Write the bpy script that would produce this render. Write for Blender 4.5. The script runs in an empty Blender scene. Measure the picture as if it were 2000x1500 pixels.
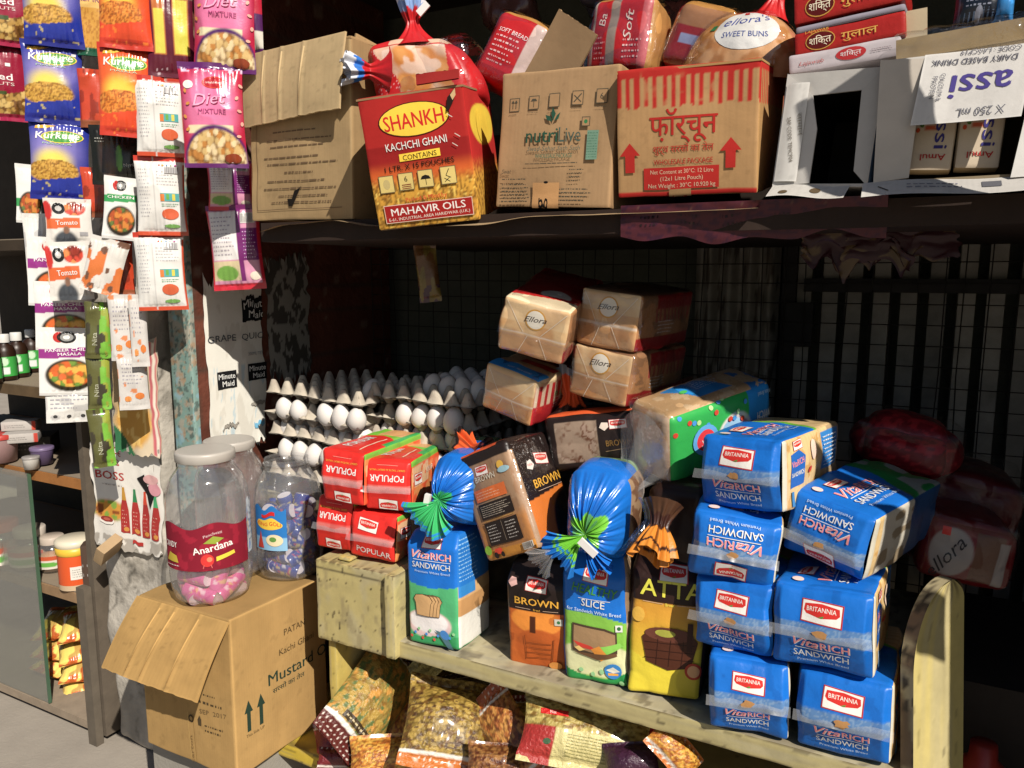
import bpy, math, random
import numpy as np
from mathutils import Vector, Matrix, Euler
from mathutils.geometry import tessellate_polygon
R = math.radians
sc = bpy.context.scene
COLL = sc.collection

# ---------------------------------------------------------------- camera
cd = bpy.data.cameras.new('camera'); cd.lens = 27.0; cd.sensor_width = 36.0
cd.clip_start = .02; cd.clip_end = 500
cam = bpy.data.objects.new('camera', cd); COLL.objects.link(cam)
cam.location = (0, 0, 1.22); cam.rotation_euler = (R(90-8.3), 0, R(27.6))
sc.camera = cam
# ---------------------------------------------------------------- sky + sun
SUN_AZ, SUN_EL = 56.0, 40.0            # degrees right of the shop front's normal, above the horizon
sv = Vector((math.sin(R(SUN_AZ))*math.cos(R(SUN_EL)), -math.cos(R(SUN_AZ))*math.cos(R(SUN_EL)), math.sin(R(SUN_EL))))
w = bpy.data.worlds.new('World'); sc.world = w; w.use_nodes = True
nt = w.node_tree; bg = nt.nodes['Background']
sky = nt.nodes.new('ShaderNodeTexSky'); sky.sky_type = 'NISHITA'; sky.sun_disc = False
sky.sun_elevation = R(SUN_EL); sky.sun_rotation = math.atan2(sv.x, sv.y)
nt.links.new(sky.outputs[0], bg.inputs[0]); bg.inputs[1].default_value = .05
sl = bpy.data.lights.new('sun', 'SUN'); sl.energy = 5.0; sl.angle = R(.5); sl.color = (1, .93, .83)
sun = bpy.data.objects.new('sun', sl); COLL.objects.link(sun); sun.location = sv*20
sun.rotation_euler = sv.to_track_quat('Z', 'Y').to_euler()
# ---------------------------------------------------------------- exposure
vs = sc.view_settings; vs.view_transform = 'Standard'; vs.look = 'None'; vs.gamma = 1; vs.use_curve_mapping = False
vs.exposure = .32
cy = sc.cycles
cy.max_bounces = 10; cy.transparent_max_bounces = 24; cy.transmission_bounces = 8; cy.glossy_bounces = 4; cy.diffuse_bounces = 4
cy.caustics_reflective = False; cy.caustics_refractive = False
try: cy.use_denoising = True
except Exception: pass

# ---------------------------------------------------------------- helpers
def L(h, k=1.0):
    c = np.array([int(h[i:i+2], 16) for i in (0, 2, 4)])/255.
    c = np.where(c <= .04045, c/12.92, ((c+.055)/1.055)**2.4); return (c*.93+.07*(c@[.2126, .7152, .0722]))*k
def hsh(ix, iy, iz, s):
    n = (ix.astype(np.int64)*374761393 + iy.astype(np.int64)*668265263 + iz.astype(np.int64)*2147483647 + int(s)*1274126177) & 0xffffffff
    n = ((n ^ (n >> 13))*1274126177) & 0xffffffff
    return ((n ^ (n >> 16)) & 0xffff)/65535.
def noise(P, f, seed=0):
    Q = np.asarray(P, float)*f + 100.3; I = np.floor(Q); T = Q-I; T = T*T*(3-2*T); I = I.astype(np.int64); r = 0
    for a in (0, 1):
        for b in (0, 1):
            for c in (0, 1):
                wgt = (T[:, 0] if a else 1-T[:, 0])*(T[:, 1] if b else 1-T[:, 1])*(T[:, 2] if c else 1-T[:, 2])
                r = r + wgt*hsh(I[:, 0]+a, I[:, 1]+b, I[:, 2]+c, seed)
    return r
def fbm(P, f, seed=0, o=3):
    return sum(noise(P, f*2**i, seed+i)*.5**i for i in range(o))/(2-2*.5**o)
def uv3(u, v, a=1, b=1): return np.stack([u*a, v*b, np.zeros_like(u)], 1)
def n2(u, v, f, seed=0, asp=1): return noise(uv3(u*asp, v), f, seed)
def mixc(c, m, col):
    m = np.clip(np.asarray(m, float), 0, 1)[:, None]; return c*(1-m)+np.asarray(col)*m
def sm(a, b, x): t = np.clip((x-a)/(b-a), 0, 1); return t*t*(3-2*t)
def rect(u, v, a, b, c, d): return ((u > a) & (u < b) & (v > c) & (v < d)).astype(float)
def ell(u, v, cx, cy, rx, ry, s=.06):
    return sm(1+s, 1-s, np.sqrt(((u-cx)/rx)**2+((v-cy)/ry)**2))
def solid(u, col): return np.tile(np.asarray(col, float), (len(u), 1))

# ---------------------------------------------------------------- object bookkeeping
def tag(o, label=None, cat=None, group=None, kind=None):
    if label: o['label'] = label
    if cat: o['category'] = cat
    if group: o['group'] = group
    if kind: o['kind'] = kind
    return o
def place(o, loc, rot=(0, 0, 0), sc_=None):
    o.location = loc; o.rotation_euler = tuple(R(a) for a in rot)
    if sc_: o.scale = sc_
    return o
def empty(name, loc=(0, 0, 0), rot=(0, 0, 0)):
    o = bpy.data.objects.new(name, None); COLL.objects.link(o); o.empty_display_size = .05
    return place(o, loc, rot)
def copy_tree(o, parent=None):
    c = o.copy(); COLL.objects.link(c)
    if parent is not None: c.parent = parent
    for ch in list(o.children): copy_tree(ch, c)
    return c

class Mesh:
    """collects vertices, faces and colours, then links ONE object"""
    def __init__(s): s.V = []; s.C = []; s.F = []; s.n = 0; s.MI = []; s.SM = []
    def add(s, V, F, C, mi=0, smooth=True):
        V = np.asarray(V, float).reshape(-1, 3); F = np.asarray(F, int)
        if len(V) == 0 or len(F) == 0: return
        C = np.asarray(C, float); C = np.tile(C, (len(V), 1)) if C.ndim == 1 else C
        s.V.append(V); s.C.append(C); s.F.append(F+s.n); s.n += len(V)
        s.MI.append(np.full(len(F), mi)); s.SM.append(np.full(len(F), smooth))
    def box(s, c, d, col, rot=None, mi=0, bev=0):
        x, y, z = [a/2 for a in d]
        V = np.array([[a*x, b*y, e*z] for a in (-1, 1) for b in (-1, 1) for e in (-1, 1)])
        if rot is not None: V = V @ np.array(Euler([R(a) for a in rot]).to_matrix()).T
        V = V+np.array(c)
        F = [(0, 1, 3, 2), (4, 6, 7, 5), (0, 4, 5, 1), (2, 3, 7, 6), (0, 2, 6, 4), (1, 5, 7, 3)]
        for f in F: s.add(V[list(f)], [(0, 1, 2, 3)], col, mi, False)
        return s
    def tube(s, pts, r, col, n=8, mi=0, cap=True):
        pts = [Vector(p) for p in pts]; rs = r if hasattr(r, '__len__') else [r]*len(pts); rings = []
        up = None
        for i, p in enumerate(pts):
            t = (pts[min(i+1, len(pts)-1)]-pts[max(i-1, 0)]).normalized()
            if up is None: up = t.orthogonal().normalized()
            up = (up-t*up.dot(t)).normalized(); b = t.cross(up)
            rings.append([p+(up*math.cos(a)+b*math.sin(a))*rs[i] for a in [2*math.pi*k/n for k in range(n)]])
        V = np.array([list(v) for rg in rings for v in rg])
        F = [(i*n+k, i*n+(k+1) % n, (i+1)*n+(k+1) % n, (i+1)*n+k) for i in range(len(pts)-1) for k in range(n)]
        s.add(V, F, col, mi)
        if cap:
            for q in (0, len(pts)-1):
                ring = V[q*n:(q+1)*n]; c = ring.mean(0)
                s.add(np.vstack([ring, c]), [(k, (k+1) % n, n) if q else ((k+1) % n, k, n) for k in range(n)], col, mi, False)
        return s
    def build(s, name, mats, parent=None, loc=(0, 0, 0), rot=(0, 0, 0)):
        me = bpy.data.meshes.new(name)
        V = np.vstack(s.V); C = np.vstack(s.C)
        tot = np.concatenate([np.full(len(f), f.shape[1]) for f in s.F]); idx = np.concatenate([f.ravel() for f in s.F])
        me.vertices.add(len(V)); me.vertices.foreach_set('co', V.ravel().astype(np.float32))
        me.loops.add(len(idx)); me.loops.foreach_set('vertex_index', idx.astype(np.int32))
        me.polygons.add(len(tot)); me.polygons.foreach_set('loop_start', np.concatenate([[0], np.cumsum(tot)[:-1]]).astype(np.int32))
        me.polygons.foreach_set('loop_total', tot.astype(np.int32))
        me.polygons.foreach_set('material_index', np.concatenate(s.MI).astype(np.int32))
        me.polygons.foreach_set('use_smooth', np.concatenate(s.SM))
        a = me.attributes.new('Col', 'FLOAT_COLOR', 'POINT')
        a.data.foreach_set('color', np.hstack([C, np.ones((len(C), 1))]).ravel().astype(np.float32))
        me.update(calc_edges=True)
        for m in (mats if isinstance(mats, (list, tuple)) else [mats]): me.materials.append(m)
        o = bpy.data.objects.new(name, me); COLL.objects.link(o)
        if parent is not None: o.parent = parent
        return place(o, loc, rot)

# ---------------------------------------------------------------- lettering (default font, turned into outlines)
_T = {}
def tmesh(t, bold=0., shear=0.):
    k = (t, bold, shear)
    if k in _T: return _T[k]
    c = bpy.data.curves.new('t', 'FONT'); c.body = t; c.size = 1; c.dimensions = '2D'; c.fill_mode = 'FRONT'
    c.resolution_u = 2; c.offset = bold*.5; c.shear = shear
    o = bpy.data.objects.new('t', c); COLL.objects.link(o)
    ev = o.evaluated_get(bpy.context.evaluated_depsgraph_get()); m = ev.to_mesh(); m.calc_loop_triangles()
    V = np.array([v.co[:2] for v in m.vertices]).reshape(-1, 2)/.727
    F = np.array([t_.vertices[:] for t_ in m.loop_triangles]).reshape(-1, 3)
    ev.to_mesh_clear(); bpy.data.objects.remove(o); bpy.data.curves.remove(c)
    _T[k] = (V, F); return V, F

def gridf(nu, nv, per=False):
    i, j = np.meshgrid(np.arange(nu), np.arange(nv), indexing='ij'); a = (i*(nv+1)+j).ravel()
    return np.stack([a, a+nv+1, a+nv+2, a+1], 1)
def griduv(nu, nv):
    u, v = np.meshgrid(np.linspace(0, 1, nu+1), np.linspace(0, 1, nv+1), indexing='ij'); return u.ravel(), v.ravel()

def fine(X, F, lim=.0032):
    for _ in range(4):
        T = X[F]; e = max(np.linalg.norm(T[:, i]-T[:, (i+1) % 3], axis=1).max() for i in range(3))
        if e < lim: break
        n = len(X); k = len(F); mids = [(T[:, i]+T[:, (i+1) % 3])/2 for i in range(3)]; a = np.arange(k)
        X = np.vstack([X]+mids); m = [n+a, n+k+a, n+2*k+a]
        F = np.vstack([np.stack([F[:, 0], m[0], m[2]], 1), np.stack([m[0], F[:, 1], m[1]], 1), np.stack([m[2], m[1], F[:, 2]], 1), np.stack(m, 1)])
    return X, F
def cells(u, v, f, seed=0, asp=1.):
    """jittered cells: distance to the nearest point (0..1) and that cell's own random number"""
    x, y = u*f*asp+50, v*f+50; ix, iy = np.floor(x), np.floor(y); best = np.full(len(u), 9.); cid = np.zeros(len(u))
    for a in (-1, 0, 1):
        for b in (-1, 0, 1):
            cx, cy_ = ix+a, iy+b; d = np.hypot(cx+hsh(cx, cy_, cx*0, seed)-x, cy_+hsh(cx, cy_, cx*0, seed+1)-y); k = d < best
            best = np.where(k, d, best); cid = np.where(k, hsh(cx, cy_, cx*0, seed+2), cid)
    return best, cid
class Surf:
    """a printed surface: named faces u,v -> point, each painted, with conforming printed marks in metres from its lower left corner"""
    def __init__(s): s.m = Mesh(); s.f = {}; s.lay = {}; s.hold = False
    def face(s, key, fn, fw, fh, paint, cell=.0022, nu=None, nv=None, mi=0):
        s.f[key] = (fn, fw, fh)
        nu = nu or max(4, int(fw/cell)); nv = nv or max(4, int(fh/cell)); u, v = griduv(nu, nv)
        C = paint(u, v) if callable(paint) else solid(u, paint)
        s.m.add(fn(u, v), gridf(nu, nv), C, mi)
        return s
    def at(s, key, X, off):
        fn, fw, fh = s.f[key]; u = np.clip(X[:, 0]/fw, -.02, 1.02); v = np.clip(X[:, 1]/fh, -.02, 1.02); e = .004
        P = fn(u, v); n = np.cross(fn(u+e, v)-fn(u-e, v), fn(u, v+e)-fn(u, v-e)); n /= np.linalg.norm(n, axis=1)[:, None]+1e-12
        return P+n*off
    def put(s, key, X, F, col, off=None, mi=0):
        if off is None: k_ = s.lay[key] = s.lay.get(key, 0)+(not s.hold); off = .0006+.0042*(1-math.exp(-k_/36))
        F = np.asarray(F, int)
        if F.shape[1] == 3 and np.asarray(col).ndim == 1: X, F = fine(np.asarray(X, float), F)
        s.m.add(s.at(key, X, off), F, col, mi)
    def text(s, key, t, x, y, size, col, rot=0, al='c', bold=0., shear=0., sx=1., width=None, arc=None):
        V, F = tmesh(t, 0., shear)
        if not len(F): return
        V = V.copy(); lo, hi = V[:, 0].min(), V[:, 0].max()
        V[:, 0] -= {'l': lo, 'c': (lo+hi)/2, 'r': hi}[al]
        V *= size; V[:, 0] *= sx
        if width: V[:, 0] *= width/max(1e-6, np.ptp(V[:, 0]))
        if arc:
            a = V[:, 0]/arc; rr = arc+V[:, 1]; V = np.stack([np.sin(a)*rr, np.cos(a)*rr-arc], 1)
        c, d = math.cos(R(rot)), math.sin(R(rot)); V = V@np.array([[c, d], [-d, c]])
        if bold > 0:      # heavier strokes: a second and third impression, a hair apart
            e = bold*size*.42
            for dx, dy in ((-e, e*.4), (e, -e*.4)): s.put(key, V+[x+dx*c-dy*d, y+dx*d+dy*c], F, col)
        else: s.put(key, V+[x, y], F, col)
    def quad(s, key, pts, col, n=6, m=None):
        p = np.array(pts, float); m = max(m or n, int(max(np.linalg.norm(p[3]-p[0]), np.linalg.norm(p[2]-p[1]))/.0028)); n = max(n, int(max(np.linalg.norm(p[1]-p[0]), np.linalg.norm(p[2]-p[3]))/.0028)); u, v = griduv(n, m)
        X = p[0]*((1-u)*(1-v))[:, None]+p[1]*(u*(1-v))[:, None]+p[2]*(u*v)[:, None]+p[3]*((1-u)*v)[:, None]
        s.put(key, X, gridf(n, m), col(u, v) if callable(col) else col)
    def rc(s, key, x0, y0, x1, y1, col, n=6, m=None):
        s.quad(key, [(x0, y0), (x1, y0), (x1, y1), (x0, y1)], col, n, m)
    def poly(s, key, pts, col, rings=3):
        p = [(float(a), float(b), 0.) for a, b in pts]; s.put(key, np.array(p)[:, :2], tessellate_polygon([p]), col)
    def disc(s, key, x, y, rx, ry, col, rot=0, n=20, rings=3):
        a = np.linspace(0, 2*math.pi, n, endpoint=False); p = np.stack([np.cos(a)*rx, np.sin(a)*ry], 1)
        c, d = math.cos(R(rot)), math.sin(R(rot)); s.poly(key, p@np.array([[c, d], [-d, c]])+[x, y], col, rings)
    def line(s, key, p, q, wd, col, n=8):
        p, q = np.array(p, float), np.array(q, float); d = q-p; d = np.array([-d[1], d[0]])/np.linalg.norm(d)*wd/2
        s.quad(key, [p-d, q-d, q+d, p+d], col, n, 1)
    def micro(s, key, x0, y0, x1, y1, rows, col, seed=0, rag=.35, rot90=False):
        rnd = random.Random(seed); h = (y1-y0)/rows; s.lay[key] = s.lay.get(key, 0)+1; s.hold = True
        for i in range(rows):
            y = y1-h*(i+.5); x = x0; end = x1-(x1-x0)*rag*rnd.random()
            while x < end:
                wd = rnd.uniform(.02, .12)*(x1-x0); s.rc(key, x, y-h*.16, min(x+wd, end), y+h*rnd.uniform(.08, .2), col, 2, 1); x += wd+h*rnd.uniform(.2, .4)
        s.hold = False
    def obj(s, name, mat, parent=None, loc=(0, 0, 0), rot=(0, 0, 0)): return s.m.build(name, mat, parent, loc, rot)

def boxsurf(w, d, h, paints, r=.012, bulge=.004, wr=.0012, seed=0, cell=.0022, deform=None, wf=28., faces='FRTLBD', hide='LBD', ridge=None):
    """a soft box standing on z=0, front at -y; paints: dict of face -> colour or paint function ('*' default)"""
    S = Surf(); H = np.array([w, d, h])/2
    rr = min(r, .45*min(w, d, h))
    def fin(P, face, u, v):
        q = np.clip(P, -(H-rr), H-rr); dlt = P-q; ln = np.linalg.norm(dlt, axis=1)[:, None]
        n = dlt/(ln+1e-9); Q = q+n*np.minimum(ln, rr)
        Q = np.where(ln > 1e-9, q+n*rr, Q)
        ax = {'F': (1, -1), 'B': (1, 1), 'R': (0, 1), 'L': (0, -1), 'T': (2, 1), 'D': (2, -1)}[face]
        b = (1-np.clip(2*u-1, -1, 1)**2)*(1-np.clip(2*v-1, -1, 1)**2)
        if face != 'D': Q[:, ax[0]] += ax[1]*bulge*b
        if wr:
            c = P/np.linalg.norm(P/H, axis=1)[:, None]; k = fbm(Q+seed*3.1, wf*.8, seed, 2)-.5
            k2 = np.abs(noise(Q*[1, 1, 1]+seed*1.7, wf*.6, seed+9)-.5)*2
            n2_ = (Q/H); n2_ /= np.linalg.norm(n2_, axis=1)[:, None]
            Q = Q+n2_*((k*1.6+(k2-.5)*1.2)*wr)[:, None]
        if ridge and face == 'F':
            v0, amp = ridge; t = np.where(v < v0, v/v0, (1-v)/(1-v0)); Q[:, 1] -= amp*np.where(v < v0, np.clip(t, 0, 1), np.clip(t, 0, 1)**.55)*np.clip((1-np.abs(2*u-1))*6, .55, 1)
        Q = Q+[0, 0, h/2]
        return deform(Q) if deform else Q
    X = {'F': lambda u, v: np.stack([(u-.5)*w, 0*u-d/2, (v-.5)*h], 1), 'B': lambda u, v: np.stack([(.5-u)*w, 0*u+d/2, (v-.5)*h], 1),
         'R': lambda u, v: np.stack([0*u+w/2, (u-.5)*d, (v-.5)*h], 1), 'L': lambda u, v: np.stack([0*u-w/2, (.5-u)*d, (v-.5)*h], 1),
         'T': lambda u, v: np.stack([(u-.5)*w, (v-.5)*d, 0*u+h/2], 1), 'D': lambda u, v: np.stack([(u-.5)*w, (.5-v)*d, 0*u-h/2], 1)}
    dim = {'F': (w, h), 'B': (w, h), 'R': (d, h), 'L': (d, h), 'T': (w, d), 'D': (w, d)}
    for k in faces:
        S.face(k, (lambda kk: lambda u, v: fin(X[kk](u, v), kk, u, v))(k), dim[k][0], dim[k][1], paints.get(k, paints.get('*')), cell*(4 if k in hide else 1))
    return S

def pillow(w, h, t, pf, pb=None, seal=.012, wr=.0016, seed=0, cell=.0022, deform=None, pinch=.05, wf=30., zig=0.0):
    """a filled sachet standing on z=0 with flat crimped top and bottom, front at -y"""
    S = Surf()
    def base(u, v, sgn):
        vv = np.clip((v*h-seal)/(h-2*seal), 0, 1); a = np.sin(math.pi*vv)
        th = t/2*np.clip(a, 0, 1)**.55*np.clip(1-np.abs(2*u-1)**2.6, 0, 1)**.75
        x = (u-.5)*w*(1-pinch*a**.7); z = v*h
        P = np.stack([x, sgn*th, z], 1)
        k = fbm(P+[0, sgn*5, seed*2.3], wf*.7, seed, 2)-.5; rad = np.sin((u*9+seed)*6.28)*np.exp(-np.minimum(vv, 1-vv)*7)*(vv > 0)*(vv < 1)
        rg = 1-2*np.abs(noise(P*[1.5, 1, .8]+seed, wf*.5, seed+5)-.5)
        P[:, 1] += sgn*(k*2.6*wr+rad*wr*.5+(rg**3)*wr*1.2)*np.clip(1-np.abs(2*u-1)**4, 0, 1)
        P[:, 1] += .002*np.sin(u*7+seed)*np.clip(1-a*1.4, 0, 1)+.0006*np.sin(z/h*3)
        return deform(P) if deform else P
    S.face('F', lambda u, v: base(u, v, -1), w, h, pf, cell)
    S.face('B', lambda u, v: base(1-u, v, 1), w, h, pb if pb is not None else pf, cell*(1.0 if pb is not None else 3))
    return S

def lathe(prof, n, col, mesh=None, rib=None, mi=0, cx=0, cy=0):
    """prof: list of (r, z)"""
    m = mesh or Mesh(); k = len(prof); a = np.linspace(0, 2*math.pi, n, endpoint=False)
    V = []
    for r, z in prof:
        rr = r*(1+(rib(a, z) if rib else 0)); V.append(np.stack([cx+np.cos(a)*rr, cy+np.sin(a)*rr, np.full(n, z)], 1))
    F = [(i*n+j, i*n+(j+1) % n, (i+1)*n+(j+1) % n, (i+1)*n+j) for i in range(k-1) for j in range(n)]
    m.add(np.vstack(V), F, col, mi); return m

# ---------------------------------------------------------------- materials
def mat(name, rough=.6, spec=.5, coat=0., metal=0., bump=(), tint=(0, 20), trans=0., ior=1.45, alpha=None, rvar=0., sheen=0):
    m = bpy.data.materials.new(name); m.use_nodes = True; n = m.node_tree.nodes; l = m.node_tree.links; b = n['Principled BSDF']
    at = n.new('ShaderNodeAttribute'); at.attribute_name = 'Col'; tc = n.new('ShaderNodeTexCoord'); out = at.outputs['Color']
    if tint[0]:
        no = n.new('ShaderNodeTexNoise'); no.inputs['Scale'].default_value = tint[1]; no.inputs['Detail'].default_value = 6; no.inputs['Roughness'].default_value = .65
        l.new(tc.outputs['Object'], no.inputs['Vector'])
        mr = n.new('ShaderNodeMapRange'); mr.inputs[1].default_value = .25; mr.inputs[2].default_value = .75; mr.inputs[3].default_value = 1-tint[0]; mr.inputs[4].default_value = 1+tint[0]*.5
        l.new(no.outputs['Fac'], mr.inputs[0])
        mx = n.new('ShaderNodeMix'); mx.data_type = 'RGBA'; mx.blend_type = 'MULTIPLY'; mx.inputs[0].default_value = 1
        l.new(out, mx.inputs[6]); l.new(mr.outputs[0], mx.inputs[7]); out = mx.outputs[2]
    l.new(out, b.inputs['Base Color'])
    b.inputs['Roughness'].default_value = rough; b.inputs['Specular IOR Level'].default_value = spec; b.inputs['Metallic'].default_value = metal
    b.inputs['Coat Weight'].default_value = coat; b.inputs['Coat Roughness'].default_value = .12; b.inputs['IOR'].default_value = ior
    b.inputs['Transmission Weight'].default_value = trans
    if rvar:
        no = n.new('ShaderNodeTexNoise'); no.inputs['Scale'].default_value = 35; no.inputs['Detail'].default_value = 4; l.new(tc.outputs['Object'], no.inputs['Vector'])
        mr = n.new('ShaderNodeMapRange'); mr.inputs[3].default_value = max(.02, rough-rvar); mr.inputs[4].default_value = rough+rvar; l.new(no.outputs['Fac'], mr.inputs[0]); l.new(mr.outputs[0], b.inputs['Roughness'])
    prev = None
    for (scale, strength, dist) in bump:
        no = n.new('ShaderNodeTexNoise'); no.inputs['Scale'].default_value = scale; no.inputs['Detail'].default_value = 5; l.new(tc.outputs['Object'], no.inputs['Vector'])
        bp = n.new('ShaderNodeBump'); bp.inputs['Strength'].default_value = strength; bp.inputs['Distance'].default_value = dist
        l.new(no.outputs['Fac'], bp.inputs['Height'])
        if prev: l.new(prev.outputs[0], bp.inputs['Normal'])
        prev = bp
    if prev: l.new(prev.outputs[0], b.inputs['Normal'])
    return m
def clear(name, rough=.08, base=.05, edge=.55, col=(1, 1, 1), bump=(), milk=0.):
    """thin clear plastic film: mostly see-through with sharp glints, more at grazing angles"""
    m = bpy.data.materials.new(name); m.use_nodes = True; n = m.node_tree.nodes; l = m.node_tree.links; n.remove(n['Principled BSDF']); o = n['Material Output']
    tr = n.new('ShaderNodeBsdfTransparent'); tr.inputs[0].default_value = (*col, 1)
    gl = n.new('ShaderNodeBsdfGlossy'); gl.inputs['Roughness'].default_value = rough
    lw = n.new('ShaderNodeLayerWeight'); lw.inputs[0].default_value = .35
    mr = n.new('ShaderNodeMapRange'); mr.inputs[3].default_value = base; mr.inputs[4].default_value = edge; l.new(lw.outputs['Facing'], mr.inputs[0])
    mx = n.new('ShaderNodeMixShader'); l.new(mr.outputs[0], mx.inputs[0]); l.new(tr.outputs[0], mx.inputs[1]); l.new(gl.outputs[0], mx.inputs[2])
    last = mx
    if milk:
        df = n.new('ShaderNodeBsdfDiffuse'); df.inputs[0].default_value = (.8, .8, .8, 1)
        m2 = n.new('ShaderNodeMixShader'); m2.inputs[0].default_value = milk; l.new(mx.outputs[0], m2.inputs[1]); l.new(df.outputs[0], m2.inputs[2]); last = m2
    if bump:
        tc = n.new('ShaderNodeTexCoord'); no = n.new('ShaderNodeTexNoise'); no.inputs['Scale'].default_value = bump[0]; no.inputs['Detail'].default_value = 3; l.new(tc.outputs['Object'], no.inputs['Vector'])
        bp = n.new('ShaderNodeBump'); bp.inputs['Strength'].default_value = bump[1]; bp.inputs['Distance'].default_value = bump[2]; l.new(no.outputs['Fac'], bp.inputs['Height'])
        l.new(bp.outputs[0], gl.inputs['Normal'])
    l.new(last.outputs[0], o.inputs[0]); return m

FILM = mat('printed_film', .36, .32, bump=((26, .5, .005), (90, .22, .0015)), rvar=.1)
FOIL = mat('glossy_sachet_film', .26, .5, coat=.25, bump=((32, .4, .004), (120, .2, .001)), rvar=.1)
CARD = mat('corrugated_card', .85, .2, bump=((500, .12, .0006), (16, .45, .004)), tint=(.17, 11))
PAPER = mat('paper', .8, .2, bump=((40, .3, .002),), tint=(.06, 30))
PULP = mat('moulded_pulp', .95, .1, bump=((260, .5, .0015), (60, .3, .002)), tint=(.1, 60))
EGG = mat('eggshell', .45, .4, bump=((300, .08, .0004),), tint=(.03, 30))
PLASTIC = mat('plain_plastic', .4, .5, bump=((60, .05, .001),))
PAINTW = mat('worn_painted_wood', .6, .35, bump=((18, .3, .003), (120, .25, .001)), tint=(.16, 26))
WOOD = mat('old_wood', .75, .3, bump=((20, .3, .003), (150, .3, .001)), tint=(.25, 22))
PLASTER = mat('cracked_plaster', .92, .15, bump=((12, .7, .015), (90, .5, .004)), tint=(.22, 14))
CONC = mat('dusty_concrete', .9, .2, bump=((9, .4, .006), (120, .5, .002)), tint=(.16, 5))
METAL = mat('galvanised_sheet', .6, .4, metal=.25, bump=((30, .2, .002),), tint=(.40, 14), rvar=.12)
BREAD = mat('bread_crust', .8, .25, bump=((120, .35, .002),), tint=(.12, 40))
LUMP = mat('filled_clear_bag', .32, .5, coat=.35, bump=((170, .9, .004), (34, .4, .004)), rvar=.08)
CLEAR = clear('clear_film', .1, .05, .5, bump=(45, .8, .006))
DULLC = clear('dim_clear_film', .2, .02, .22, bump=(40, .6, .005))  # clear film with gloss cut so the shaded bags look darker
TAPE = clear('clear_seal_tape', .36, .06, .30, bump=(40, .5, .003), milk=.11)
JARP = clear('clear_jar_plastic', .09, .10, .62, bump=(22, .35, .006), milk=.07)
GLASS = clear('cabinet_glass', .03, .10, .6, col=(.78, .82, .76), milk=.07)  # milk lays a pale haze over the pane in place of street reflections
def pole_mat(): return METAL

# ---------------------------------------------------------------- where a point of the photograph lies on a plane of the place
_y, _p = R(27.6), R(8.3)
_f = np.array([-math.sin(_y)*math.cos(_p), math.cos(_y)*math.cos(_p), -math.sin(_p)]); _r = np.array([math.cos(_y), math.sin(_y), 0]); _u = np.cross(_r, _f)
def ray(u, v): return _f+_r*(u-1000)/1500-_u*(v-750)/1500
def onY(u, v, Y): d = ray(u, v); return np.array([0, 0, 1.22])+d*(Y/d[1])
def onX(u, v, X): d = ray(u, v); return np.array([0, 0, 1.22])+d*(X/d[0])
def onZ(u, v, Z): d = ray(u, v); return np.array([0, 0, 1.22])+d*((Z-1.22)/d[2])
def scale_at(p): return float((np.array(p)-[0, 0, 1.22])@_f)/1500      # metres per photo pixel at a point
def facing(p): return math.degrees(math.atan2(-p[0], p[1]))             # yaw that turns a front towards the street side viewer

# ================================================================ SETTING
m = Mesh(); m.add([(-60, -60, 0), (60, -60, 0), (60, 60, 0), (-60, 60, 0)], [(0, 1, 2, 3)], L('958c80'), 0, False)
tag(m.build('pavement', CONC), kind='structure')

def wallbox(name, lo, hi, col, mat_, label, cat='wall'):
    m = Mesh(); lo, hi = np.array(lo), np.array(hi); m.box((lo+hi)/2, hi-lo, col); o = m.build(name, mat_); return tag(o, label, cat)
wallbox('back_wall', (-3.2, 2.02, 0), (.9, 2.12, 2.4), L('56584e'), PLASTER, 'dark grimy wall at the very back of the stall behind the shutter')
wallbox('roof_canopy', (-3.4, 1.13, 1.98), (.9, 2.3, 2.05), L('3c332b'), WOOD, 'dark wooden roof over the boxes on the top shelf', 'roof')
wallbox('right_sun_blocker_wall', (.55, .85, 0), (.63, 2.12, 1.98), L('4a443c'), PLASTER, 'dark plaster wall added out of view at the right end to block sun')  # unseen wall added to keep the sun off the right end

def brick_paint(sx, sz):
    def f(u, v):
        y, z = u*sx, v*sz; row = np.floor(z/.062); fx = (y/.2+.5*(row % 2)) % 1; fz = (z/.062) % 1
        c = solid(u, L('5f3528')); k = hsh(np.floor(y/.2+.5*(row % 2)), row, row*0, 3)
        c *= (.75+.5*k)[:, None]; c = mixc(c, (n2(y, z, 40, 5) > .8)*.4, L('9a8474'))
        return mixc(c, np.maximum(fx < .03, fz < .07)*.8, L('4f3a30'))
    return f
S = boxsurf(.07, .74, 2.0, {'R': brick_paint(.74, 2.0), '*': L('6b4034')}, r=.003, bulge=0, wr=.001, cell=.011, faces='FRLTB')
o = S.obj('brick_side_wall', PLASTER); place(o, (-1.485, 1.585, 0)); tag(o, 'reddish brown tiled side wall carrying the torn white posters', 'wall')

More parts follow.
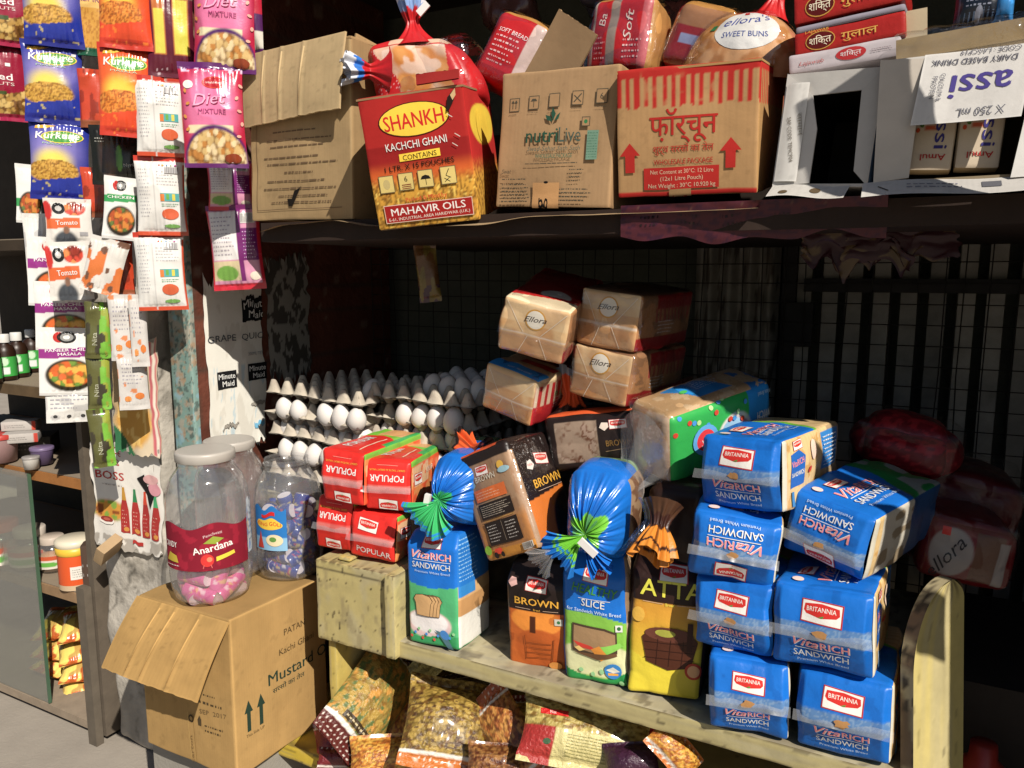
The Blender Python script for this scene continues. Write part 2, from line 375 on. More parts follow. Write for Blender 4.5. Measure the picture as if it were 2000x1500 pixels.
# torn white posters pasted on the brick wall
def poster(name, ca, cb, top, bot, seed, paint, label, prints=None, x=-1.448, n=60):
    """a sheet on the plane x, from (y=ca..cb), with torn upper and lower edges"""
    S = Surf(); w = cb-ca; 
    def edge(u, k): return (noise(uv3(u, u*0), 14, seed+k)-.5)*.05+(noise(uv3(u, u*0), 45, seed+k+7)-.5)*.035
    def fn(u, v):
        y = ca+u*w+(noise(uv3(v, u*0), 16, seed+3)-.5)*.022*np.where(u > .5, 1, .6)*np.abs(2*u-1)
        a = bot+edge(u, 0)*1.3; b = top+edge(u, 1)
        z = bot+(top-bot)*v+(a-bot)*(1-v)**7+(b-top)*v**7; return np.stack([x+.002*fbm(uv3(u, v), 4, seed, 1)+.004*np.exp(-np.minimum(v, 1-v)*30)*noise(uv3(u, v), 8, seed), y, z], 1)
    S.face('F', fn, w, top-bot, paint, nu=n, nv=n)
    if prints: prints(S)
    S.obj(name, PAPER); o = bpy.context.scene.objects[-1] if False else COLL.objects[-1]
    return tag(o, label, 'poster')
def pp(u, v):
    c = solid(u, L('d9d6cb')); c = mixc(c, (fbm(uv3(u, v), 7, 3) > .6)*.35, L('b9b1a2'))
    c = mixc(c, (fbm(uv3(u*2, v), 9, 8) > .66)*(v < .5)*.5, L('8fb8cc')); return c
def pr1(S):
    def mm(x, y, s):
        S.rc('F', x-s, y-s*.7, x+s, y+s*.7, L('17181a'))
        S.text('F', 'Minute', x, y+s*.08, s*.45, L('d8d8d4'), width=s*1.7, bold=.03); S.text('F', 'Maid', x+s*.1, y-s*.52, s*.45, L('d8d8d4'), width=s*1.2, bold=.03)
    mm(.155, .335, .042); mm(.055, .17, .03); mm(.15, .18, .03)
    S.text('F', 'GRAPE  QUICK', .10, .262, .016, L('4a4f55'), width=.19, bold=.01); S.text('F', '200ML TET', .15, .222, .008, L('8a8f95'), width=.05)
    S.disc('F', .06, .055, .025, .006, L('9a948a')); S.disc('F', .15, .10, .025, .006, L('9a948a')); S.rc('F', .135, .04, .17, .052, L('6fb3d6')); S.rc('F', .03, .02, .045, .035, L('6fb3d6'))
a = onX(392, 570, -1.448); b = onX(508, 570, -1.448); c_ = onX(395, 875, -1.448)
poster('torn_poster', a[1]+.005, b[1], a[2]+.03, c_[2]-.02, 4, pp, 'torn white juice poster with black squares, pasted on the brick side wall', pr1)
poster('torn_poster', b[1]+.02, b[1]+.17, a[2]+.08, a[2]-.23, 14, lambda u, v: mixc(solid(u, L('8d8a82')), fbm(uv3(u, v), 9, 2) > .5, L('4b4742')), 'grey scraped remains of a poster in the shade of the inner wall')

# turquoise post at the stall's left jamb
def turq(u, v):
    P = uv3(u*.08, v*2); c = solid(u, L('77948c')); k = fbm(P, 60, 2, 4); c = mixc(c, sm(.48, .58, k)*.8, L('9d9484')); c = mixc(c, sm(.56, .62, fbm(P, 110, 9))*.8, L('4b5a55'))
    c = mixc(c, sm(.62, .70, fbm(P, 30, 5))*.7, L('7fa8b4')); return mixc(c, sm(.64, .70, fbm(P, 70, 12))*.6, L('a5805c'))
S = boxsurf(.072, .07, 1.98, {'*': turq}, r=.006, bulge=0, wr=.001, cell=.003, faces='FRLT', hide='LT')
tag(place(S.obj('door_post', PAINTW), (-1.487, 1.235, 0)), 'peeling turquoise painted post between the torn posters and the poster pillar', 'post')
wallbox('gap_shade_strip', (-1.56, 1.25, 0), (-1.52, 1.27, 1.98), L('1a1714'), WOOD, 'narrow black strip standing for the dark gap beside the turquoise post', 'board')  # black strip paints in the shade of the recess

# pillar of broken plaster, plastered with advertisements
def plas(u, v):
    P = uv3(u*.28, v*2); c = solid(u, L('b3aca0')); c = mixc(c, sm(.46, .62, fbm(P, 9, 3, 4))*.8, L('938d83')); c = mixc(c, sm(.6, .64, fbm(P, 18, 7, 4))*.6, L('7a746a'))
    return mixc(c, sm(.02, .0, np.abs(fbm(P, 7, 21)-.5))*.8, L('48443d'))
S = boxsurf(.238, .30, 1.98, {'*': plas}, r=.02, bulge=.0, wr=.012, seed=3, wf=12, cell=.009, faces='FRLT', hide='LT')
tag(place(S.obj('plaster_pillar', PLASTER), (-1.674, 1.325, 0)), 'broken grey plaster pillar behind the sauce advertisements, left of the carton', 'pillar')

def flatsheet(name, w, h, paint, mat_, loc, rot, label, cat, prints=None, seed=0, pdim=None, curl=.004, jag=.012, group=None, thick=True):
    """a limp sheet of paper, its lower left corner at loc, facing -y"""
    S = Surf()
    def fn(u, v):
        j = (noise(uv3(u, u*0), 20, seed)-.5)*jag*2; k = (noise(uv3(v, u*0), 13, seed+4)-.5)*jag*2
        return np.stack([u*w+k*np.abs(2*u-1)**3, -curl*(fbm(uv3(u, v), 4, seed)*2-.4)-curl*2*(1-v)**3*np.sin(u*5+seed)**2, v*h+j*(np.abs(2*v-1)**3)], 1)
    S.face('F', fn, w, h, paint, .004)
    if pdim: S.f['F'] = (fn, pdim[0], pdim[1])
    if thick: S.face('B', lambda u, v: fn(1-u, v)+[0, .0012, 0], w, h, L('9b958a'), .02)
    if prints: prints(S)
    return tag(place(S.obj(name, mat_), loc, rot), label, cat, group)
# advert with four bottles
def sb_paint(u, v):
    c = solid(u, L('d8d3ca')); c = mixc(c, ell(u, v, .23, .36, .27, .10, .2)*1., L('c78a2c')); k = n2(u, v, 22, 3, .7)
    c = mixc(c, ell(u, v, .23, .36, .27, .10, .2)*(k > .55), L('7d9a35')); c = mixc(c, ell(u, v, .23, .36, .26, .09, .2)*(k < .3), L('8a4a1c'))
    return mixc(c, (v < .12)*(n2(u, v, 9, 4) > .5), L('a39c92'))
def sb_print(S):
    w, h = .27, .44; red = L('b0322c')
    S.text('F', 'UCE', .095, .395, .028, red, width=.05, bold=.03); S.text('F', 'IS', .10, .352, .024, red, width=.03, bold=.03)
    S.text('F', 'BOSS', .075, .292, .034, red, width=.11, bold=.03); S.micro('F', .04, .262, .13, .275, 1, L('a59a90'), 4)
    for i, (cx, cap) in enumerate(zip((.125, .165, .205, .245), ('b8862c', '2f7a4a', 'c8442c', '3f9a62'))):
        y = .075-.004*i; S.poly('F', [(cx-.017, y), (cx+.017, y), (cx+.015, y+.09), (cx+.008, y+.14), (cx+.005, y+.17), (cx-.005, y+.17), (cx-.008, y+.14), (cx-.015, y+.09)], L('a3302c'))
        S.poly('F', [(cx-.0085, y+.135), (cx+.0085, y+.135), (cx+.005, y+.17), (cx+.004, y+.19), (cx-.004, y+.19), (cx-.005, y+.17)], L(cap))
        S.micro('F', cx-.009, y+.02, cx+.009, y+.10, 5, L('e0b8a0'), i); S.disc('F', cx+.004, y+.015, .01, .009, L('c98a3c'))
    S.disc('F', .055, .115, .030, .017, L('e4ddd2')); S.disc('F', .055, .120, .026, .012, L('8c2f28')); S.disc('F', .055, .12, .014, .006, L('b85a48'))
    S.poly('F', [(.18, .31), (.215, .25), (.225, .19), (.245, .25), (.24, .30), (.22, .28), (.21, .33)], L('1d1a19'))
    S.disc('F', .245, .275, .022, .03, L('c98a94')); S.disc('F', .235, .31, .03, .02, L('c99a98')); S.rc('F', .15, .03, .19, .045, red)
q = onY(190, 1062, 1.155)
flatsheet('sauce_advert', .225, .262, sb_paint, PAPER, (q[0], 1.158, q[2]), (0, 0, 6), 'torn white advert with four red sauce bottles on the plaster pillar', 'poster', sb_print, 3, (.27, .44))
# potato-wafer carton sheet above it
def wf_paint(u, v):
    c = solid(u, L('c9b79a')); c = mixc(c, (u < .22), L('b39a72')); k = n2(u, v, 14, 2)
    e = ell(u, v, .45, .28, .38, .22, .15); c = mixc(c, e, L('c9953f')); c = mixc(c, e*(k > .6), L('e0b866'))
    c = mixc(c, rect(u, v, .82, 1, 0, 1), L('c4646a')); c = mixc(c, rect(u, v, .9, .94, 0, 1), L('e5d9c8')); c = mixc(c, (v+.5*u < .24), L('2f6a44')); return c
def wf_print(S):
    S.poly('F', [(.06, .215), (.13, .20), (.135, .165), (.07, .18)], L('2a4f8f')); S.text('F', 'Lazeez', .098, .182, .018, L('e8e4da'), rot=-12, width=.06, bold=.02)
q = onY(232, 880, 1.15)
flatsheet('wafer_carton_sheet', .135, .27, wf_paint, PAPER, (q[0], 1.148, q[2]), (0, 0, 8), 'tan flattened wafer carton pinned above the sauce advert', 'poster', wf_print, 8, (.2, .4))
# cardboard wedge sticking out at the pillar's foot
S = boxsurf(.026, .06, .055, {'*': L('a58b68')}, r=.003, bulge=0, wr=.001, faces='FRLTBD', cell=.01)
q = onY(208, 1085, 1.13); tag(place(S.obj('card_flap', CARD), q, (25, 35, 20)), 'small tan card wedge stuck out at the foot of the sauce advert', 'card')

# ---------------------------------------------------------------- glass fronted cabinet on the left
cab = empty('glass_cabinet', (-2.35, 1.15, 0)); tag(cab, 'old wooden cabinet with shelves and a sliding glass pane, left of the plaster pillar', 'cabinet')
def cpart(name, lo, hi, col, mat_):
    m = Mesh(); lo, hi = np.array(lo)-np.array(cab.location), np.array(hi)-np.array(cab.location); m.box((lo+hi)/2, hi-lo, col); return m.build(name, mat_, cab)
CX0, CX1 = -2.95, -1.815
cpart('base', (CX0, 1.15, .02), (CX1, 1.62, .042), L('8f7f6c'), WOOD)
cpart('plinth', (CX0, 1.19, 0), (CX1, 1.6, .02), L('2a2521'), WOOD)
for z, c in ((.385, '927454'), (.70, '9a642f'), (.925, '5d4a32'), (1.30, '3d3226')):  # shelf and lining tones darkened to stand in for the cabinet's shade
    cpart('shelf', (CX0, 1.165, z-.026), (CX1, 1.62, z), L(c), WOOD)
    cpart('shelf_lining', (CX0, 1.170, z+.0005), (CX1, 1.60, z+.003), L('857765'), PAPER)
cpart('back_board', (CX0, 1.62, 0), (CX1, 1.64, 1.98), L('3a332c'), WOOD)
cpart('side_board', (CX1, 1.15, .02), (CX1+.02, 1.64, 1.98), L('5d5347'), WOOD)
cpart('frame_post', (CX1-.022, 1.128, .0), (CX1+.010, 1.148, .43), L('5f564a'), WOOD)
p0 = onY(78, 1120, 1.16); cpart('glass_pane', (CX0, 1.152, .045), (p0[0]+.0, 1.156, .695), (.8, .8, .8), GLASS)
cpart('pane_edge', (p0[0], 1.150, .045), (p0[0]+.004, 1.158, .695), L('3f5a45'), PLASTIC)

# ---------------------------------------------------------------- top shelf of the stall
shf = empty('top_shelf', (-.4, 1.5, 1.3)); tag(shf, 'dark wooden top shelf carrying the row of cartons, with frayed paper along its edge', 'shelf')
def sp(name, lo, hi, col, mat_, par, org):
    m = Mesh(); lo, hi = np.array(lo)-org, np.array(hi)-org; m.box((lo+hi)/2, hi-lo, col); return m.build(name, mat_, par)
og = np.array(shf.location)
sp('board', (-1.14, 1.125, 1.278), (.36, 1.95, 1.314), L('2e211a'), WOOD, shf, og)
S = Surf()   # frayed pink film along the right half of the edge
def fr(u, v):
    x = -.40+u*.36; d = .035+.03*noise(uv3(u, u*0), 7, 3)+.06*np.clip(noise(uv3(u, u*0), 11, 8)-.55, 0, 1)*3*(u > .6)
    return np.stack([x, 1.119-.004*noise(uv3(u, v), 14, 2)+.03*(1-v)*u, 1.318-d*(1-v)], 1)-og
def frc(u, v):
    c = solid(u, L('4c2029')); c = mixc(c, n2(u, v, 16, 2, 3) > .58, L('3a1a2a')); c = mixc(c, n2(u, v, 26, 6, 3) > .9, L('5a3a34')); return c
S.face('F', fr, .36, .06, frc, nu=120, nv=12)
for x in (.03, .09, .15, .22): S.micro('F', x, .02, x+.03, .045, 2, L('2a1a1e'), int(x*100))
S.obj('frayed_edge_film', FILM, shf)
for k, (u0, u1, sd) in enumerate(((1560, 1700, 3), (1640, 1790, 11))):   # torn film tails under the board
    q = onY(u0, 438, 1.3); S = Surf()
    def tl(u, v, sd=sd, q=q):
        d = .02+.09*np.clip(noise(uv3(u, u*0), 7, sd), 0, 1)**1.5
        return np.stack([q[0]+u*.15+.02*noise(uv3(u, v), 8, sd), 1.275+.010*noise(uv3(u, v), 5, sd), 1.284-d*(1-v)], 1)-og
    S.face('F', tl, .15, .1, lambda u, v: mixc(solid(u, L('33191f')), n2(u, v, 6, 4) > .6, L('57452f')), nu=40, nv=16); S.obj('torn_film_tail', FILM, shf)
S = Surf()   # cardboard liner under the left cartons
def ln(u, v): return np.stack([-1.13+u*.93, 1.100+.012*noise(uv3(u, v), 9, 1)+.5*(v), 1.3165+.0012*noise(uv3(u, v), 30, 2)-.03*(1-v)**6*(noise(uv3(u, u*0), 9, 5))], 1)-og
S.face('T', ln, .93, .5, L('9a8260'), nu=120, nv=20)
S.obj('card_liner', CARD, shf)

# ---------------------------------------------------------------- back of the stall: mesh panel, slatted shutter, corrugated sheet
gm = Mesh()
for i in range(44):
    x = -1.50+i*.0455+.004*math.sin(i*2.1); gm.tube([(x, 1.86, .5), (x+.006*math.sin(i*3.3), 1.866, .75), (x+.006*math.sin(i), 1.862, 1.0), (x+.004*math.sin(i*1.7), 1.86, 1.29)], .0014, L('241f1b'), 5, cap=False)
for k in range(18):
    z = .53+k*.0445; gm.tube([(-1.5, 1.864, z), (-.5, 1.862, z-.004), (.37, 1.864, z)], .0013, L('241f1b'), 5, cap=False)
tag(gm.build('wire_mesh_panel', METAL), 'rusty square wire mesh stretched across the back of the stall', 'wire mesh')
shu = empty('slatted_shutter', (0, 1.93, 0)); tag(shu, 'grey steel shutter of upright slats with dark gaps behind the wire mesh', 'shutter')
rnd = random.Random(5)
for i in range(11):
    x = -.235+i*.0555; m = Mesh(); m.box((x+rnd.uniform(-.003, .003), 0, .9), (.033, .012, 1.2), L('98938a')*rnd.uniform(.75, 1.1), (0, 0, rnd.uniform(-12, 12))); m.build('slat', METAL, shu)
m = Mesh(); m.box((.03, -.03, 1.19), (.52, .02, .03), L('231f1d')); m.build('lock_rail', METAL, shu)
m = Mesh(); m.box((-.262, -.03, .95), (.03, .03, 1.3), L('1d1a18')); m.build('guide_post', METAL, shu)
m = Mesh(); m.box((-.235, -.05, 1.1), (.06, .03, .1), L('171513')); m.build('lock_case', METAL, shu)
S = Surf(); S.face('F', lambda u, v: np.stack([-.49+u*.2, 1.93+.010*np.sin(u*6.283*4.2), .3+v*1.0], 1), .2, 1.0, lambda u, v: mixc(solid(u, L('8f8a80')), (fbm(uv3(u*3, v*2), 8, 4) > .57)*.8, L('4d4238')), nu=90, nv=60)
S.face('B', lambda u, v: np.stack([-.29-u*.2, 1.932+.010*np.sin((1-u)*6.283*4.2), .3+v*1.0], 1), .2, 1.0, L('555049'), nu=60, nv=4)
tag(S.obj('corrugated_sheet', METAL), 'rust stained corrugated sheet left of the slatted shutter', 'metal sheet')
m = Mesh(); m.box((0, 0, .65), (.035, .04, 1.3), L('4a2320')); tag(m.build('corner_jamb', WOOD, None, (-1.535, 1.84, 0)), 'dark maroon wooden jamb in the shaded back corner by the eggs', 'jamb')
m = Mesh(); a, b = onX(520, 500, -1.56), onX(700, 740, -1.5); m.tube([a, (a+b)/2, b], .006, L('4a3a30')); tag(m.build('wooden_stick', WOOD), 'thin dark stick leaning across the shaded inner wall', 'stick')

# ---------------------------------------------------------------- yellow display bench
bench = empty('display_bench', (-.45, 1.4, 0)); tag(bench, 'pale yellow painted wooden bread bench with a drawer box and a rounded end board', 'bench'); ob = np.array(bench.location)
def yel(seed, base='b5a678', worn=.5):
    def f(u, v):
        P = uv3(u, v, 1, .5); c = solid(u, L(base)); c = mixc(c, sm(.46, .62, fbm(P, 5, seed))*.55, L('a39a7c')); dd, ci = cells(u, v, 9, seed+1); c = mixc(c, (dd < .07)*(ci > .55)*worn*1.4, L('2a2219')); c = mixc(c, (np.abs(v-.90+.004*np.sin(u*9)) < .008)*(worn > .7)*.8, L('4a4230')); c = mixc(c, sm(.70, .74, fbm(P, 34, seed+3))*worn, L('3a3122'))
        c = mixc(c, sm(.58, .70, fbm(P, 13, seed+5))*.7*worn, L('8a7d5a')); c = mixc(c, sm(.90, 1, np.abs(2*v-1))*sm(.42, .55, fbm(P, 26, seed+8))*.8, L('54462f')); return c
    return f
def bpart(name, lo, hi, seed, base='ada06e', cell=.004, faces='FRLTBD', hide='LBD', top=None, deform=None, wr=.0012, worn=.5):
    lo, hi = np.array(lo), np.array(hi); d = hi-lo; pt = {'*': yel(seed, base, worn)}
    if top: pt['T'] = top
    S = boxsurf(d[0], d[1], d[2], pt, r=.003, bulge=0, wr=wr, seed=seed, cell=cell, faces=faces, hide=hide, deform=deform)
    o = S.obj(name, PAINTW, bench); place(o, np.array([(lo[0]+hi[0])/2, (lo[1]+hi[1])/2, lo[2]])-ob); return o, S
def topw(u, v):
    P = uv3(u*3, v); c = solid(u, L('a39a80')); c = mixc(c, sm(.4, .6, fbm(P, 6, 2)), L('8c8168')); c = mixc(c, sm(.6, .66, fbm(P, 24, 6))*.6, L('554a38')); return mixc(c, sm(.5, .62, fbm(P*[.4, 3, 1], 14, 11))*.35, L('c9bb8d'))
bpart('shelf_board', (-.83, 1.10, .503), (.05, 1.80, .537), 2, top=topw, cell=.0045)
o, S = bpart('drawer_box', (-1.012, 1.10, .497), (-.836, 1.55, .663), 5, 'b0a168', worn=.8)
bpart('drawer_upright', (-.834, 1.085, .505), (-.812, 1.55, .668), 7, 'b9aa70')
bpart('side_board', (-1.0, 1.115, 0), (-.98, 1.70, .496), 9, 'baa450')
bpart('bottom_board', (-1.215, 1.115, .19), (.04, 1.70, .225), 12, 'c2a628')
bpart('rear_riser', (-1.40, 1.335, .663), (-.83, 1.80, .69), 21, '8a7d5a', cell=.02)
bpart('rear_step', (-.80, 1.345, .538), (-.30, 1.78, .745), 22, '3a3428', cell=.02)
bpart('block', (-.965, 1.112, .664), (-.935, 1.14, .672), 23, 'bda95a')
m = Mesh(); prof = [(0, 0), (.112, 0), (.112, .77), (.109, .785), (.100, .796)]; a = np.linspace(0, math.pi/2, 14)
prof += [(.086-.086*math.sin(t), .68+.12*math.cos(t)) for t in a]; prof = np.array(prof); n = len(prof); T = .019
A = np.stack([np.zeros(n), prof[:, 0], prof[:, 1]], 1)
for dx, rev, seed in ((0, True, 3), (T, False, 4)):      # two broad faces as triangles fanned through a fine fill
    S2 = Surf()
    def fc(u, v, dx=dx, rev=rev):
        z = v*.80; y0 = np.where(z > .68, .086-np.sqrt(np.clip(1-((z-.68)/.12)**2, 0, 1))*.086, 0); y1 = .112-.026*np.clip((z-.77)/.03, 0, 1)**2; y = y0+(y1-y0)*(1-u if rev else u); return np.stack([0*u+dx, y, z], 1)
    S2.face('F', fc, .125, .80, yel(seed+30, 'bcab66', .35), .006); m.V += S2.m.V; m.C += S2.m.C; m.F += [f+m.n for f in S2.m.F]; m.n += S2.m.n; m.MI += S2.m.MI; m.SM += S2.m.SM
seg = [(prof[i], prof[i+1]) for i in range(n-1)]+[(prof[-1], prof[0])]
for p, q in seg:
    k = max(1, int(np.linalg.norm(q-p)/.006)); u, v = griduv(4, k); X = np.stack([u*T, p[0]+(q[0]-p[0])*v, p[1]+(q[1]-p[1])*v], 1)
    cc = mixc(solid(u, L('a39673')), sm(.45, .55, fbm(X, 40, 3)), L('6f5b45')); cc = mixc(cc, sm(.6, .66, fbm(X, 90, 6)), L('40372a')); m.add(X, gridf(4, k)[:, ::-1], cc)
m.build('end_board', PAINTW, bench, np.array((.060, 1.085, 0))-ob, (0, -4.5, -34))
# block under the brown carton
wallbox('plinth_block', (-1.43, 1.02, 0), (-1.15, 1.24, .223), L('8f8a80'), CONC, 'grey weathered block under the brown mustard carton', 'block')

# ================================================================ BREAD PACKS
BLUE, DBLUE, RED, WHITE, PINK, GREEN, LIME, GOLD = L('0467c2'), L('0b4c9c'), L('c81f1c'), L('dcdcd8'), L('e88a88'), L('1f8f45'), L('6fbe2c'), L('e0a52e')
CRUST = L('b9783c'); CREAM = L('d6b67e'); BLK = L('241a18')
def tr(x, y, rot):
    c, d = math.cos(R(rot)), math.sin(R(rot)); return lambda pts: [(x+a*c-b*d, y+a*d+b*c) for a, b in pts]
def logo(S, k, x, y, w, rot=0):
    """white flag with a red lens and the maker's word"""
    h = .5*w; g = tr(x, y, rot)
    S.quad(k, g([(-w*.52, -h*.56), (w*.53, -h*.62), (w*.54, h*.52), (-w*.51, h*.6)]), L('b03030'), 5, 4)
    S.quad(k, g([(-w*.49, -h*.5), (w*.49, -h*.56), (w*.50, h*.46), (-w*.48, h*.54)]), L('e2ded6'), 5, 4)
    S.poly(k, g([(-w*.45, h*.05), (-w*.42, h*.38), (0, h*.44), (w*.44, h*.32), (w*.46, h*.0), (w*.38, -h*.16), (0, -h*.28), (-w*.38, -h*.12)]), L('cc2a22'), 3)
    c = g([(0, h*.03)])[0]; S.text(k, 'BRITANNIA', c[0], c[1], h*.24, L('f0e8dc'), rot, width=w*.74, bold=.02)
    S.poly(k, g([(-w*.07, -h*.24), (w*.08, -h*.13), (w*.05, -h*.26)]), L('4a8a3a'), 1)
def vtext(S, k, x, y, w, rot=0, sub=True):
    g = tr(x, y, rot); col = L('e98f90'); s = w*.17
    for dx, c, b in ((w*.008, WHITE, .055), (0, col, .02)):
        p = g([(-w*.5+dx, s*.55-dx)])[0]; S.text(k, 'Vita', p[0], p[1], s*1.08, c, rot, 'l', b, .35, width=w*.46)
        p = g([(w*.0+dx, s*.55-dx)])[0]; S.text(k, 'RICH', p[0], p[1], s*.92, c, rot, 'l', b+.01, width=w*.5)
    a, b = g([(-w*.46, s*.3), (w*.5, s*.3)]); S.line(k, a, b, w*.012, WHITE, 6)
    p = g([(0, -s*.72)])[0]; S.text(k, 'SANDWICH', p[0], p[1], s*.78, WHITE, rot, bold=.03, width=w*.97)
    if sub: p = g([(w*.03, -s*1.35)])[0]; S.text(k, 'Premium White Bread', p[0], p[1], s*.32, L('b9cfe8'), rot, width=w*.9)
def burst(S, k, x, y, r, seed):
    rn = random.Random(seed); S.poly(k, [(x+math.cos(t)*r*rn.uniform(.55, 1.25)*1.5, y+math.sin(t)*r*rn.uniform(.6, 1.1)) for t in np.linspace(0, 6.28, 14)[:-1]], L('a87a48'), 2)
def seal(parent, w, y0, z0, seed, drop=.012, out=.008, name='seal_tape', tilt=0., mat_=None):
    S = Surf()
    def fn(u, v):
        n = (noise(uv3(u, u*0), 5, seed)-.5)*.005+(noise(uv3(u, u*0), 14, seed)-.5)*.0015
        return np.stack([(u-.5)*(w+.003), y0-.001-(out+n*1.5)*v, z0+.004-drop*v+n*v+tilt*(u-.5)*w], 1)
    S.face('F', fn, w, drop, L('d8d8d8'), nu=50, nv=6); S.obj(name, mat_ or TAPE, parent)
G_BLUE = 'blue sandwich bread packs stacked on the yellow bench'
def vita(label, loc, rot, dims, seed, flip=False, v0=.47, lx=.5, group=G_BLUE, tape=True, rear=None):
    w, d, h = dims
    def F(u, v):
        c = solid(u, BLUE); c = mixc(c, v < v0-.02, BLUE*.86)  # blue darkened below the seal to paint in its shade
        band = sm(v0-.09, v0-.07, v)*sm(v0+.13, v0+.11, v); c = mixc(c, band*.75, L('5f7f9f')); c = mixc(c, band*(n2(u, v, 40, seed, 3) > .6)*.4, L('8fa5b8'))
        k = noise(uv3(u*1.5, v), 6, seed+2); return mixc(c, (k > .66)*.25, L('0a3f86'))
    def Rt(u, v):
        c = solid(u, CREAM); k = np.sin(u*d/.011*6.283); c *= (1-.07*(k > .4))[:, None]; c = mixc(c, fbm(uv3(u*2, v), 9, seed) > .6, L('c79a58'))
        c = mixc(c, (u < .05), L('c9c3b0')); c = mixc(c, u > .74, L('a88f6a')); c = mixc(c, rect(u, v, .62, .95, .38, .93), L('2f7fc4'))
        if rear: c = mixc(c, u > .55, L('274a78')); c = mixc(c, (u > .12)*(u < .55), mixc(solid(u, L('b8b2a4')), n2(u, v, 8, 3) > .6, L('8a7a62')))
        return c
    def T(u, v):
        c = solid(u, BLUE); e = .60+.10*np.cos((u-.3)*3); c = mixc(c, v > e, LIME*.8); c = mixc(c, v > e+.05, L('c9ab78')); c = mixc(c, (v > e+.05)*(np.sin(v*d/.011*6.28) > .6)*.4, L('a8824c'))
        if rear: c = mixc(c, v > e, L('1f7a3a')); c = mixc(c, (v > e+.12)*(n2(u, v, 7, 5) > .45), L('8a8f88'))
        return c
    S = boxsurf(w, d, h, {'F': F, 'R': Rt, 'T': T, '*': BLUE*.9}, r=.007, bulge=.003, wr=.0052, seed=seed, ridge=(v0, .020), wf=26)
    cx = w*lx
    if not flip:
        logo(S, 'F', cx, h*.74, w*.40, -2); vtext(S, 'F', cx, h*(v0-.22), w*.56)
    else:
        vtext(S, 'F', cx, h*.76, w*.62, 180); logo(S, 'F', cx, h*.2, w*.36, 180)
    burst(S, 'F', cx, h*(v0+.03), h*.055, seed)
    # printed side
    if not rear:
        S.poly('R', [(d*.10, h*.30), (d*.26, h*.36), (d*.30, h*.70), (d*.22, h*.80), (d*.11, h*.76)], L('1f5fae'))
        S.text('R', 'VitaRICH', d*.195, h*.60, h*.085, PINK, 6, width=d*.16, bold=.02); S.text('R', 'SANDWICH', d*.19, h*.47, h*.06, WHITE, 6, width=d*.15, bold=.02)
        logo(S, 'R', d*.21, h*.88, d*.12, 4); S.disc('R', d*.44, h*.74, d*.05, h*.14, L('e6c9b4')); S.disc('R', d*.36, h*.50, d*.03, h*.03, L('c83a2c'), 30)
        S.micro('R', d*.64, h*.42, d*.92, h*.88, 8, L('d8dde2'), seed); S.quad('R', [(d*.12, h*.06), (d*.16, h*.06), (d*.14, h*.26), (d*.11, h*.26)], L('3f7fb4')); S.disc('R', d*.55, h*.16, d*.03, h*.06, L('8fc04a'))
    vtext(S, 'T', w*.62, d*.34, d*.46, 90); logo(S, 'T', w*.28, d*.26, w*.30, 90); S.disc('T', w*.22, d*.08, .008, .007, L('e4c9c0'))
    o = S.obj('bread_pack', FILM); place(o, loc, rot); tag(o, label, 'bread', group)
    if tape: seal(o, w, -d/2-.018, h*(v0+.03), seed)
    return o
vita('blue bread pack at the bottom of the left column, beside the yellow atta pack', (-.193, 1.204, .538), (-1.5, -1.4, 7.9), (.114, .221, .118), 11)
vita('blue bread pack second from the bottom of the left column', (-.199, 1.218, .656), (-.8, -1.6, -4.5), (.120, .215, .112), 23)
vita('blue bread pack lying upside down third up the left column', (-.232, 1.215, .772), (2.6, 5.0, 8.5), (.124, .218, .101), 35, flip=True)
vita('uppermost blue bread pack with its cream printed side in full sun', (-.179, 1.230, .873), (-1.2, -3.8, -13.8), (.127, .225, .108), 47)
vita('blue bread pack at the bottom right next to the rounded bench end', (-.046, 1.212, .539), (-1.5, -1.5, -1.5), (.126, .222, .121), 59)
vita('wide blue bread pack in the middle of the right column', (-.075, 1.207, .664), (-1.9, -2.5, -3.5), (.133, .223, .118), 61)
vita('tilted upside down blue bread pack on top of the right column', (-.055, 1.250, .806), (2, 9, -20), (.124, .235, .100), 73, flip=True, v0=.36, rear=1)

def shell(parent, dims, seed, wr=.005, mat_=None, grow=.003, faces='FRTL', r=.014):
    w, d, h = dims; S = boxsurf(w+2*grow, d+2*grow, h+grow, {'*': (.8, .8, .8)}, r=r, bulge=.005, wr=wr, seed=seed, cell=.003, faces=faces, hide='', wf=26)
    return S.obj('clear_wrapper', mat_ or CLEAR, parent)

# green sided pack lying on top
def gF(u, v):
    c = solid(u, L('22a045')); c = mixc(c, (u > .74), L('1c86cf')); c = mixc(c, ell(u, v, .60, .46, .17, .30), L('d9d2cc')); c = mixc(c, ell(u, v, .60, .44, .15, .25), L('c79aa0'))
    c = mixc(c, ell(u, v, .57, .55, .1, .15), L('8fb9d6')); c = mixc(c, (v < .10)*(u < .74), L('17773a')); return c
def gT(u, v):
    c = solid(u, L('b99468')); c = mixc(c, u > .80, L('1c76bf')); c = mixc(c, (fbm(uv3(u*2, v), 6, 5) > .55), L('c9ab84')); return mixc(c, rect(u+.25*v, v, .42, .74, .22, .82), L('1f86cf'))
def gL(u, v): c = solid(u, L('9a7654')); return mixc(mixc(c, ell(u, v, .55, .75, .36, .2, .3), L('b9783c')), sm(.5, .65, fbm(uv3(u, v), 5, 3)), L('b59a80'))
gd = (.235, .102, .130)
S = boxsurf(*gd, {'F': gF, 'T': gT, 'L': gL, '*': L('1f8f45')}, r=.016, bulge=.006, wr=.0035, seed=81, hide='BD')
rn = random.Random(4)
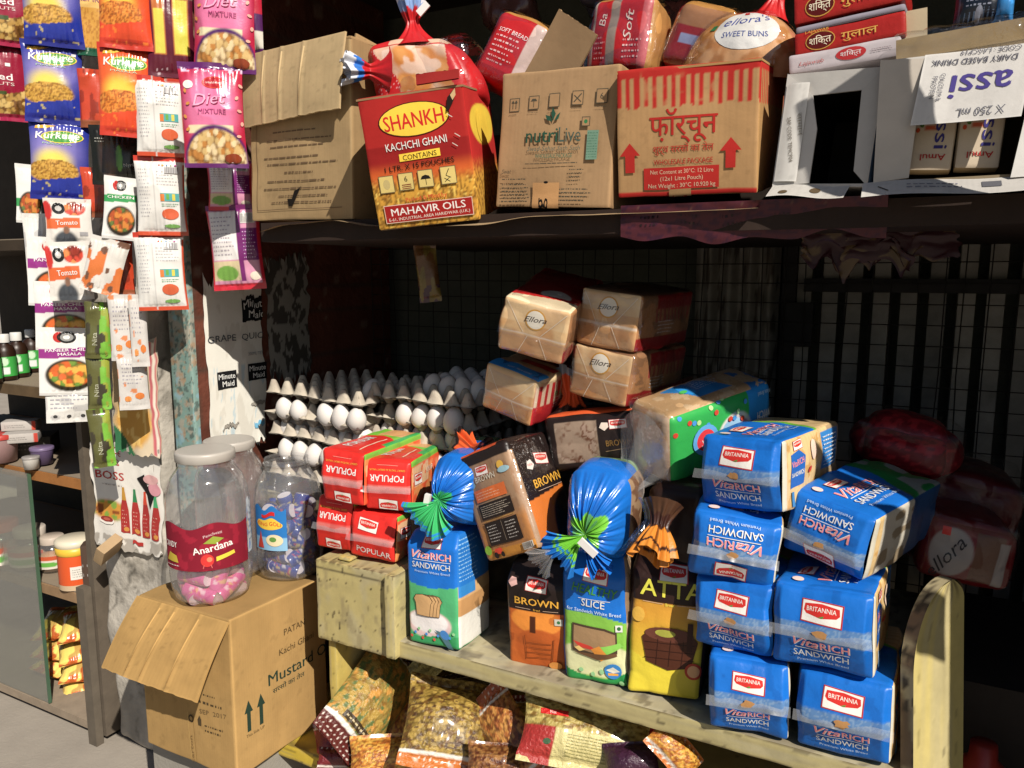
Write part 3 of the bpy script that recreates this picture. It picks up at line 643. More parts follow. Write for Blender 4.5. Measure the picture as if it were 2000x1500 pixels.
for i in range(17):
    x = .012+i*.0095; y = .095+.02*math.sin(i*.8)+.012*(i % 3); S.disc('F', x, y, .0045, .0045, [L('c8402c'), L('3f8fd0'), L('a9d08a')][i % 3])
S.disc('F', .072, .070, .027, .027, L('5aa0d8')); S.disc('F', .072, .070, .019, .019, L('d8343c')); S.text('F', 'VITA', .072, .072, .006, WHITE, 180, bold=.02); S.text('F', 'RICH', .072, .063, .006, WHITE, 180, bold=.02)
g = tr(.222, .07, 180); S.text('F', 'SANDWICH', .222, .083, .017, WHITE, 180, width=.058, bold=.03); S.text('F', 'VitaRICH', .222, .045, .020, PINK, 180, width=.06, bold=.03); S.text('F', 'Premium White Bread', .222, .118, .007, L('b9d5e8'), 180, width=.055)
S.line('F', (.194, .072), (.25, .072), .001, WHITE); S.micro('T', .10, .045, .165, .085, 6, L('bcd7ea'), 3); S.disc('T', .075, .05, .008, .005, L('3fae50'))
o = S.obj('bread_pack', FILM); place(o, (-.312, 1.312, .899), (8.7, -11, 57)); tag(o, 'large green and blue bread pack lying slantwise at the top of the heap', 'bread')
shell(o, gd, 7, .006, faces='LT')
S = Surf()     # its clear gathered tail hanging at the near end
def tail(u, v):
    a = u*math.pi*2; r = .05*(1-v)**1.3+.012+.012*sm(.6, 1, v)*(1+.6*np.sin(5*a)); r = r*(1+.22*np.sin(9*a+2*v)*v)
    return np.stack([-.127-.045*v+.012*np.sin(a*3)*v, np.cos(a)*r, .062-.075*v+np.sin(a)*r*(1-.3*v)], 1)
S.face('F', tail, .2, .08, lambda u, v: mixc(solid(u, L('cfcfcf')), (v > .72)*(v < .8), L('2f6fb4')), nu=70, nv=24); S.obj('gathered_tail', TAPE, o)

# ---- red packs
G_RED = 'red bread packs on the yellow drawer box'
def popular(label, loc, rot, dims, seed, flip=True):
    w, d, h = dims; RD = L('d3241c')
    def F(u, v): c = solid(u, RD); b = sm(.38, .40, v)*sm(.53, .51, v); return mixc(mixc(c, b*.45, L('c9938a')), (noise(uv3(u, v), 7, seed) > .68)*.3, L('9c1a14'))
    def Rt(u, v): c = solid(u, L('d8884a')); c = mixc(c, sm(.35, .5, fbm(uv3(u*2, v), 5, seed)), L('e2572c')); c = mixc(c, rect(u, v, .02, .5, .45, .85)*(n2(u*2, v, 9, seed) > .35), L('dcae82')); c = mixc(c, v > .88, L('6fae35')); return c
    def T(u, v): c = solid(u, RD); c = mixc(c, v > .60+.08*np.sin(u*4), L('6fb52c')); c = mixc(c, (v > .70)*(u > .25), L('cf9a62')); return mixc(c, (u > .86)*(v > .35), L('2f9a4c'))
    S = boxsurf(w, d, h, {'F': F, 'R': Rt, 'T': T, '*': RD}, r=.006, bulge=.002, wr=.0034, seed=seed, ridge=(.44, .012))
    if flip:
        S.text('F', 'POPULAR', w*.5, h*.72, h*.13, WHITE, 180, bold=.035, width=w*.72); S.text('F', 'GREAT TASTE & GREAT VALUE', w*.5, h*.83, h*.035, GOLD, 180, width=w*.76, bold=.02)
        S.line('F', (w*.28, h*.90), (w*.72, h*.90), .0006, L('e0a090')); logo(S, 'F', w*.52, h*.14, w*.40, 180)
    else:
        logo(S, 'F', w*.42, h*.74, w*.42, -4); S.text('F', 'POPULAR', w*.55, h*.12, h*.13, L('d8c8c4'), -4, bold=.035, width=w*.74)
    S.text('T', 'POPULAR', w*.45, d*.36, w*.26, WHITE, 90, bold=.03, width=d*.4); S.line('T', (w*.72, d*.1), (w*.72, d*.55), .003, L('e0c0a8'))
    logo(S, 'R', d*.16, h*.60, d*.2, 0); S.text('R', 'POPULAR', d*.5, h*.62, h*.12, L('e8d0b8'), 0, bold=.03, width=d*.24)
    o = S.obj('red_bread_pack', FILM); place(o, loc, rot); tag(o, label, 'bread', G_RED); seal(o, w, -d/2-.011, h*.46, seed, .011, .006); return o
popular('red bread pack on the upper left of its block, upside down', (-.958, 1.225, .778), (-.7, 2, 5.6), (.094, .225, .104), 3)
popular('red bread pack on the upper right of its block, beside the tied blue bag', (-.891, 1.237, .764), (-3, .4, 16.8), (.095, .2, .100), 5)
popular('red bread pack on the lower left of its block, by the blue candy jar', (-.993, 1.229, .668), (-4, .8, 2.8), (.088, .197, .106), 7)
popular('red bread pack on the lower right with its logo right way up', (-.906, 1.230, .666), (-3.5, 2.8, 6), (.102, .2, .092), 9, False)

# ---- upright packs along the bench
def taper(d, h, v1=.8, k=.45, lean=0):
    def f(Q):
        t = sm(v1, 1.02, Q[:, 2]/h); Q = Q.copy(); Q[:, 1] *= 1-k*t; Q[:, 0] *= 1-.12*t; Q[:, 0] += lean*Q[:, 2]; return Q
    return f
def slices(S, k, x, y, s):
    for i in range(4):
        dx = (3-i)*.22*s; p = [(-.5, -.6), (.38, -.62), (.5, .15), (.62, .35), (.45, .62), (0, .72), (-.5, .62), (-.66, .38), (-.52, .15)]
        S.poly(k, [(x+dx+a*s*1.07, y+b*s*1.05) for a, b in p], L('3a2a1c'), 2); S.poly(k, [(x+dx+a*s, y+b*s) for a, b in p], L('c49a66'), 2)
# 1: sandwich pack standing on the left
def vF(u, v):
    c = solid(u, BLUE); c = mixc(c, v < .56-.03*np.sin(u*3), L('46a86c')); c = mixc(c, ell(u, v, .42, .20, .44, .13), L('d6b6b4')); c = mixc(c, ell(u, v, .42, .22, .38, .10), L('e2dcda')); return mixc(c, (v < .07+.05*u), L('2f9457'))
def vR(u, v):
    c = solid(u, L('1b6fc0')); c = mixc(c, v < .56, L('c9a06c')); c = mixc(c, v < .44, L('b98a56')); c = mixc(c, v < .30, L('d5d2ca')); c = mixc(c, rect(u, v, 0, .45, .46, .56), L('2b7fc4')); return mixc(c, (v < .03), L('46a86c'))
w_, d_, h_ = .110, .119, .212
S = boxsurf(w_, d_, h_, {'F': vF, 'R': vR, 'T': BLUE, '*': BLUE*.9}, r=.008, bulge=.005, wr=.002, seed=91, deform=taper(d_, h_, .86, .3))
logo(S, 'F', .055, .196, .040, 3); vtext(S, 'F', .056, .158, .082, 0); slices(S, 'F', .040, .078, .030); S.micro('R', .004, .125, .075, .205, 11, L('7fb4e0'), 3)
for i in range(12): S.disc('F', .010+i*.0082, .020+.008*((i*7) % 3)-.004, .0028, .0028, [L('c8503c'), L('3f8fd0'), L('8ac48a')][i % 3])
S.poly('F', [(.062, .035), (.085, .030), (.10, .002), (.088, .004)], L('4a6f7a')); S.disc('F', .082, .028, .010, .008, L('3f7fc0'), -40)
o = S.obj('sandwich_bread_pack', FILM); place(o, (-.741, 1.165, .537), (-3, -2.6, 1.3)); tag(o, 'upright blue and green bread pack with sliced loaf picture, left end of the bench', 'bread')
# 2: brown pack standing
def bF(u, v):
    c = solid(u, BLK); lo = v < .585; c = mixc(c, lo, L('c05f1e')); c = mixc(c, ell(u, v, .5, .50, .42, .13)*lo, L('e0872a')); c = mixc(c, ell(u, v, .55, .22, .42, .20)*lo, L('b5561a')); c = mixc(c, rect(u, v, .38, .5, .38, .54), L('4a2412')); return mixc(c, (n2(u, v, 9, 4) > .72)*lo*.5, L('8f3d12'))
S = boxsurf(.110, .105, .190, {'F': bF, '*': BLK}, r=.008, bulge=.006, wr=.0028, seed=95, deform=taper(.1, .19, .8, .5))
logo(S, 'F', .055, .160, .038, -2); S.text('F', 'BROWN', .056, .124, .0135, GOLD, 0, bold=.06, width=.078); S.line('F', (.018, .117), (.045, .1165), .0008, L('c9a890')); S.line('F', (.068, .1165), (.095, .117), .0008, L('c9a890')); S.text('F', 'Bread', .0565, .1145, .004, GOLD, width=.012)
S.poly('F', [(.005, .160), (.012, .153), (.022, .158), (.018, .166), (.009, .167)], L('d8a8a0')); S.rc('F', .088, .092, .102, .104, L('b8b4a8')); S.disc('F', .095, .098, .003, .003, L('2f6a3a'))
for i in range(4): S.line('F', (.036, .052-.010*i), (.082, .056-.010*i), .0012, L('7a3a14')); 
S.line('F', (.036, .02), (.034, .066), .0014, L('7a3a14')); S.line('F', (.082, .02), (.086, .066), .0014, L('7a3a14')); S.disc('F', .088, .012, .012, .008, L('d08a3a'))
o = S.obj('brown_bread_pack', FILM); place(o, (-.551, 1.192, .537), (6, 0, 8)); tag(o, 'upright black and orange brown bread pack between the blue packs', 'bread')
# 3: healthy slice
def hF(u, v):
    e = .575-.07*u+.03*np.sin(u*3); c = solid(u, BLUE); lo = v < e; c = mixc(c, lo, L('7cb83c')); c = mixc(c, ell(u, v, .5, .20, .62, .14)*lo, L('d3d3a0')); c = mixc(c, v < .12-.07*np.sin(u*3.14), L('1f8f45')); return c
S = boxsurf(.112, .115, .222, {'F': hF, 'R': lambda u, v: mixc(solid(u, L('8f7458')), fbm(uv3(u, v), 6, 3) > .55, L('b59a7c')), '*': BLUE}, r=.010, bulge=.007, wr=.004, seed=99, deform=taper(.115, .222, .82, .4))
logo(S, 'F', .060, .192, .042, -6); S.text('F', 'HEALTHY', .058, .160, .016, L('3f8f2c'), -6, bold=.03, shear=.15, width=.078); S.line('F', (.03, .153), (.085, .1505), .0008, WHITE); S.text('F', 'SLICE', .055, .139, .0125, WHITE, -4, bold=.03, width=.040); S.text('F', 'for Sandwich White Bread', .056, .128, .006, L('cfe0f0'), -3, width=.092)
S.poly('F', [(.018, .060), (.052, .052), (.094, .060), (.094, .098), (.075, .104), (.018, .108)], L('4a3a2c')); S.poly('F', [(.021, .066), (.052, .060), (.091, .066), (.091, .095), (.074, .100), (.021, .104)], L('9a7a56')); S.poly('F', [(.02, .078), (.05, .072), (.07, .062), (.06, .064), (.03, .068)], L('c83a2c')); S.poly('F', [(.05, .066), (.064, .074), (.078, .066), (.072, .05), (.066, .045)], L('d88a2c'))
S.poly('F', [(.066, .073), (.098, .080), (.106, .074), (.09, .066), (.076, .06)], L('7fc04a')); S.poly('F', [(.02, .058), (.06, .047), (.094, .056), (.092, .062), (.05, .058)], L('6a4a30')); S.poly('F', [(.022, .066), (.03, .07), (.04, .064), (.03, .06)], L('e0c070'))
S.rc('F', .092, .100, .104, .112, L('d5d5d0')); S.disc('F', .098, .106, .0035, .0035, L('2f6a3a')); S.disc('F', .086, .028, .015, .014, L('2f7fc4')); S.poly('F', [(.074, .028), (.086, .036), (.098, .028), (.086, .024)], L('d5d5c8')); S.rc('F', .077, .02, .095, .024, L('e0a03a'))
for x, y in ((.03, .025), (.05, .018), (.066, .024), (.1, .008)): S.disc('F', x, y, .004, .004, L('8fc48a'))
o = S.obj('sliced_bread_pack', FILM); place(o, (-.435, 1.188, .537), (1, -2.8, 5)); tag(o, 'upright blue and lime green bread pack with a drawn sandwich', 'bread'); shell(o, (.112, .115, .2), 5, .006, faces='R')
# 4: atta
def aF(u, v):
    c = solid(u, L('2c1a16')); c = mixc(c, v < .66, L('c98f22')); c = mixc(c, sm(.62, .25, v)*(v < .66), L('d8b81c')); c = mixc(c, (v < .36-.1*np.sin(u*3+.5)), L('d9c41f')); c = mixc(c, ell(u, v, .86, .13, .2, .12)*.5, L('a8961c')); return c
S = boxsurf(.118, .115, .238, {'F': aF, '*': L('2c1a16')}, r=.010, bulge=.008, wr=.003, seed=103, deform=taper(.115, .238, .8, .6))
logo(S, 'F', .066, .205, .044, 1); S.text('F', 'ATTA', .064, .168, .027, L('d9d23a'), 0, bold=.04, width=.096); S.line('F', (.02, .158), (.052, .157), .0008, L('c9a890')); S.line('F', (.074, .157), (.11, .157), .0008, L('c9a890')); S.text('F', 'Bread', .063, .154, .005, L('d9d23a'), width=.014)
S.poly('F', [(.022, .10), (.03, .060), (.065, .048), (.10, .056), (.108, .10), (.098, .112), (.065, .116), (.032, .112)], L('4a2618')); S.disc('F', .064, .108, .038, .012, L('63372a')); S.disc('F', .058, .110, .016, .006, L('a9a83a'))
for i in range(3): S.line('F', (.026, .092-.013*i), (.104, .095-.013*i), .0012, L('2c140e'))
for x in (.045, .065, .085): S.line('F', (x, .055), (x+.002, .10), .0009, L('2c140e'))
S.rc('F', .092, .085, .100, .13, L('3a1a12')); S.disc('F', .104, .052, .013, .014, L('b03a22')); S.disc('F', .104, .052, .009, .010, L('d8a06a')); S.disc('F', .015, .135, .010, .012, L('d9a83a'))
o = S.obj('atta_bread_pack', FILM); place(o, (-.329, 1.190, .537), (-4, .8, 11)); tag(o, 'upright yellow and dark brown atta bread pack, right of the lime green pack', 'bread')

# ---- leaning brown pack with printed back, its knot and the one behind it
def bt(u, v):
    c = solid(u, L('9a7a5e')); c = mixc(c, sm(.45, .3, v), L('a8703c')); c = mixc(c, (fbm(uv3(u, v), 10, 4) > .58)*.5, L('8a6244')); c = mixc(c, (v > .88), BLK); c = mixc(c, (u < .045)*(v < .5), L('d8682a')); c = mixc(c, (v < .10), L('c0802a')); c = mixc(c, (u < .03)*(v > .5), L('3a2a24')); return c
def btR(u, v): c = solid(u, BLK); c = mixc(c, v < .40+.1*u, L('d0701f')); c = mixc(c, ell(u, v, 1, .1, .5, .35), L('2a160f')); return mixc(c, (u < .10)*(v < .9), L('a8876a'))
bw, bd, bh = .122, .120, .184
S = boxsurf(bw, bd, bh, {'F': bt, 'R': btR, 'T': lambda u, v: mixc(solid(u, BLK), (v < .35)*(u < .8), L('d8562a')), '*': BLK}, r=.010, bulge=.005, wr=.0026, seed=107)
logo(S, 'F', .056, .150, .028, 0); S.text('F', 'BROWN', .060, .132, .010, L('cfc6b4'), 0, bold=.04, width=.046)
S.disc('F', .022, .130, .012, .006, L('7fa8b4')); S.disc('F', .100, .147, .007, .007, L('d8a83a')); S.disc('F', .104, .139, .012, .005, L('8fb4c0'))
S.rc('F', .026, .100, .098, .120, L('cf642a')); S.micro('F', .030, .103, .094, .117, 3, L('d89a78'), 2); S.rc('F', .026, .070, .102, .096, BLK); S.micro('F', .030, .073, .098, .093, 6, L('a89a8a'), 4); S.rc('F', .026, .026, .102, .064, BLK); S.micro('F', .030, .030, .060, .060, 6, L('b8b0a8'), 6); S.micro('F', .074, .030, .098, .060, 6, L('b8b0a8'), 7)
S.rc('F', .066, .030, .0675, .062, L('7a6a5a')); S.line('F', (.028, .067), (.1, .0675), .001, L('a8803a'))
S.poly('F', [(.028, .012), (.044, .011), (.05, .017), (.046, .021), (.032, .02)], L('d8442a')); S.disc('F', .032, .010, .005, .005, BLK); S.disc('F', .048, .010, .004, .004, BLK); S.disc('F', .016, .020, .008, .008, L('7fae2a')); S.rc('F', .095, .008, .116, .019, L('b9b2a8'))
for i in range(9): S.rc('F', .096+i*.0022, .009, .0968+i*.0022, .018, BLK, 1)
logo(S, 'R', .075, .140, .034, -6); S.poly('R', [(.03, .128), (.042, .124), (.05, .132), (.044, .142), (.034, .139)], L('d8d0c8')); S.text('R', 'NEW', .040, .131, .004, RED, 0); S.text('R', 'BROWN', .073, .096, .015, GOLD, 4, bold=.05, width=.076); S.line('R', (.04, .088), (.11, .092), .0008, L('c9a890'))
o = S.obj('brown_bread_pack', FILM); place(o, (-.570, 1.174, .734), (-1.8, -25, -12)); o.scale = (1.06, 1, 1.06); tag(o, 'leaning brown bread pack showing its printed back panel, above the upright packs', 'bread')
shell(o, (bw, bd, bh), 12, .005, faces='R')

def knot(parent, loc, rot, cols, seed, r0=.035, neck=.008, flare=.03, hgt=.075, zn=.45, mat_=None, name='tied_end', squash=1.):
    """gathered film: wide foot, tight neck, crumpled flared end; cols = list of (z fraction, colour)"""
    S = Surf()
    def fn(u, v):
        a = u*2*math.pi; rr = np.where(v < zn, neck+(r0-neck)*np.clip(1-v/zn, 0, 1)**1.7, neck+(flare-neck)*np.clip((v-zn)/(1-zn), 0, 1)**.9)
        pl = (.16*np.sin(9*a+seed)+.12*np.sin(14*a+2*seed)+.25*(noise(np.stack([np.cos(a)*1.3, np.sin(a)*1.3, v*1.2], 1), 2.2, seed)-.5))*np.where(v < zn, v/zn*.7+.1, .9); rr = rr*(1+pl)
        z = v*hgt+.25*flare*np.where(v > zn, np.sin(3*a+seed)*((v-zn)/(1-zn)), 0); return np.stack([np.cos(a)*rr, np.sin(a)*rr*squash, z], 1)
    def pc(u, v):
        c = solid(u, cols[0][1])
        for t, col in cols[1:]: c = mixc(c, v+.04*np.sin(u*40) > t, col)
        return c
    S.face('F', fn, .1, hgt, pc, nu=110, nv=34); o = S.obj(name, mat_ or FILM, parent); place(o, loc, rot); return o
ORG = L('d8561f')
knot(o, (-.040, -.01, bh-.014), (-18, -52, 10), [(0, BLK), (.22, ORG), (.90, BLK)], 3, .042, .016, .030, .072, squash=.6)
# the brown pack behind
def b2(u, v): c = solid(u, BLK); win = rect(u, v, .12, .60, .16, .86); c = mixc(c, win, L('8f7a68')); k = fbm(uv3(u*1.4, v), 9, 6); c = mixc(c, win*sm(.45, .6, k)*ell(u, v, .38, .5, .2, .45, .4), L('5a3320')); return mixc(c, win*(k > .62)*.5, L('b5a08e'))
S = boxsurf(.150, .14, .100, {'F': b2, 'T': lambda u, v: mixc(solid(u, BLK), v < .25, L('c8501f')), '*': BLK}, r=.012, bulge=.006, wr=.004, seed=111)
logo(S, 'F', .124, .076, .028, 2); S.poly('F', [(.094, .072), (.102, .066), (.109, .072), (.108, .079), (.098, .080)], L('d8c8b8')); S.text('F', 'BROWN', .122, .040, .010, L('7a5a2a'), 0, width=.04, bold=.04); S.line('F', (.1, .032), (.145, .036), .0012, L('7a6248'))
q = onY(1156, 925, 1.225); o = S.obj('brown_bread_pack', FILM); place(o, (q[0]+.0, 1.295, q[2]), (-4, -10, 4)); o.scale = (1.12, 1, 1.05); tag(o, 'brown bread pack lying behind, with a clear window on dark slices', 'bread')
knot(o, (-.045, -.01, .092), (-8, 5, 0), [(0, BLK), (.2, ORG), (.82, L('8a8f96'))], 8, .04, .013, .026, .085)

# ---- blue bags with gathered fronts
def gathered(label, loc, rot, dims, kx, kz, seed, ctr, name='tied_bread_bag', side=None, pull=.03, gr=.26):
    w, d, h = dims
    S = boxsurf(w, d, h, {'*': BLUE, 'T': lambda u, v: mixc(solid(u, BLUE), v > .6, L('7a9a6a')), 'R': side if side is not None else BLUE}, r=.026, bulge=.008, wr=.003, seed=seed, faces='TRLBD', hide='LBD')
    def fn(u, v):
        a = u*2*math.pi; cx, cz = np.cos(a), np.sin(a); n = 5.0; k = (np.abs(cx)**n+np.abs(cz)**n)**(-1/n); rx, rz = k*cx*w/2, k*cz*h/2
        t = v; X = kx+(rx-kx)*t; Z = kz+(rz-kz)*t; y = -d/2+.012*t**6-pull*(1-t)**1.5-.020*np.sin(math.pi*np.clip(t, 0, 1))**1.0
        pl = (np.sin(15*a+1.5*t+seed+1.2*np.sin(3*a))+.6*np.sin(26*a+seed*2+np.sin(5*a))+.5*np.sin(43*a+t*2))*.0032*(1-t)**.6*np.clip(t*5, .2, 1)
        big = (fbm(np.stack([X, Z, 0*X], 1), 26, seed)-.5)*.010*np.sin(math.pi*t)
        return np.stack([X, y+pl+big, Z+h/2], 1)
    def pc(u, v):
        c = solid(u, BLUE); wv = gr*(1+.25*np.sin(u*12.6+1)+.2*np.sin(u*31)); c = mixc(c, v < wv, ctr); c = mixc(c, (noise(uv3(u*8, v), 3, seed) > .7)*.35, DBLUE); return c
    S.face('F', fn, .4, .09, pc, nu=240, nv=44); o = S.obj(name, FOIL); place(o, loc, rot); tag(o, label, 'bread'); return o, S
def skirt(parent, kx, y, kz, a0, a1, ln, cols, seed, mat_=None, drop=.02, name='film_skirt', twist=0.):
    S = Surf()
    def fn(u, v):
        a = np.radians(a0+(a1-a0)*u); l = ln*v*(1+.12*np.sin(u*9+seed)); l = l*(1+.10*(noise(uv3(u, u*0), 16, seed)-.5)*v); pl = .005*np.sin(u*26+seed+2*np.sin(u*7))*v**.5+.004*np.sin(u*61+v*3)*v**.7
        return np.stack([kx+np.cos(a)*l, y-.004-.018*np.sin(v*2.2)+pl, kz+np.sin(a)*l], 1)
    def pc(u, v):
        c = solid(u, cols[0][1])
        for t, col in cols[1:]: c = mixc(c, v+.02*np.sin(u*17) > t, col)
        return c
    S.face('F', fn, ln*2, ln, pc, nu=150, nv=28); return S.obj(name, mat_ or FILM, parent)
SG = L('2fae62')
q = onY(862, 1018, 1.135); o, S = gathered('blue bread bag tied with a bright green skirt, on top of the left upright pack', (q[0]+.012, 1.245, q[2]-.004), (0, 4, 8), (.100, .21, .122), -.022, -.008, 3, SG, side=lambda u, v: mixc(solid(u, CREAM), fbm(uv3(u, v), 6, 2) > .5, L('b9783c')))
skirt(o, -.022, -.135, .050, 188, 318, .060, [(0, SG), (.80, L('1c86d0')), (.86, SG), (.91, L('1c86d0'))], 2)
m = Mesh(); m.box((-.040, -.145, .052), (.010, .008, .020), L('dcd8d4'), (0, 8, 0)); m.build('closure_clip', PLASTIC, o)
logo(S, 'T', .04, .04, .05, 20)
q = onY(1172, 1082, 1.11); o, S = gathered('round blue bread bag gathered around a white clip, above the lime green pack', (q[0]-.022, 1.185, q[2]-.014), (2, 3, 4), (.106, .11, .144), -.008, -.022, 9, LIME, side=lambda u, v: mixc(solid(u, L('8f7458')), fbm(uv3(u, v), 6, 2) > .5, L('6a4a34')), gr=.42)
skirt(o, -.010, -.085, .048, 175, 262, .062, [(0, LIME), (.55, L('1c86d0')), (.62, LIME), (.68, L('1272c8')), ], 5)
skirt(o, -.050, -.095, .020, 175, 262, .042, [(0, L('cfcfcf'))], 6, TAPE, name='clear_film_end')
skirt(o, -.006, -.083, .046, 285, 335, .060, [(0, L('0b4c9c')), (.4, BLUE)], 8)
m = Mesh(); m.box((.006, -.112, .040), (.034, .004, .012), L('dedad6'), (0, 36, 0)); m.build('closure_clip', PLASTIC, o)

# ---- orange and black tied end of a further atta pack between the columns
q = onY(1304, 1075, 1.15); e = empty('tied_atta_pack', q); tag(e, 'dark bread bag with an orange tied end, left of the blue columns', 'bread')
S = boxsurf(.10, .18, .16, {'*': L('2a1a14')}, r=.02, bulge=.008, wr=.005, seed=121); S.obj('wrapper', FILM, e, (.005, .115, -.06))
knot(e, (.0, -.03, .085), (150, 20, 30), [(0, L('4a3020')), (.25, L('3a2018')), (.50, L('c87a1c')), (.8, L('3a2018')), (.86, L('c87a1c'))], 4, .030, .012, .032, .085)
knot(e, (-.015, -.02, .085), (160, 5, 10), [(0, L('cfcfcf'))], 6, .028, .012, .034, .075, mat_=CLEAR, name='clear_film_end')

# ---- ellora loaves stacked behind
G_EL = 'tan loaves in clear wrap stacked against the dark back'
def ellora(label, loc, rot, dims, seed, top, redR=True, blue=False):
    w, d, h = dims
    def F(u, v):
        c = solid(u, L('c4925e')); c = mixc(c, sm(.42, .62, fbm(uv3(u, v, 1, .8), 4, seed)), L('d4ae7c')); c = mixc(c, (v > .62)*.4, L('dcc49a')); c = mixc(c, (v < .38)*.5, L('a8693c')); return mixc(c, (np.abs(v-.42) < .012), L('d6c0aa'))
    def Rt(u, v):
        c = solid(u, L('a8764c')); c = mixc(c, fbm(uv3(u, v), 5, seed) > .55, L('8c6444'))
        if redR: c = mixc(c, (v < .26)+(v > .74)*(u > .3), L('8f2020')); c = mixc(c, (v > .5)*(np.sin(u*90) > .2)*(u > .25)*(v < .76), L('9a4038'))
        if blue: c = solid(u, L('b8232a')); c = mixc(c, (v > .42)*(np.sin(u*60) > 0), L('d8c0a4')); c = mixc(c, v > .86, L('cbb38a'))
        return c
    S = boxsurf(w, d, h, {'F': F, 'R': Rt, 'T': top, '*': L('9a6a44')}, r=.007, bulge=.003, wr=.0042, seed=seed, faces='FRTLBD', hide='BD')
    S.micro('R', d*.32, h*.30, d*.62, h*.55, 4, L('d0c0b8'), seed)
    if not blue:
        S.disc('F', w*.5, h*.72, .0185, .0185, L('c9902c')); S.disc('F', w*.5, h*.72, .0160, .0160, L('e0d8c8')); S.text('F', 'Ellora', w*.5, h*.68, .010, L('2a1a18'), 6, shear=.4, bold=.03, width=.040)
    else:
        S.rc('T', 0, d*.02, w, d*.2, L('1b86cc')); S.text('T', 'SOFT  MILK LOAF', w*.55, d*.075, .006, WHITE, 0, width=.05); S.rc('T', w*.3, d*.3, w*.95, d*.42, L('b8232a')); S.text('R', 'PLUS', d*.4, h*.55, .010, L('2f8a4a'), 0, bold=.03)
    for a, b in (((.06, .95), (.34, .45)), ((.94, .93), (.62, .45)), ((.30, .04), (.42, .40)), ((.75, .05), (.60, .40))): S.line('F', (w*a[0], h*a[1]), (w*b[0], h*b[1]), .0009, L('e0d2bc'), 12)
    o = S.obj('loaf', FILM); k = .955; place(o, (loc[0]*k, loc[1]*k, 1.22+(loc[2]-1.22)*k), rot); o.scale = (k*1.09, k, k*1.08); tag(o, label, 'bread', G_EL); shell(o, dims, seed, .004, grow=.002); seal(o, w, -d/2-.004, h*.44, seed, .010, .006, mat_=CLEAR); return o
redT = lambda u, v: mixc(mixc(mixc(solid(u, L('94181c')), ell(u, v, .62, .25, .22, .10), L('c9c0b4')), (v < .14+.1*u), L('c8201f')), (v < .10+.1*u), L('d8c4a0'))
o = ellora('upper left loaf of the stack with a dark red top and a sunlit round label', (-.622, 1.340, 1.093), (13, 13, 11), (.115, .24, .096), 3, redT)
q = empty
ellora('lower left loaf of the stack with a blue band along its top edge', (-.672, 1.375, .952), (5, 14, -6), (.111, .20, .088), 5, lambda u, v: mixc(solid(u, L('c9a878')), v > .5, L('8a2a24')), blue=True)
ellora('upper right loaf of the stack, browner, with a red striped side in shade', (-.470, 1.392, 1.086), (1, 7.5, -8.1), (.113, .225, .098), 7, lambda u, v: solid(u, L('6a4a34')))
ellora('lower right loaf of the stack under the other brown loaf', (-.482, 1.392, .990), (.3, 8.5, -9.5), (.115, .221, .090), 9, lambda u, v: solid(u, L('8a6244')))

# ---- bags in the shade at the far right
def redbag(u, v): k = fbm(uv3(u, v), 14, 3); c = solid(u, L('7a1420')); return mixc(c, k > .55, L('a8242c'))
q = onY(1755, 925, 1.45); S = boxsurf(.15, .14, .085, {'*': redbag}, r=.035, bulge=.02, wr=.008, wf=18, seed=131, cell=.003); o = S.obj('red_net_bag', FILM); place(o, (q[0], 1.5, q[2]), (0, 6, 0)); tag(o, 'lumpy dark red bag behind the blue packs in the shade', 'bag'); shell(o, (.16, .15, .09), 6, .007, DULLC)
def elF(u, v): c = solid(u, L('6a1218')); c = mixc(c, rect(u, v, .55, .86, .1, .9), L('5f3c2c')); c = mixc(c, ell(u, v, .30, .5, .24, .40), L('8f8884')); return mixc(c, rect(u, v, .82, .93, .05, .8), L('857c78'))  # print colours darkened to paint in the shade of this corner
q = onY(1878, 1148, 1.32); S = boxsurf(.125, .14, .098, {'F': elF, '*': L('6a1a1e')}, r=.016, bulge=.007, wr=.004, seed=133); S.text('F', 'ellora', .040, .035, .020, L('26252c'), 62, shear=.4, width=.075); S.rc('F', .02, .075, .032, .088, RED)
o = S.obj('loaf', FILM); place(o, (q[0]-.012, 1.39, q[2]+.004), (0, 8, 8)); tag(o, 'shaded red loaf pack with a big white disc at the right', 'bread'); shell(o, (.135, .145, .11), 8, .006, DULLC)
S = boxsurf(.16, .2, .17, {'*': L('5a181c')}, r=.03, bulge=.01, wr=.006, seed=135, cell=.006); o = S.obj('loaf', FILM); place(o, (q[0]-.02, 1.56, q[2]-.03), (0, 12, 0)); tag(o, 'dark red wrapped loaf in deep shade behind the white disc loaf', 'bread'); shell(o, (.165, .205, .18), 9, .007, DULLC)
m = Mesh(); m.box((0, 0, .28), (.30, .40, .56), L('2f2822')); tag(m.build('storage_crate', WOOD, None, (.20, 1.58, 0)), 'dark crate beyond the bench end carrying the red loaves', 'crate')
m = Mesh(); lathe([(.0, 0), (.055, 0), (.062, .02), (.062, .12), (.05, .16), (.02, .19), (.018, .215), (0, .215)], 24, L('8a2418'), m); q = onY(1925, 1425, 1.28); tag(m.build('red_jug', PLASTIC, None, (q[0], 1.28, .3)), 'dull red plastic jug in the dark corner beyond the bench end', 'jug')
m = Mesh(); m.box((0, 0, .15), (.2, .2, .30), L('2a251f')); tag(m.build('floor_box', WOOD, None, (q[0]+.02, 1.28, 0)), 'dark low box under the red jug beyond the bench', 'box')

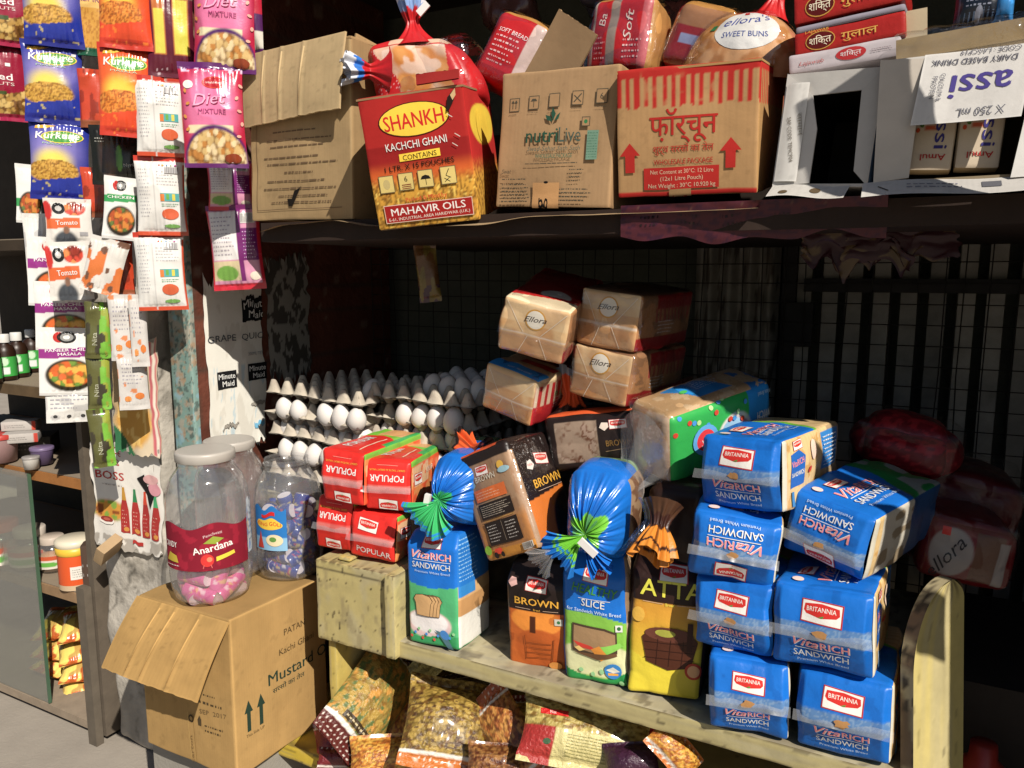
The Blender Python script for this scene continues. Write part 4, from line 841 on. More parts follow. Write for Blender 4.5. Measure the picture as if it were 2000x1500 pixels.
# ================================================================ TOP SHELF CARTONS
KRAFT = L('a5825c')
def kraft(col, seed, dirt=.5):
    def f(u, v):
        c = solid(u, col); c = c*(1-.05*(np.sin(u*260) > .5))[:, None]; c = mixc(c, sm(.5, .7, fbm(uv3(u, v), 4, seed))*dirt*.5, col*.78)
        c = mixc(c, sm(.66, .72, fbm(uv3(u, v), 18, seed+2))*dirt*.6, col*.6); return mixc(c, (np.minimum(np.minimum(u, 1-u), np.minimum(v, 1-v)) < .012)*.5, col*1.25)
    return f
def slab(m, pts, y, t, col, mi=0):
    """flat plate with outline pts (x, z), front at y, thickness t"""
    p = np.array(pts, float); n = len(p); A = np.stack([p[:, 0], np.full(n, y), p[:, 1]], 1); B = A+[0, t, 0]
    m.add(np.vstack([A, [A.mean(0)]]), [(i, (i+1) % n, n) for i in range(n)], col, mi, False); m.add(np.vstack([B, [B.mean(0)]]), [((i+1) % n, i, n) for i in range(n)], col, mi, False)
    for i in range(n):
        j = (i+1) % n; m.add([A[i], B[i], B[j], A[j]], [(0, 1, 2, 3)], np.asarray(col)*.8, mi, False)
def carton(label, loc, rot, dims, front, prints=None, side=None, seed=0, name='carton', open_=True, group=None, col=KRAFT, printsR=None, wr=.0030, deform=None):
    w, d, h = dims
    S = boxsurf(w, d, h, {'F': front, 'R': side or kraft(col*.9, seed+1), '*': col*.85}, r=.003, bulge=.003, wr=wr, wf=14, seed=seed, cell=.003, faces='FRLB' if open_ else 'FRLBT', hide='LB', deform=deform)
    if open_:
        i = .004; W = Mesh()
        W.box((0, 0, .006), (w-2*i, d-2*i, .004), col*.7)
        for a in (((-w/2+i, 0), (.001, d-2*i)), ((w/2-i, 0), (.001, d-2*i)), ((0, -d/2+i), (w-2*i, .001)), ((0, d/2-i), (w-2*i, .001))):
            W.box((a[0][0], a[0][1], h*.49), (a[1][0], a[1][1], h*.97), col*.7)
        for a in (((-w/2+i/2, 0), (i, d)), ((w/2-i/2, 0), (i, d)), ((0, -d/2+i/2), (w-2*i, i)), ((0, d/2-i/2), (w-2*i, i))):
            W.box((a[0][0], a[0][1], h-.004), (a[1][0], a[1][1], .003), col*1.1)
        for k in ('V', 'C', 'MI', 'SM'): getattr(S.m, k).extend(getattr(W, k))
        S.m.F += [f+S.m.n for f in W.F]; S.m.n += W.n
    if prints: prints(S)
    if printsR: printsR(S)
    o = S.obj(name, CARD); place(o, loc, rot); tag(o, label, 'box', group); return o
def flap(parent, w, l, col, loc, rot, seed, name='flap', creases=(), bend=.006, skew=0., jag=.0014):
    """a limp card flap hinged along its upper edge, hanging down -z before rotation"""
    S = Surf()
    def fn(u, v, t=0):
        e = (noise(uv3(u, u*0), 30, seed)-.5)*jag*v*2; b = bend*(np.sin(u*3.1+seed)*v+.4*np.sin(v*3)); cr = sum(.0025*np.exp(-((u-c)/.012)**2) for c in creases) if creases else 0
        return np.stack([(u-.5)*w+skew*v, -b-cr+t, -v*l+e], 1)
    S.face('F', lambda u, v: fn(u, 1-v), w, l, kraft(col, seed, .8), .004); S.face('B', lambda u, v: fn(1-u, 1-v, .004), w, l, col*.8, .01)
    for q in ((0, 0, 0, 1), (1, 0, 1, 1), (0, 1, 1, 1)):
        u, v = griduv(30, 1); a = q[0]+(q[2]-q[0])*u; b = q[1]+(q[3]-q[1])*u; P = np.where((v > .5)[:, None], fn(a, b, .004), fn(a, b, 0)); S.m.add(P, gridf(30, 1), col*1.1)
    for c in creases: S.line('F', (c*w-.002, .01), (c*w+.003, l-.01), .0022, col*1.25, 10)
    return place(S.obj(name, CARD, parent), loc, rot)

# 1 plain carton with its flap hanging down in front
def pr(S):
    g = L('6e5840'); w, h = .275, .31
    for i, (y, a, b) in enumerate(((.165, .07, .21), (.150, .05, .23), (.138, .06, .24), (.118, .04, .20), (.106, .05, .25), (.090, .10, .19), (.074, .05, .24), (.060, .04, .25), (.046, .08, .22), (.034, .06, .24))): S.micro('F', a, y-.004, b, y+.004, 1, g, i, .2)
    S.line('F', (.02, .02), (.02, .19), .0012, g); S.line('F', (.02, .02), (.25, .022), .0012, g)
    S.poly('F', [(.105, .04), (.118, .04), (.126, .055), (.142, .06), (.124, .034), (.118, .026), (.108, .026)], L('1d1814')); S.poly('F', [(.126, .05), (.146, .064), (.13, .044)], L('1d1814'))
c1 = carton('plain tan carton at the left shelf end, its flap hanging down in front', (-1.041, 1.291, 1.318), (.1, 1.5, -5.1), (.275, .30, .318), kraft(L('a88c62'), 3), pr, seed=3, col=L('a08258'))
flap(c1, .272, .135, L('b39a70'), (-.004, -.157, .318), (-6, -2, 0), 5, creases=(.22, .40, .62), bend=.008)
flap(c1, .10, .12, L('a08258'), (.139, -.08, .316), (4, 12, 80), 7, 'side_flap')

# 2 red shankh carton tipping over the edge
def shF(u, v):
    c = solid(u, L('a8201c')); k = fbm(uv3(u*3, v*1.2), 26, 4, 4); gold = mixc(solid(u, L('d39a2c')), sm(.4, .6, k), L('7d5718')); gold = mixc(gold, sm(.62, .7, k), L('e8c050'))
    c = mixc(c, v < .62, L('8f1816')); c = mixc(c, sm(.52, .40, v), L('c8581c')); c = mixc(c, sm(.42, .30, v), gold); return mixc(c, (noise(uv3(u, v), 5, 8) > .72)*.2, L('7a1412'))
def shR(u, v):
    c = solid(u, L('b8221f')); k = fbm(uv3(u*3, v*2), 26, 9, 4); c = mixc(c, sm(.5, .3, v), mixc(solid(u, L('cf9a2c')), k > .5, L('8a6018'))); return mixc(c, ell(u, v, .5, .72, .42, .16), L('e3c02a'))
def shP(S):
    Y = L('e8c22a'); S.disc('F', .090, .170, .060, .026, L('3a120e'), 2, 28); S.disc('F', .090, .170, .058, .0245, Y, 2, 28); S.text('F', 'SHANKH', .090, .158, .024, RED, 3, bold=.035, width=.100)
    S.text('F', 'KACHCHI GHANI', .088, .127, .0125, L('e0dcd4'), 2, bold=.015, width=.104)
    S.quad('F', [(.056, .107), (.126, .109), (.126, .121), (.056, .119)], Y); S.text('F', 'CONTAINS', .091, .1095, .0085, L('241a10'), 2, bold=.03, width=.058); S.text('F', '1 LTR. X 15 POUCHES', .088, .095, .0088, L('241a10'), 2, bold=.02, width=.118)
    for i, x in enumerate((.028, .062, .096, .134)):
        y = .062+.0012*i; S.rc('F', x-.013, y-.002, x+.013, y+.026, L('6a5a3c')); S.rc('F', x-.0118, y-.0008, x+.0118, y+.0248, L('d0b86a'))
        if i == 1: S.text('F', '6', x, y+.012, .009, L('241a10'), bold=.03); [S.line('F', (x-.008, y+.001+.003*k), (x+.008, y+.0012+.003*k), .0012, L('7a2018')) for k in range(3)]
        if i == 2: S.poly('F', [(x-.009, y+.011), (x-.006, y+.016), (x, y+.018), (x+.006, y+.016), (x+.009, y+.011)], L('1d1814')); S.line('F', (x, y+.011), (x, y+.002), .001, L('1d1814'))
        if i == 3: S.line('F', (x+.002, y+.022), (x-.004, y+.012), .0012, L('1d1814')); S.line('F', (x-.004, y+.012), (x+.004, y+.008), .0012, L('1d1814')); S.line('F', (x-.007, y+.002), (x+.002, y+.009), .001, L('1d1814')); S.line('F', (x-.007, y+.008), (x+.002, y+.002), .001, L('1d1814'))
        if i == 0: S.disc('F', x, y+.012, .006, .008, L('b8a468'))
    S.text('F', 'Packed & Mktd.by', .092, .044, .007, L('c83a24'), 2, bold=.02, width=.07)
    S.rc('F', .016, .010, .168, .040, L('d8b8a0')); S.rc('F', .0172, .0112, .1668, .0388, L('9c1a17')); S.text('F', 'MAHAVIR OILS', .092, .023, .0125, L('e6e0d8'), 1, bold=.03, width=.128); S.text('F', 'E-61, INDUSTRIAL AREA HARIDWAR (U.K.)', .092, .0145, .0052, L('e0d0c0'), 1, width=.14)
    S.poly('F', [(.150, .195), (.165, .208), (.160, .190), (.150, .176), (.145, .174)], L('241612')); S.poly('F', [(.155, .198), (.164, .207), (.164, .197), (.158, .190)], L('c9a878'))
    for x, y in ((.150, .168), (.158, .137), (.152, .123)): S.line('F', (x-.004, y+.003), (x+.004, y-.003), .0012, L('d0c4b8'), 2)
    S.disc('R', .12, .15, .05, .03, Y, 0, 24)
c2 = carton('red and gold carton with a yellow oval, tipping out over the shelf edge', (-.767, 1.206, 1.316), (9.5, -5.7, 18.6), (.176, .25, .213), shF, shP, shR, 11, col=L('8a6a4a'), wr=.003)
flap(c2, .07, .016, L('9c2420'), (.05, -.127, .218), (160, 0, -6), 5, 'torn_edge', bend=.002)

# 3 tan carton with green print
def nuP(S):
    G = L('27503e'); D = L('4f4a3c'); w, h = .205, .197
    for i, x in enumerate((.026, .063, .100, .140, .180)):
        y = .160+.0012*i; S.rc('F', x-.0095, y-.0105, x+.0095, y+.0105, D); S.rc('F', x-.0083, y-.0093, x+.0083, y+.0093, L('a8845c')); S.micro('F', x-.010, y-.0165, x+.010, y-.0135, 1, D, i)
        if i == 0: [S.line('F', (x+a, y-.006), (x+a, y+.005), .0013, D, 2) for a in (-.003, .003)]; [S.poly('F', [(x+a-.003, y+.003), (x+a+.003, y+.003), (x+a, y+.0075)], D, 1) for a in (-.003, .003)]
        if i == 1: S.poly('F', [(x-.006, y+.002), (x+.006, y+.002), (x+.003, y+.006), (x-.003, y+.006)], D, 1); S.line('F', (x, y+.002), (x, y-.007), .001, D, 2)
        if i == 3: S.line('F', (x-.006, y-.006), (x+.006, y+.006), .0018, D, 2); S.line('F', (x-.006, y+.004), (x+.006, y-.006), .0014, D, 2)
        if i == 4: S.text('F', '6', x, y-.004, .009, D, bold=.02)
    S.text('F', 'nutri', .054, .100, .023, G, 0, 'l', bold=.03, width=.056); S.text('F', 'Live', .112, .100, .023, L('4a5a50'), 0, 'l', bold=-.01, width=.038)
    S.poly('F', [(.100, .130), (.096, .138), (.087, .141), (.090, .133)], G); S.poly('F', [(.101, .131), (.097, .142), (.099, .152), (.105, .142)], G); S.poly('F', [(.103, .131), (.107, .139), (.113, .144), (.110, .134)], G)
    S.text('F', 'Swad-Sehat Sath Sath', .104, .087, .0075, L('5a6458'), 0, shear=.2, width=.092); S.text('F', 'WHOLESALE PACKAGE', .105, .076, .0065, L('3f6a54'), 0, bold=.02, width=.064); S.micro('F', .055, .0655, .148, .070, 1, D, 3, .05)
    S.rc('F', .150, .122, .164, .136, D); S.rc('F', .1512, .1232, .1628, .1348, L('a8845c')); S.disc('F', .157, .129, .003, .003, L('2f7a4a'))
    S.rc('F', .161, .072, .180, .116, L('6f927c')); S.micro('F', .162, .074, .179, .114, 10, L('3f6a54'), 5, .05)
    S.text('F', 'Swat', .020, .053, .007, D, 0, shear=.25, width=.018); S.micro('F', .012, .041, .062, .047, 1, D, 8)
    S.micro('F', .012, .006, .064, .038, 6, D, 9, .3); S.micro('F', .116, .008, .180, .030, 4, D, 10, .3); S.micro('F', .134, .038, .164, .060, 4, D, 11, .4)
    S.rc('F', .070, .0, .118, .038, L('c0905c')); S.text('F', 'og', .093, -.004, .018, L('1a1614'), 90, bold=.05, width=.034); S.disc('F', .094, .0385, .004, .002, L('1a1614'))
c3 = carton('tan carton with green print and a leaf over its name, flap raised', (-.515, 1.278, 1.317), (-1.6, 3.1, -3.7), (.205, .29, .210), kraft(L('ab8860'), 21), nuP, seed=21, col=L('a38058'))
o = flap(c3, .085, .120, L('a58560'), (-.052, -.11, .185), (183, 33, 0), 9, 'raised_flap', bend=.004)
S = None

# 4 red and tan fortune carton
def foF(u, v):
    c = kraft(L('b58c5c'), 31)(u, v); top = (v > .93); bars = (v > .70+.012*np.sin(u*40))*((u*15.2 % 1) < .5)*(v < .94)
    wear = sm(.5, .62, fbm(uv3(u, v), 8, 6)); c = mixc(c, np.maximum(top, bars)*(1-.65*wear*(np.abs(u-.45) < .28)), L('b8261f')); return mixc(c, v < .035, L('b8261f'))
def foR(u, v): c = kraft(L('a8814f'), 35)(u, v); return mixc(c, np.maximum((v > .93), (v > .68)*((u*19 % 1) < .5)), L('b8261f'))
def foP(S):
    rd = L('b8261f'); w, h = .203, .177
    S.text('F', 'फ़ॉर्चून', .098, .086, .030, rd, 0, bold=.03, width=.098); S.text('F', 'शुद्ध सरसों का तेल', .098, .062, .010, rd, 0, bold=.01, width=.088); S.text('F', 'WHOLESALE PACKAGE', .098, .045, .0078, rd, 0, bold=.015, width=.086)
    S.rc('F', .040, .010, .150, .041, rd, 10); S.text('F', 'Net Content at 30°C: 12 Litre', .096, .032, .0062, L('d8b898'), 0, width=.092); S.text('F', '(12x1 Litre Pouch)', .096, .0225, .0062, L('d8b898'), 0, width=.062, bold=.01); S.text('F', 'Net Weight : 30°C 10.920 kg', .096, .0125, .0062, L('d8b898'), 0, width=.098)
    for x in (.020, .166): S.poly('F', [(x-.007, .036), (x+.007, .036), (x+.007, .060), (x+.015, .060), (x, .078), (x-.015, .060), (x-.007, .060)], rd, 2)
    S.rc('F', .078, .0, .110, .010, L('9c7a50')); S.text('F', 'ar', .089, -.003, .0095, L('8a2018'), 90, bold=.03); S.text('F', 'm', .104, -.003, .0095, L('8a2018'), 90, bold=.03)
c4 = carton('tan carton with red stripes, two red arrows and red script', (-.316, 1.283, 1.352), (8.5, .5, 2.8), (.203, .29, .180), foF, foP, foR, 31, col=L('a8824f'))

# 5 white carton standing on its side with a dark opening
w, d, h = .122, .25, .150; m = Mesh(); wc = L('c4c0ba'); dk = L('17140f')
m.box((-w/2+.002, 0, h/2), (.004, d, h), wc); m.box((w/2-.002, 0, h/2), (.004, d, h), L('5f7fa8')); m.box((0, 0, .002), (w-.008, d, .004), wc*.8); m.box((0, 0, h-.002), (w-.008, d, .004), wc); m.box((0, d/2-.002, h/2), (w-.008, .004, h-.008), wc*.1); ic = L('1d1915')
for a, b in (((-w/2+.0045, .004, h/2), (.001, d-.012, h-.01)), ((w/2-.0045, .004, h/2), (.001, d-.012, h-.01)), ((0, .004, .0046), (w-.01, d-.012, .001)), ((0, .004, h-.0046), (w-.01, d-.012, .001))): m.box(a, b, ic)  # inner faces near-black, painting in the deep shade of the hole
c5 = m.build('carton', CARD); place(c5, (-.107, 1.248, 1.322), (-5, 3.7, -8.7)); tag(c5, 'white carton lying open with a square black hole in its front', 'box')
m = Mesh(); slab(m, [(-w/2, .0), (-w*.10, .004), (-.012, h*.5), (-.024, h*.80), (-w/2, h)], -d/2-.004, .003, wc); m.build('left_panel', CARD, c5)
S = Surf(); S.face('F', lambda u, v: np.stack([(-w/2+.002)+u*.030, 0*u-d/2-.0055-.002*np.sin(u*3), .006+v*(h-.02)], 1), .030, .13, lambda u, v: kraft(L('cfccc6'), 4)(u, v), .003)
S.text('F', 'SAP CODE: TEMCP04', .012, .055, .0055, L('6a6258'), -80, width=.06); S.text('F', 'सामान', .022, .075, .006, L('8a8478'), -80, width=.03); S.obj('printed_strip', PAPER, c5)
m = Mesh(); slab(m, [(-w/2, h), (-.024, h*.80), (w*.30, h*.82), (w/2, h)], -d/2-.001, .003, wc*.8); slab(m, [(w*.30, h*.82), (w*.34, .02), (w/2, 0), (w/2, h)], -d/2-.0015, .003, wc*.75); m.build('frame_panel', CARD, c5)  # top and right frame toned down as shade, left panel kept bright
S = Surf(); S.face('F', lambda u, v: np.stack([-.06+u*.10, -d/2-.028+.026*v, -.018+v*.020+.002*np.sin(u*6)], 1), .10, .03, kraft(L('b9b5ae'), 6), .003); S.disc('F', .06, .016, .007, .006, L('5a4a34')); S.disc('F', .02, .008, .006, .004, L('5a4a34')); S.obj('lower_flap', CARD, c5)

# 6 lassi carton with drink packs inside
w, d, h = .25, .25, .155; wc = L('c2beb8'); m = Mesh()
m.box((-w/2+.002, 0, h/2), (.004, d, h), wc*.9); m.box((w/2-.002, 0, h/2), (.004, d, h), wc*.9); m.box((0, 0, .002), (w-.008, d, .004), L('8a7a60')); m.box((0, 0, h-.002), (w-.008, d, .004), wc); m.box((0, d/2-.002, h/2), (w-.008, .004, h-.008), L('6a5c48'))
c6 = m.build('carton', CARD); place(c6, (.064, 1.232, 1.318), (-6, -.5, 1.5)); tag(c6, 'white drink carton at the right shelf end, upside down lettering on its flap', 'box')
S = Surf(); S.face('F', lambda u, v: np.stack([-w/2+.050+u*.115-.012*(1-v), -d/2-.003-.012*(1-v)+.002*np.sin(u*4), h-.088*(1-v)], 1), .115, .088, kraft(L('c9c6c2'), 4, .3), .003); V_ = L('4a3f86')
S.text('F', 'assi', .066, .058, .032, V_, 180, bold=.06, width=.062); S.text('F', 'DAIRY BASED DRINK', .054, .078, .0075, L('5a5a66'), 178, width=.090, bold=.01); S.text('F', 'CODE : LASCP19', .070, .088, .0065, L('6a6a74'), 178, width=.062); S.text('F', 'X 250 mL', .072, .016, .0105, L('6a6a74'), 180, width=.05)
S.text('F', 'CALCIUM &', .022, .045, .0055, L('6a6a74'), -90, width=.034); S.text('F', 'PROTEIN', .014, .045, .0055, L('6a6a74'), -90, width=.028); S.obj('printed_flap', CARD, c6)
m = Mesh(); slab(m, [(-w/2, .002), (-w/2+.040, .006), (-w/2+.050, h-.004), (-w/2, h)], -d/2-.003, .003, L('bdb4a8')); m.build('side_flap', CARD, c6)
m = Mesh(); slab(m, [(.022, -.002), (.125, .0), (.125, h), (.045, h-.002)], -d/2-.010, .003, L('d2cfca')); m.build('front_panel', CARD, c6)
S = Surf(); S.face('F', lambda u, v: np.stack([-w/2-.012+u*.26, -d/2-.036+.034*v, -.022+v*.024+.002*np.sin(u*9)], 1), .26, .04, kraft(L('b4b0aa'), 9), .003); S.micro('F', .05, .014, .11, .03, 2, L('7a7a84'), 3); S.rc('F', .13, .016, .15, .03, L('5a5a60')); S.line('F', (.018, .024), (.03, .010), .0016, L('3a342c')); S.obj('lower_flap', CARD, c6)
def drink(label, loc, rot):
    def F(u, v): return mixc(solid(u, L('c9b8a0')), (v > .5)*(n2(u, v, 9, 3) > .74), L('c05a3a'))
    S = boxsurf(.048, .03, .10, {'F': F, '*': L('b9a88e')}, r=.003, bulge=.001, wr=.0006, seed=3, cell=.003); V_ = L('3f3a80')
    S.text('F', 'Lassi', .026, .060, .016, V_, -90, bold=.06, width=.066); S.text('F', 'Amul', .026, .020, .008, L('b02a2a'), 180, bold=.04, width=.028)
    for i in range(9): S.disc('F', .006+.004*(i % 3)+.026*(i > 4), .05+.006*i, .0022, .003, [L('c8502c'), L('5a7a3a'), L('d08a3a')][i % 3], i*30)
    o = S.obj('drink_pack', PAPER); place(o, loc, rot); tag(o, label, 'drink pack', 'small drink packs inside the white carton'); return o
a = onY(1768, 342, 1.13); drink('cream drink pack inside the white carton, next to its left flap', (a[0]+.026, 1.148, a[2]+.003), (-6, 3, 1.5))
a = onY(1858, 338, 1.13); drink('cream drink pack inside the white carton, beside the blank panel', (a[0]+.026, 1.148, a[2]+.003), (-6, 3, 1.5))

# 7 gutka boxes stacked on the white carton
G_GB = 'flat boxes stacked on the white carton'
def flatbox(label, px, col, dims, rot, words=True, Y=1.17, dy=.07):
    q = onY(*px, Y); w, d, h = dims
    S = boxsurf(w, d, h, {'F': lambda u, v: mixc(solid(u, L(col)), (noise(uv3(u, v), 5, 2) > .66)*.3, L(col)*.7), '*': L(col)*.85}, r=.003, bulge=.001, wr=.0012, seed=int(px[1])+5, cell=.003)
    if words == 1:
        S.disc('F', .034, h*.5, .019, h*.40, L('c8963a')); S.disc('F', .034, h*.5, .0178, h*.36, L('5a120e')); S.text('F', 'शिक्त', .034, h*.36, h*.30, L('e8dcc0'), 0, bold=.02, width=.028); S.text('F', 'गुलाल', .083, h*.34, h*.32, L('d8a84a'), 0, bold=.02, width=.045); S.text('F', 'LAJAWAB', .030, h*.88, h*.13, L('c8963a'), 0, width=.03)
    if words == 2: S.disc('F', .080, h*.55, .019, h*.32, L('b02a2e')); S.text('F', 'शिक्त', .080, h*.45, h*.24, L('e0d0d0'), 0, bold=.02, width=.026); S.text('F', 'Lajawab', .030, h*.35, h*.22, L('b86a6a'), 0, shear=.3, width=.032); S.micro('F', .105, h*.4, .13, h*.6, 2, L('8a7a80'), 3)
    o = S.obj('flat_box', FILM if words == 1 else PAPER); place(o, (q[0]+w/2, Y+d/2, q[2]), rot); tag(o, label, 'box', G_GB); return o
flatbox('pale flat box with a red oval, lowest of the flat box stack', (1543, 140), 'b9b0b4', (.140, .14, .026), (0, -3, -2), 2)
flatbox('red flat box with gold lettering between the pale box and the silver slab', (1556, 103), 'a81f1a', (.138, .14, .031), (0, -4, -3), 1)
flatbox('thin silver grey slab between the two red flat boxes', (1560, 58), '8f8a96', (.136, .14, .010), (0, -4, -4), 0)
flatbox('topmost red flat box with gold lettering, cut by the upper edge', (1555, 40), 'a81f1a', (.138, .14, .036), (0, -4, -3), 1)

# 8 shallow tray at the top right with blue sachets
q = onY(1745, 117, 1.15); m = Mesh(); w, d, h = .24, .2, .075; kc = L('9a8460')
t8 = empty('tray_carton', (q[0]+w/2, 1.25, q[2]), (0, -4, 2)); tag(t8, 'shallow tan tray carton wrapped in film on the drink carton, holding blue packets', 'box')
m.box((0, 0, .003), (w, d, .006), kc*.7); m.box((0, -d/2+.003, .016), (w, .006, .030), kc); m.box((-w/2+.003, .02, .04), (.006, d-.05, .07), kc); m.box((0, d/2-.003, .04), (w, .006, .08), kc*.6); m.box((w/2-.003, 0, .04), (.006, d-.012, .07), kc*.8)
m.build('tray', CARD, t8)
m = Mesh(); m.box((-w/2+.022, -.06, .045), (.030, .004, .06), L('b9a98a')); m.build('end_flap', CARD, t8)
S = boxsurf(w+.006, .02, .040, {'*': (.8, .8, .8)}, r=.005, bulge=.004, wr=.006, wf=50, seed=4, cell=.004, faces='FT', hide=''); place(S.obj('film_wrap', CLEAR, t8), (0, -d/2+.004, -.002))
for i, (px, sz, cl, lb) in enumerate((((1858, 66), (.058, .028, .075), '1d2a42', 'dark blue packet with a pale frame standing in the tray carton'), ((1932, 62), (.026, .03, .07), '2f7fc0', 'bright blue packet with crinkled edges standing in the tray carton'))):
    q = onY(*px, 1.20); S = pillow(*[sz[k] for k in (0, 2, 1)], lambda u, v, cl=cl: mixc(solid(u, L(cl)), (n2(u, v, 7, 3) > .7), L(cl)*1.6), seed=i+3, wr=.003)
    if i == 0: S.rc('F', .004, .008, .054, .055, L('4a5a72')); S.rc('F', .006, .010, .052, .053, L('141a26')); S.micro('F', .012, .03, .046, .048, 3, L('8a8fa0'), 3); S.disc('F', .028, .02, .005, .012, L('8a8fa0'))
    o = S.obj('blue_packet', FOIL); place(o, (q[0]+sz[0]/2, 1.22, q[2]), (-4, 2, 4)); tag(o, lb, 'packet', 'packets in the tray carton')

# ---- bread and buns standing in the cartons
def bun_paint(u, v):
    c = solid(u, L('d0a88e'))
    for cx, cy, rx, ry in ((.44, .70, .13, .20), (.66, .72, .13, .18), (.52, .34, .13, .2), (.80, .46, .13, .26), (.36, .34, .09, .16)): c = mixc(c, ell(u, v, cx, cy, rx, ry, .3), L('c27834')); c = mixc(c, ell(u, v, cx-.02, cy+.05, rx*.5, ry*.5, .6)*.6, L('d99a55'))
    c = mixc(c, sm(.52, .60, fbm(uv3(u*1.3, v), 5, 5))*.7, L('dcc2b2')); e = .20+.10*np.sin(v*5); c = mixc(c, u < e, L('b5161c')); c = mixc(c, (u < e)*(cells(u, v, 24, 3)[0] < .14), L('d8a0a0')); c = mixc(c, (u > .90-.06*np.sin(v*4)), L('c2181c')); c = mixc(c, (v > .93), L('b5161c')); return mixc(c, v < .08, L('b5161c'))
q = onY(812, 195, 1.15); S = boxsurf(.185, .12, .115, {'F': bun_paint, 'R': L('b5161c'), 'T': lambda u, v: mixc(solid(u, L('c22024')), (v < .4)*(u > .3), L('cfa88e')), '*': L('b5161c')}, r=.026, bulge=.010, wr=.006, wf=22, seed=7, deform=lambda Q: Q*np.stack([1-.12*Q[:, 2]/.11, np.ones(len(Q)), np.ones(len(Q))], 1)+np.stack([-.03*np.clip(Q[:, 2]/.11, 0, 1)**2, 0*Q[:, 0], .0*Q[:, 0]], 1))
ob_ = S.obj('bun_bag', FILM); place(ob_, (q[0]-.002, 1.215, q[2]-.01), (0, -2, 12)); tag(ob_, 'red bag of buns with a knotted top, in the red and gold carton', 'bun bag')
shell(ob_, (.185, .12, .112), 9, .006, faces='FT', r=.034)
RB = [(0, L('b5161c')), (.55, L('b5161c')), (.68, L('7f9fd0')), (.84, L('c9ccd4'))]
knot(ob_, (-.028, -.01, .105), (0, -4, 0), RB, 3, .055, .010, .024, .105, .5); knot(ob_, (-.072, -.045, .065), (28, -86, 10), [(0, L('b5161c')), (.5, L('b5161c')), (.6, L('2f6fc0')), (.8, L('c9ccd4'))], 5, .045, .011, .026, .072, .45)
m = Mesh(); m.box((-.006, -.022, .172), (.024, .003, .013), L('dedad6'), (0, -40, 0)); m.build('closure_clip', PLASTIC, ob_)
def redpack(label, px, Y, dims, rot, paint, prints=None, seed=1):
    q = onY(*px, Y); S = boxsurf(*dims, {'F': paint, 'T': L('b8823f'), 'R': L('c08a4a'), '*': L('a8181c')}, r=.018, bulge=.006, wr=.004, seed=seed)
    if prints: prints(S)
    o = S.obj('bread_pack', FILM); place(o, (q[0], Y+dims[1]/2, q[2]), rot); tag(o, label, 'bread', 'red bread packs in the top shelf cartons'); shell(o, dims, seed, .006, faces='FTR'); return o
def rp1(u, v): c = solid(u, L('b01a20')); c = mixc(c, (u > .72), L('c9b0a8')); return mixc(c, v < .2, L('8f1418'))
def rq1(S): S.micro('F', .02, .03, .075, .085, 6, L('d8b0b0'), 4); S.text('F', 'SOFT BREAD', .05, .088, .008, L('e8d0d0'), 0, width=.06)
redpack('red bread pack leaning out behind the raised flap of the green print carton', (955, 172), 1.26, (.11, .09, .13), (-10, 26, 5), rp1, rq1, 3)
def rp2(u, v): c = solid(u, L('b01a20')); c = mixc(c, (u > .36)*(u < .50), L('8a7a70')); c = mixc(c, u < .10, L('c9b8a8')); return mixc(c, (u > .84), L('c05a60'))
def rq2(S):
    S.text('F', 'Ba', .034, .085, .014, L('e0c8c0'), 90, shear=.3, width=.022); S.text('F', 'Soft', .082, .075, .014, L('e0c8c0'), 90, shear=.3, width=.05); S.micro('F', .07, .02, .105, .055, 4, L('d8b0b0'), 4); S.micro('F', .018, .02, .040, .06, 5, L('d8b0b0'), 6)
redpack('red striped bread pack standing upright in the green print carton', (1200, 148), 1.25, (.115, .09, .125), (-6, 5, -4), rp2, rq2, 5)
def rp3(u, v): c = solid(u, L('8f1a1e')); c = mixc(c, (v > .62), L('9a6a44')); return mixc(c, rect(u, v, .2, .8, .35, .5), L('8a90b8'))
redpack('red bread pack in shade at the left of the sweet bun bag', (1335, 140), 1.28, (.10, .10, .105), (-4, 20, 0), rp3, None, 9)
S = Surf()     # bag of sweet buns
def dome(u, v):
    a = (u-.5)*math.pi; b = v*math.pi*.5; r = .092*(1+.05*np.sin(u*11)); x = np.sin(a)*np.cos(b*.92)*r*1.08; y = -np.cos(a)*np.cos(b*.92)*r*.85; z = -.03+np.sin(b)*.108
    P = np.stack([x, y, z], 1); k = fbm(P, 26, 4)-.5; return P*(1+.10*k)[:, None]
def dp(u, v): c = solid(u, L('b5783e')); c = mixc(c, sm(.45, .6, fbm(uv3(u*2, v), 6, 2)), L('cf9a66')); c = mixc(c, (v > .80), L('b8181c')); c = mixc(c, (v > .70)*(u > .55), L('b8181c')); return mixc(c, (u > .80)*(n2(u, v, 9, 6) > .5), L('c07a5a'))
S.face('F', dome, .28, .15, dp, nu=110, nv=60); S.face('B', lambda u, v: dome(1-u, v)*[1, -1, 1], .28, .15, L('a8692f'), nu=40, nv=20)
S.disc('F', .145, .078, .058, .042, L('dcdad6'), 0, 30, 5); S.text('F', 'ellora\'s', .147, .083, .020, L('3a4a9a'), 8, shear=.35, bold=.01, width=.095); S.text('F', 'SWEET BUNS', .143, .056, .010, L('4a5a9a'), 0, bold=.02, width=.075); S.rc('F', .135, .108, .148, .116, RED); S.rc('F', .075, .072, .085, .083, L('2f7a4a'))
q = onY(1442, 95, 1.26); o = S.obj('sweet_bun_bag', FILM); place(o, (q[0], 1.315, q[2]-.016), (0, 4, 4)); tag(o, 'rounded bag of sweet buns with a white disc label in the red striped carton', 'bun bag'); knot(o, (.03, .0, .07), (0, 12, 0), [(0, L('b8181c')), (.8, L('c9a0a0'))], 4, .03, .010, .018, .085)
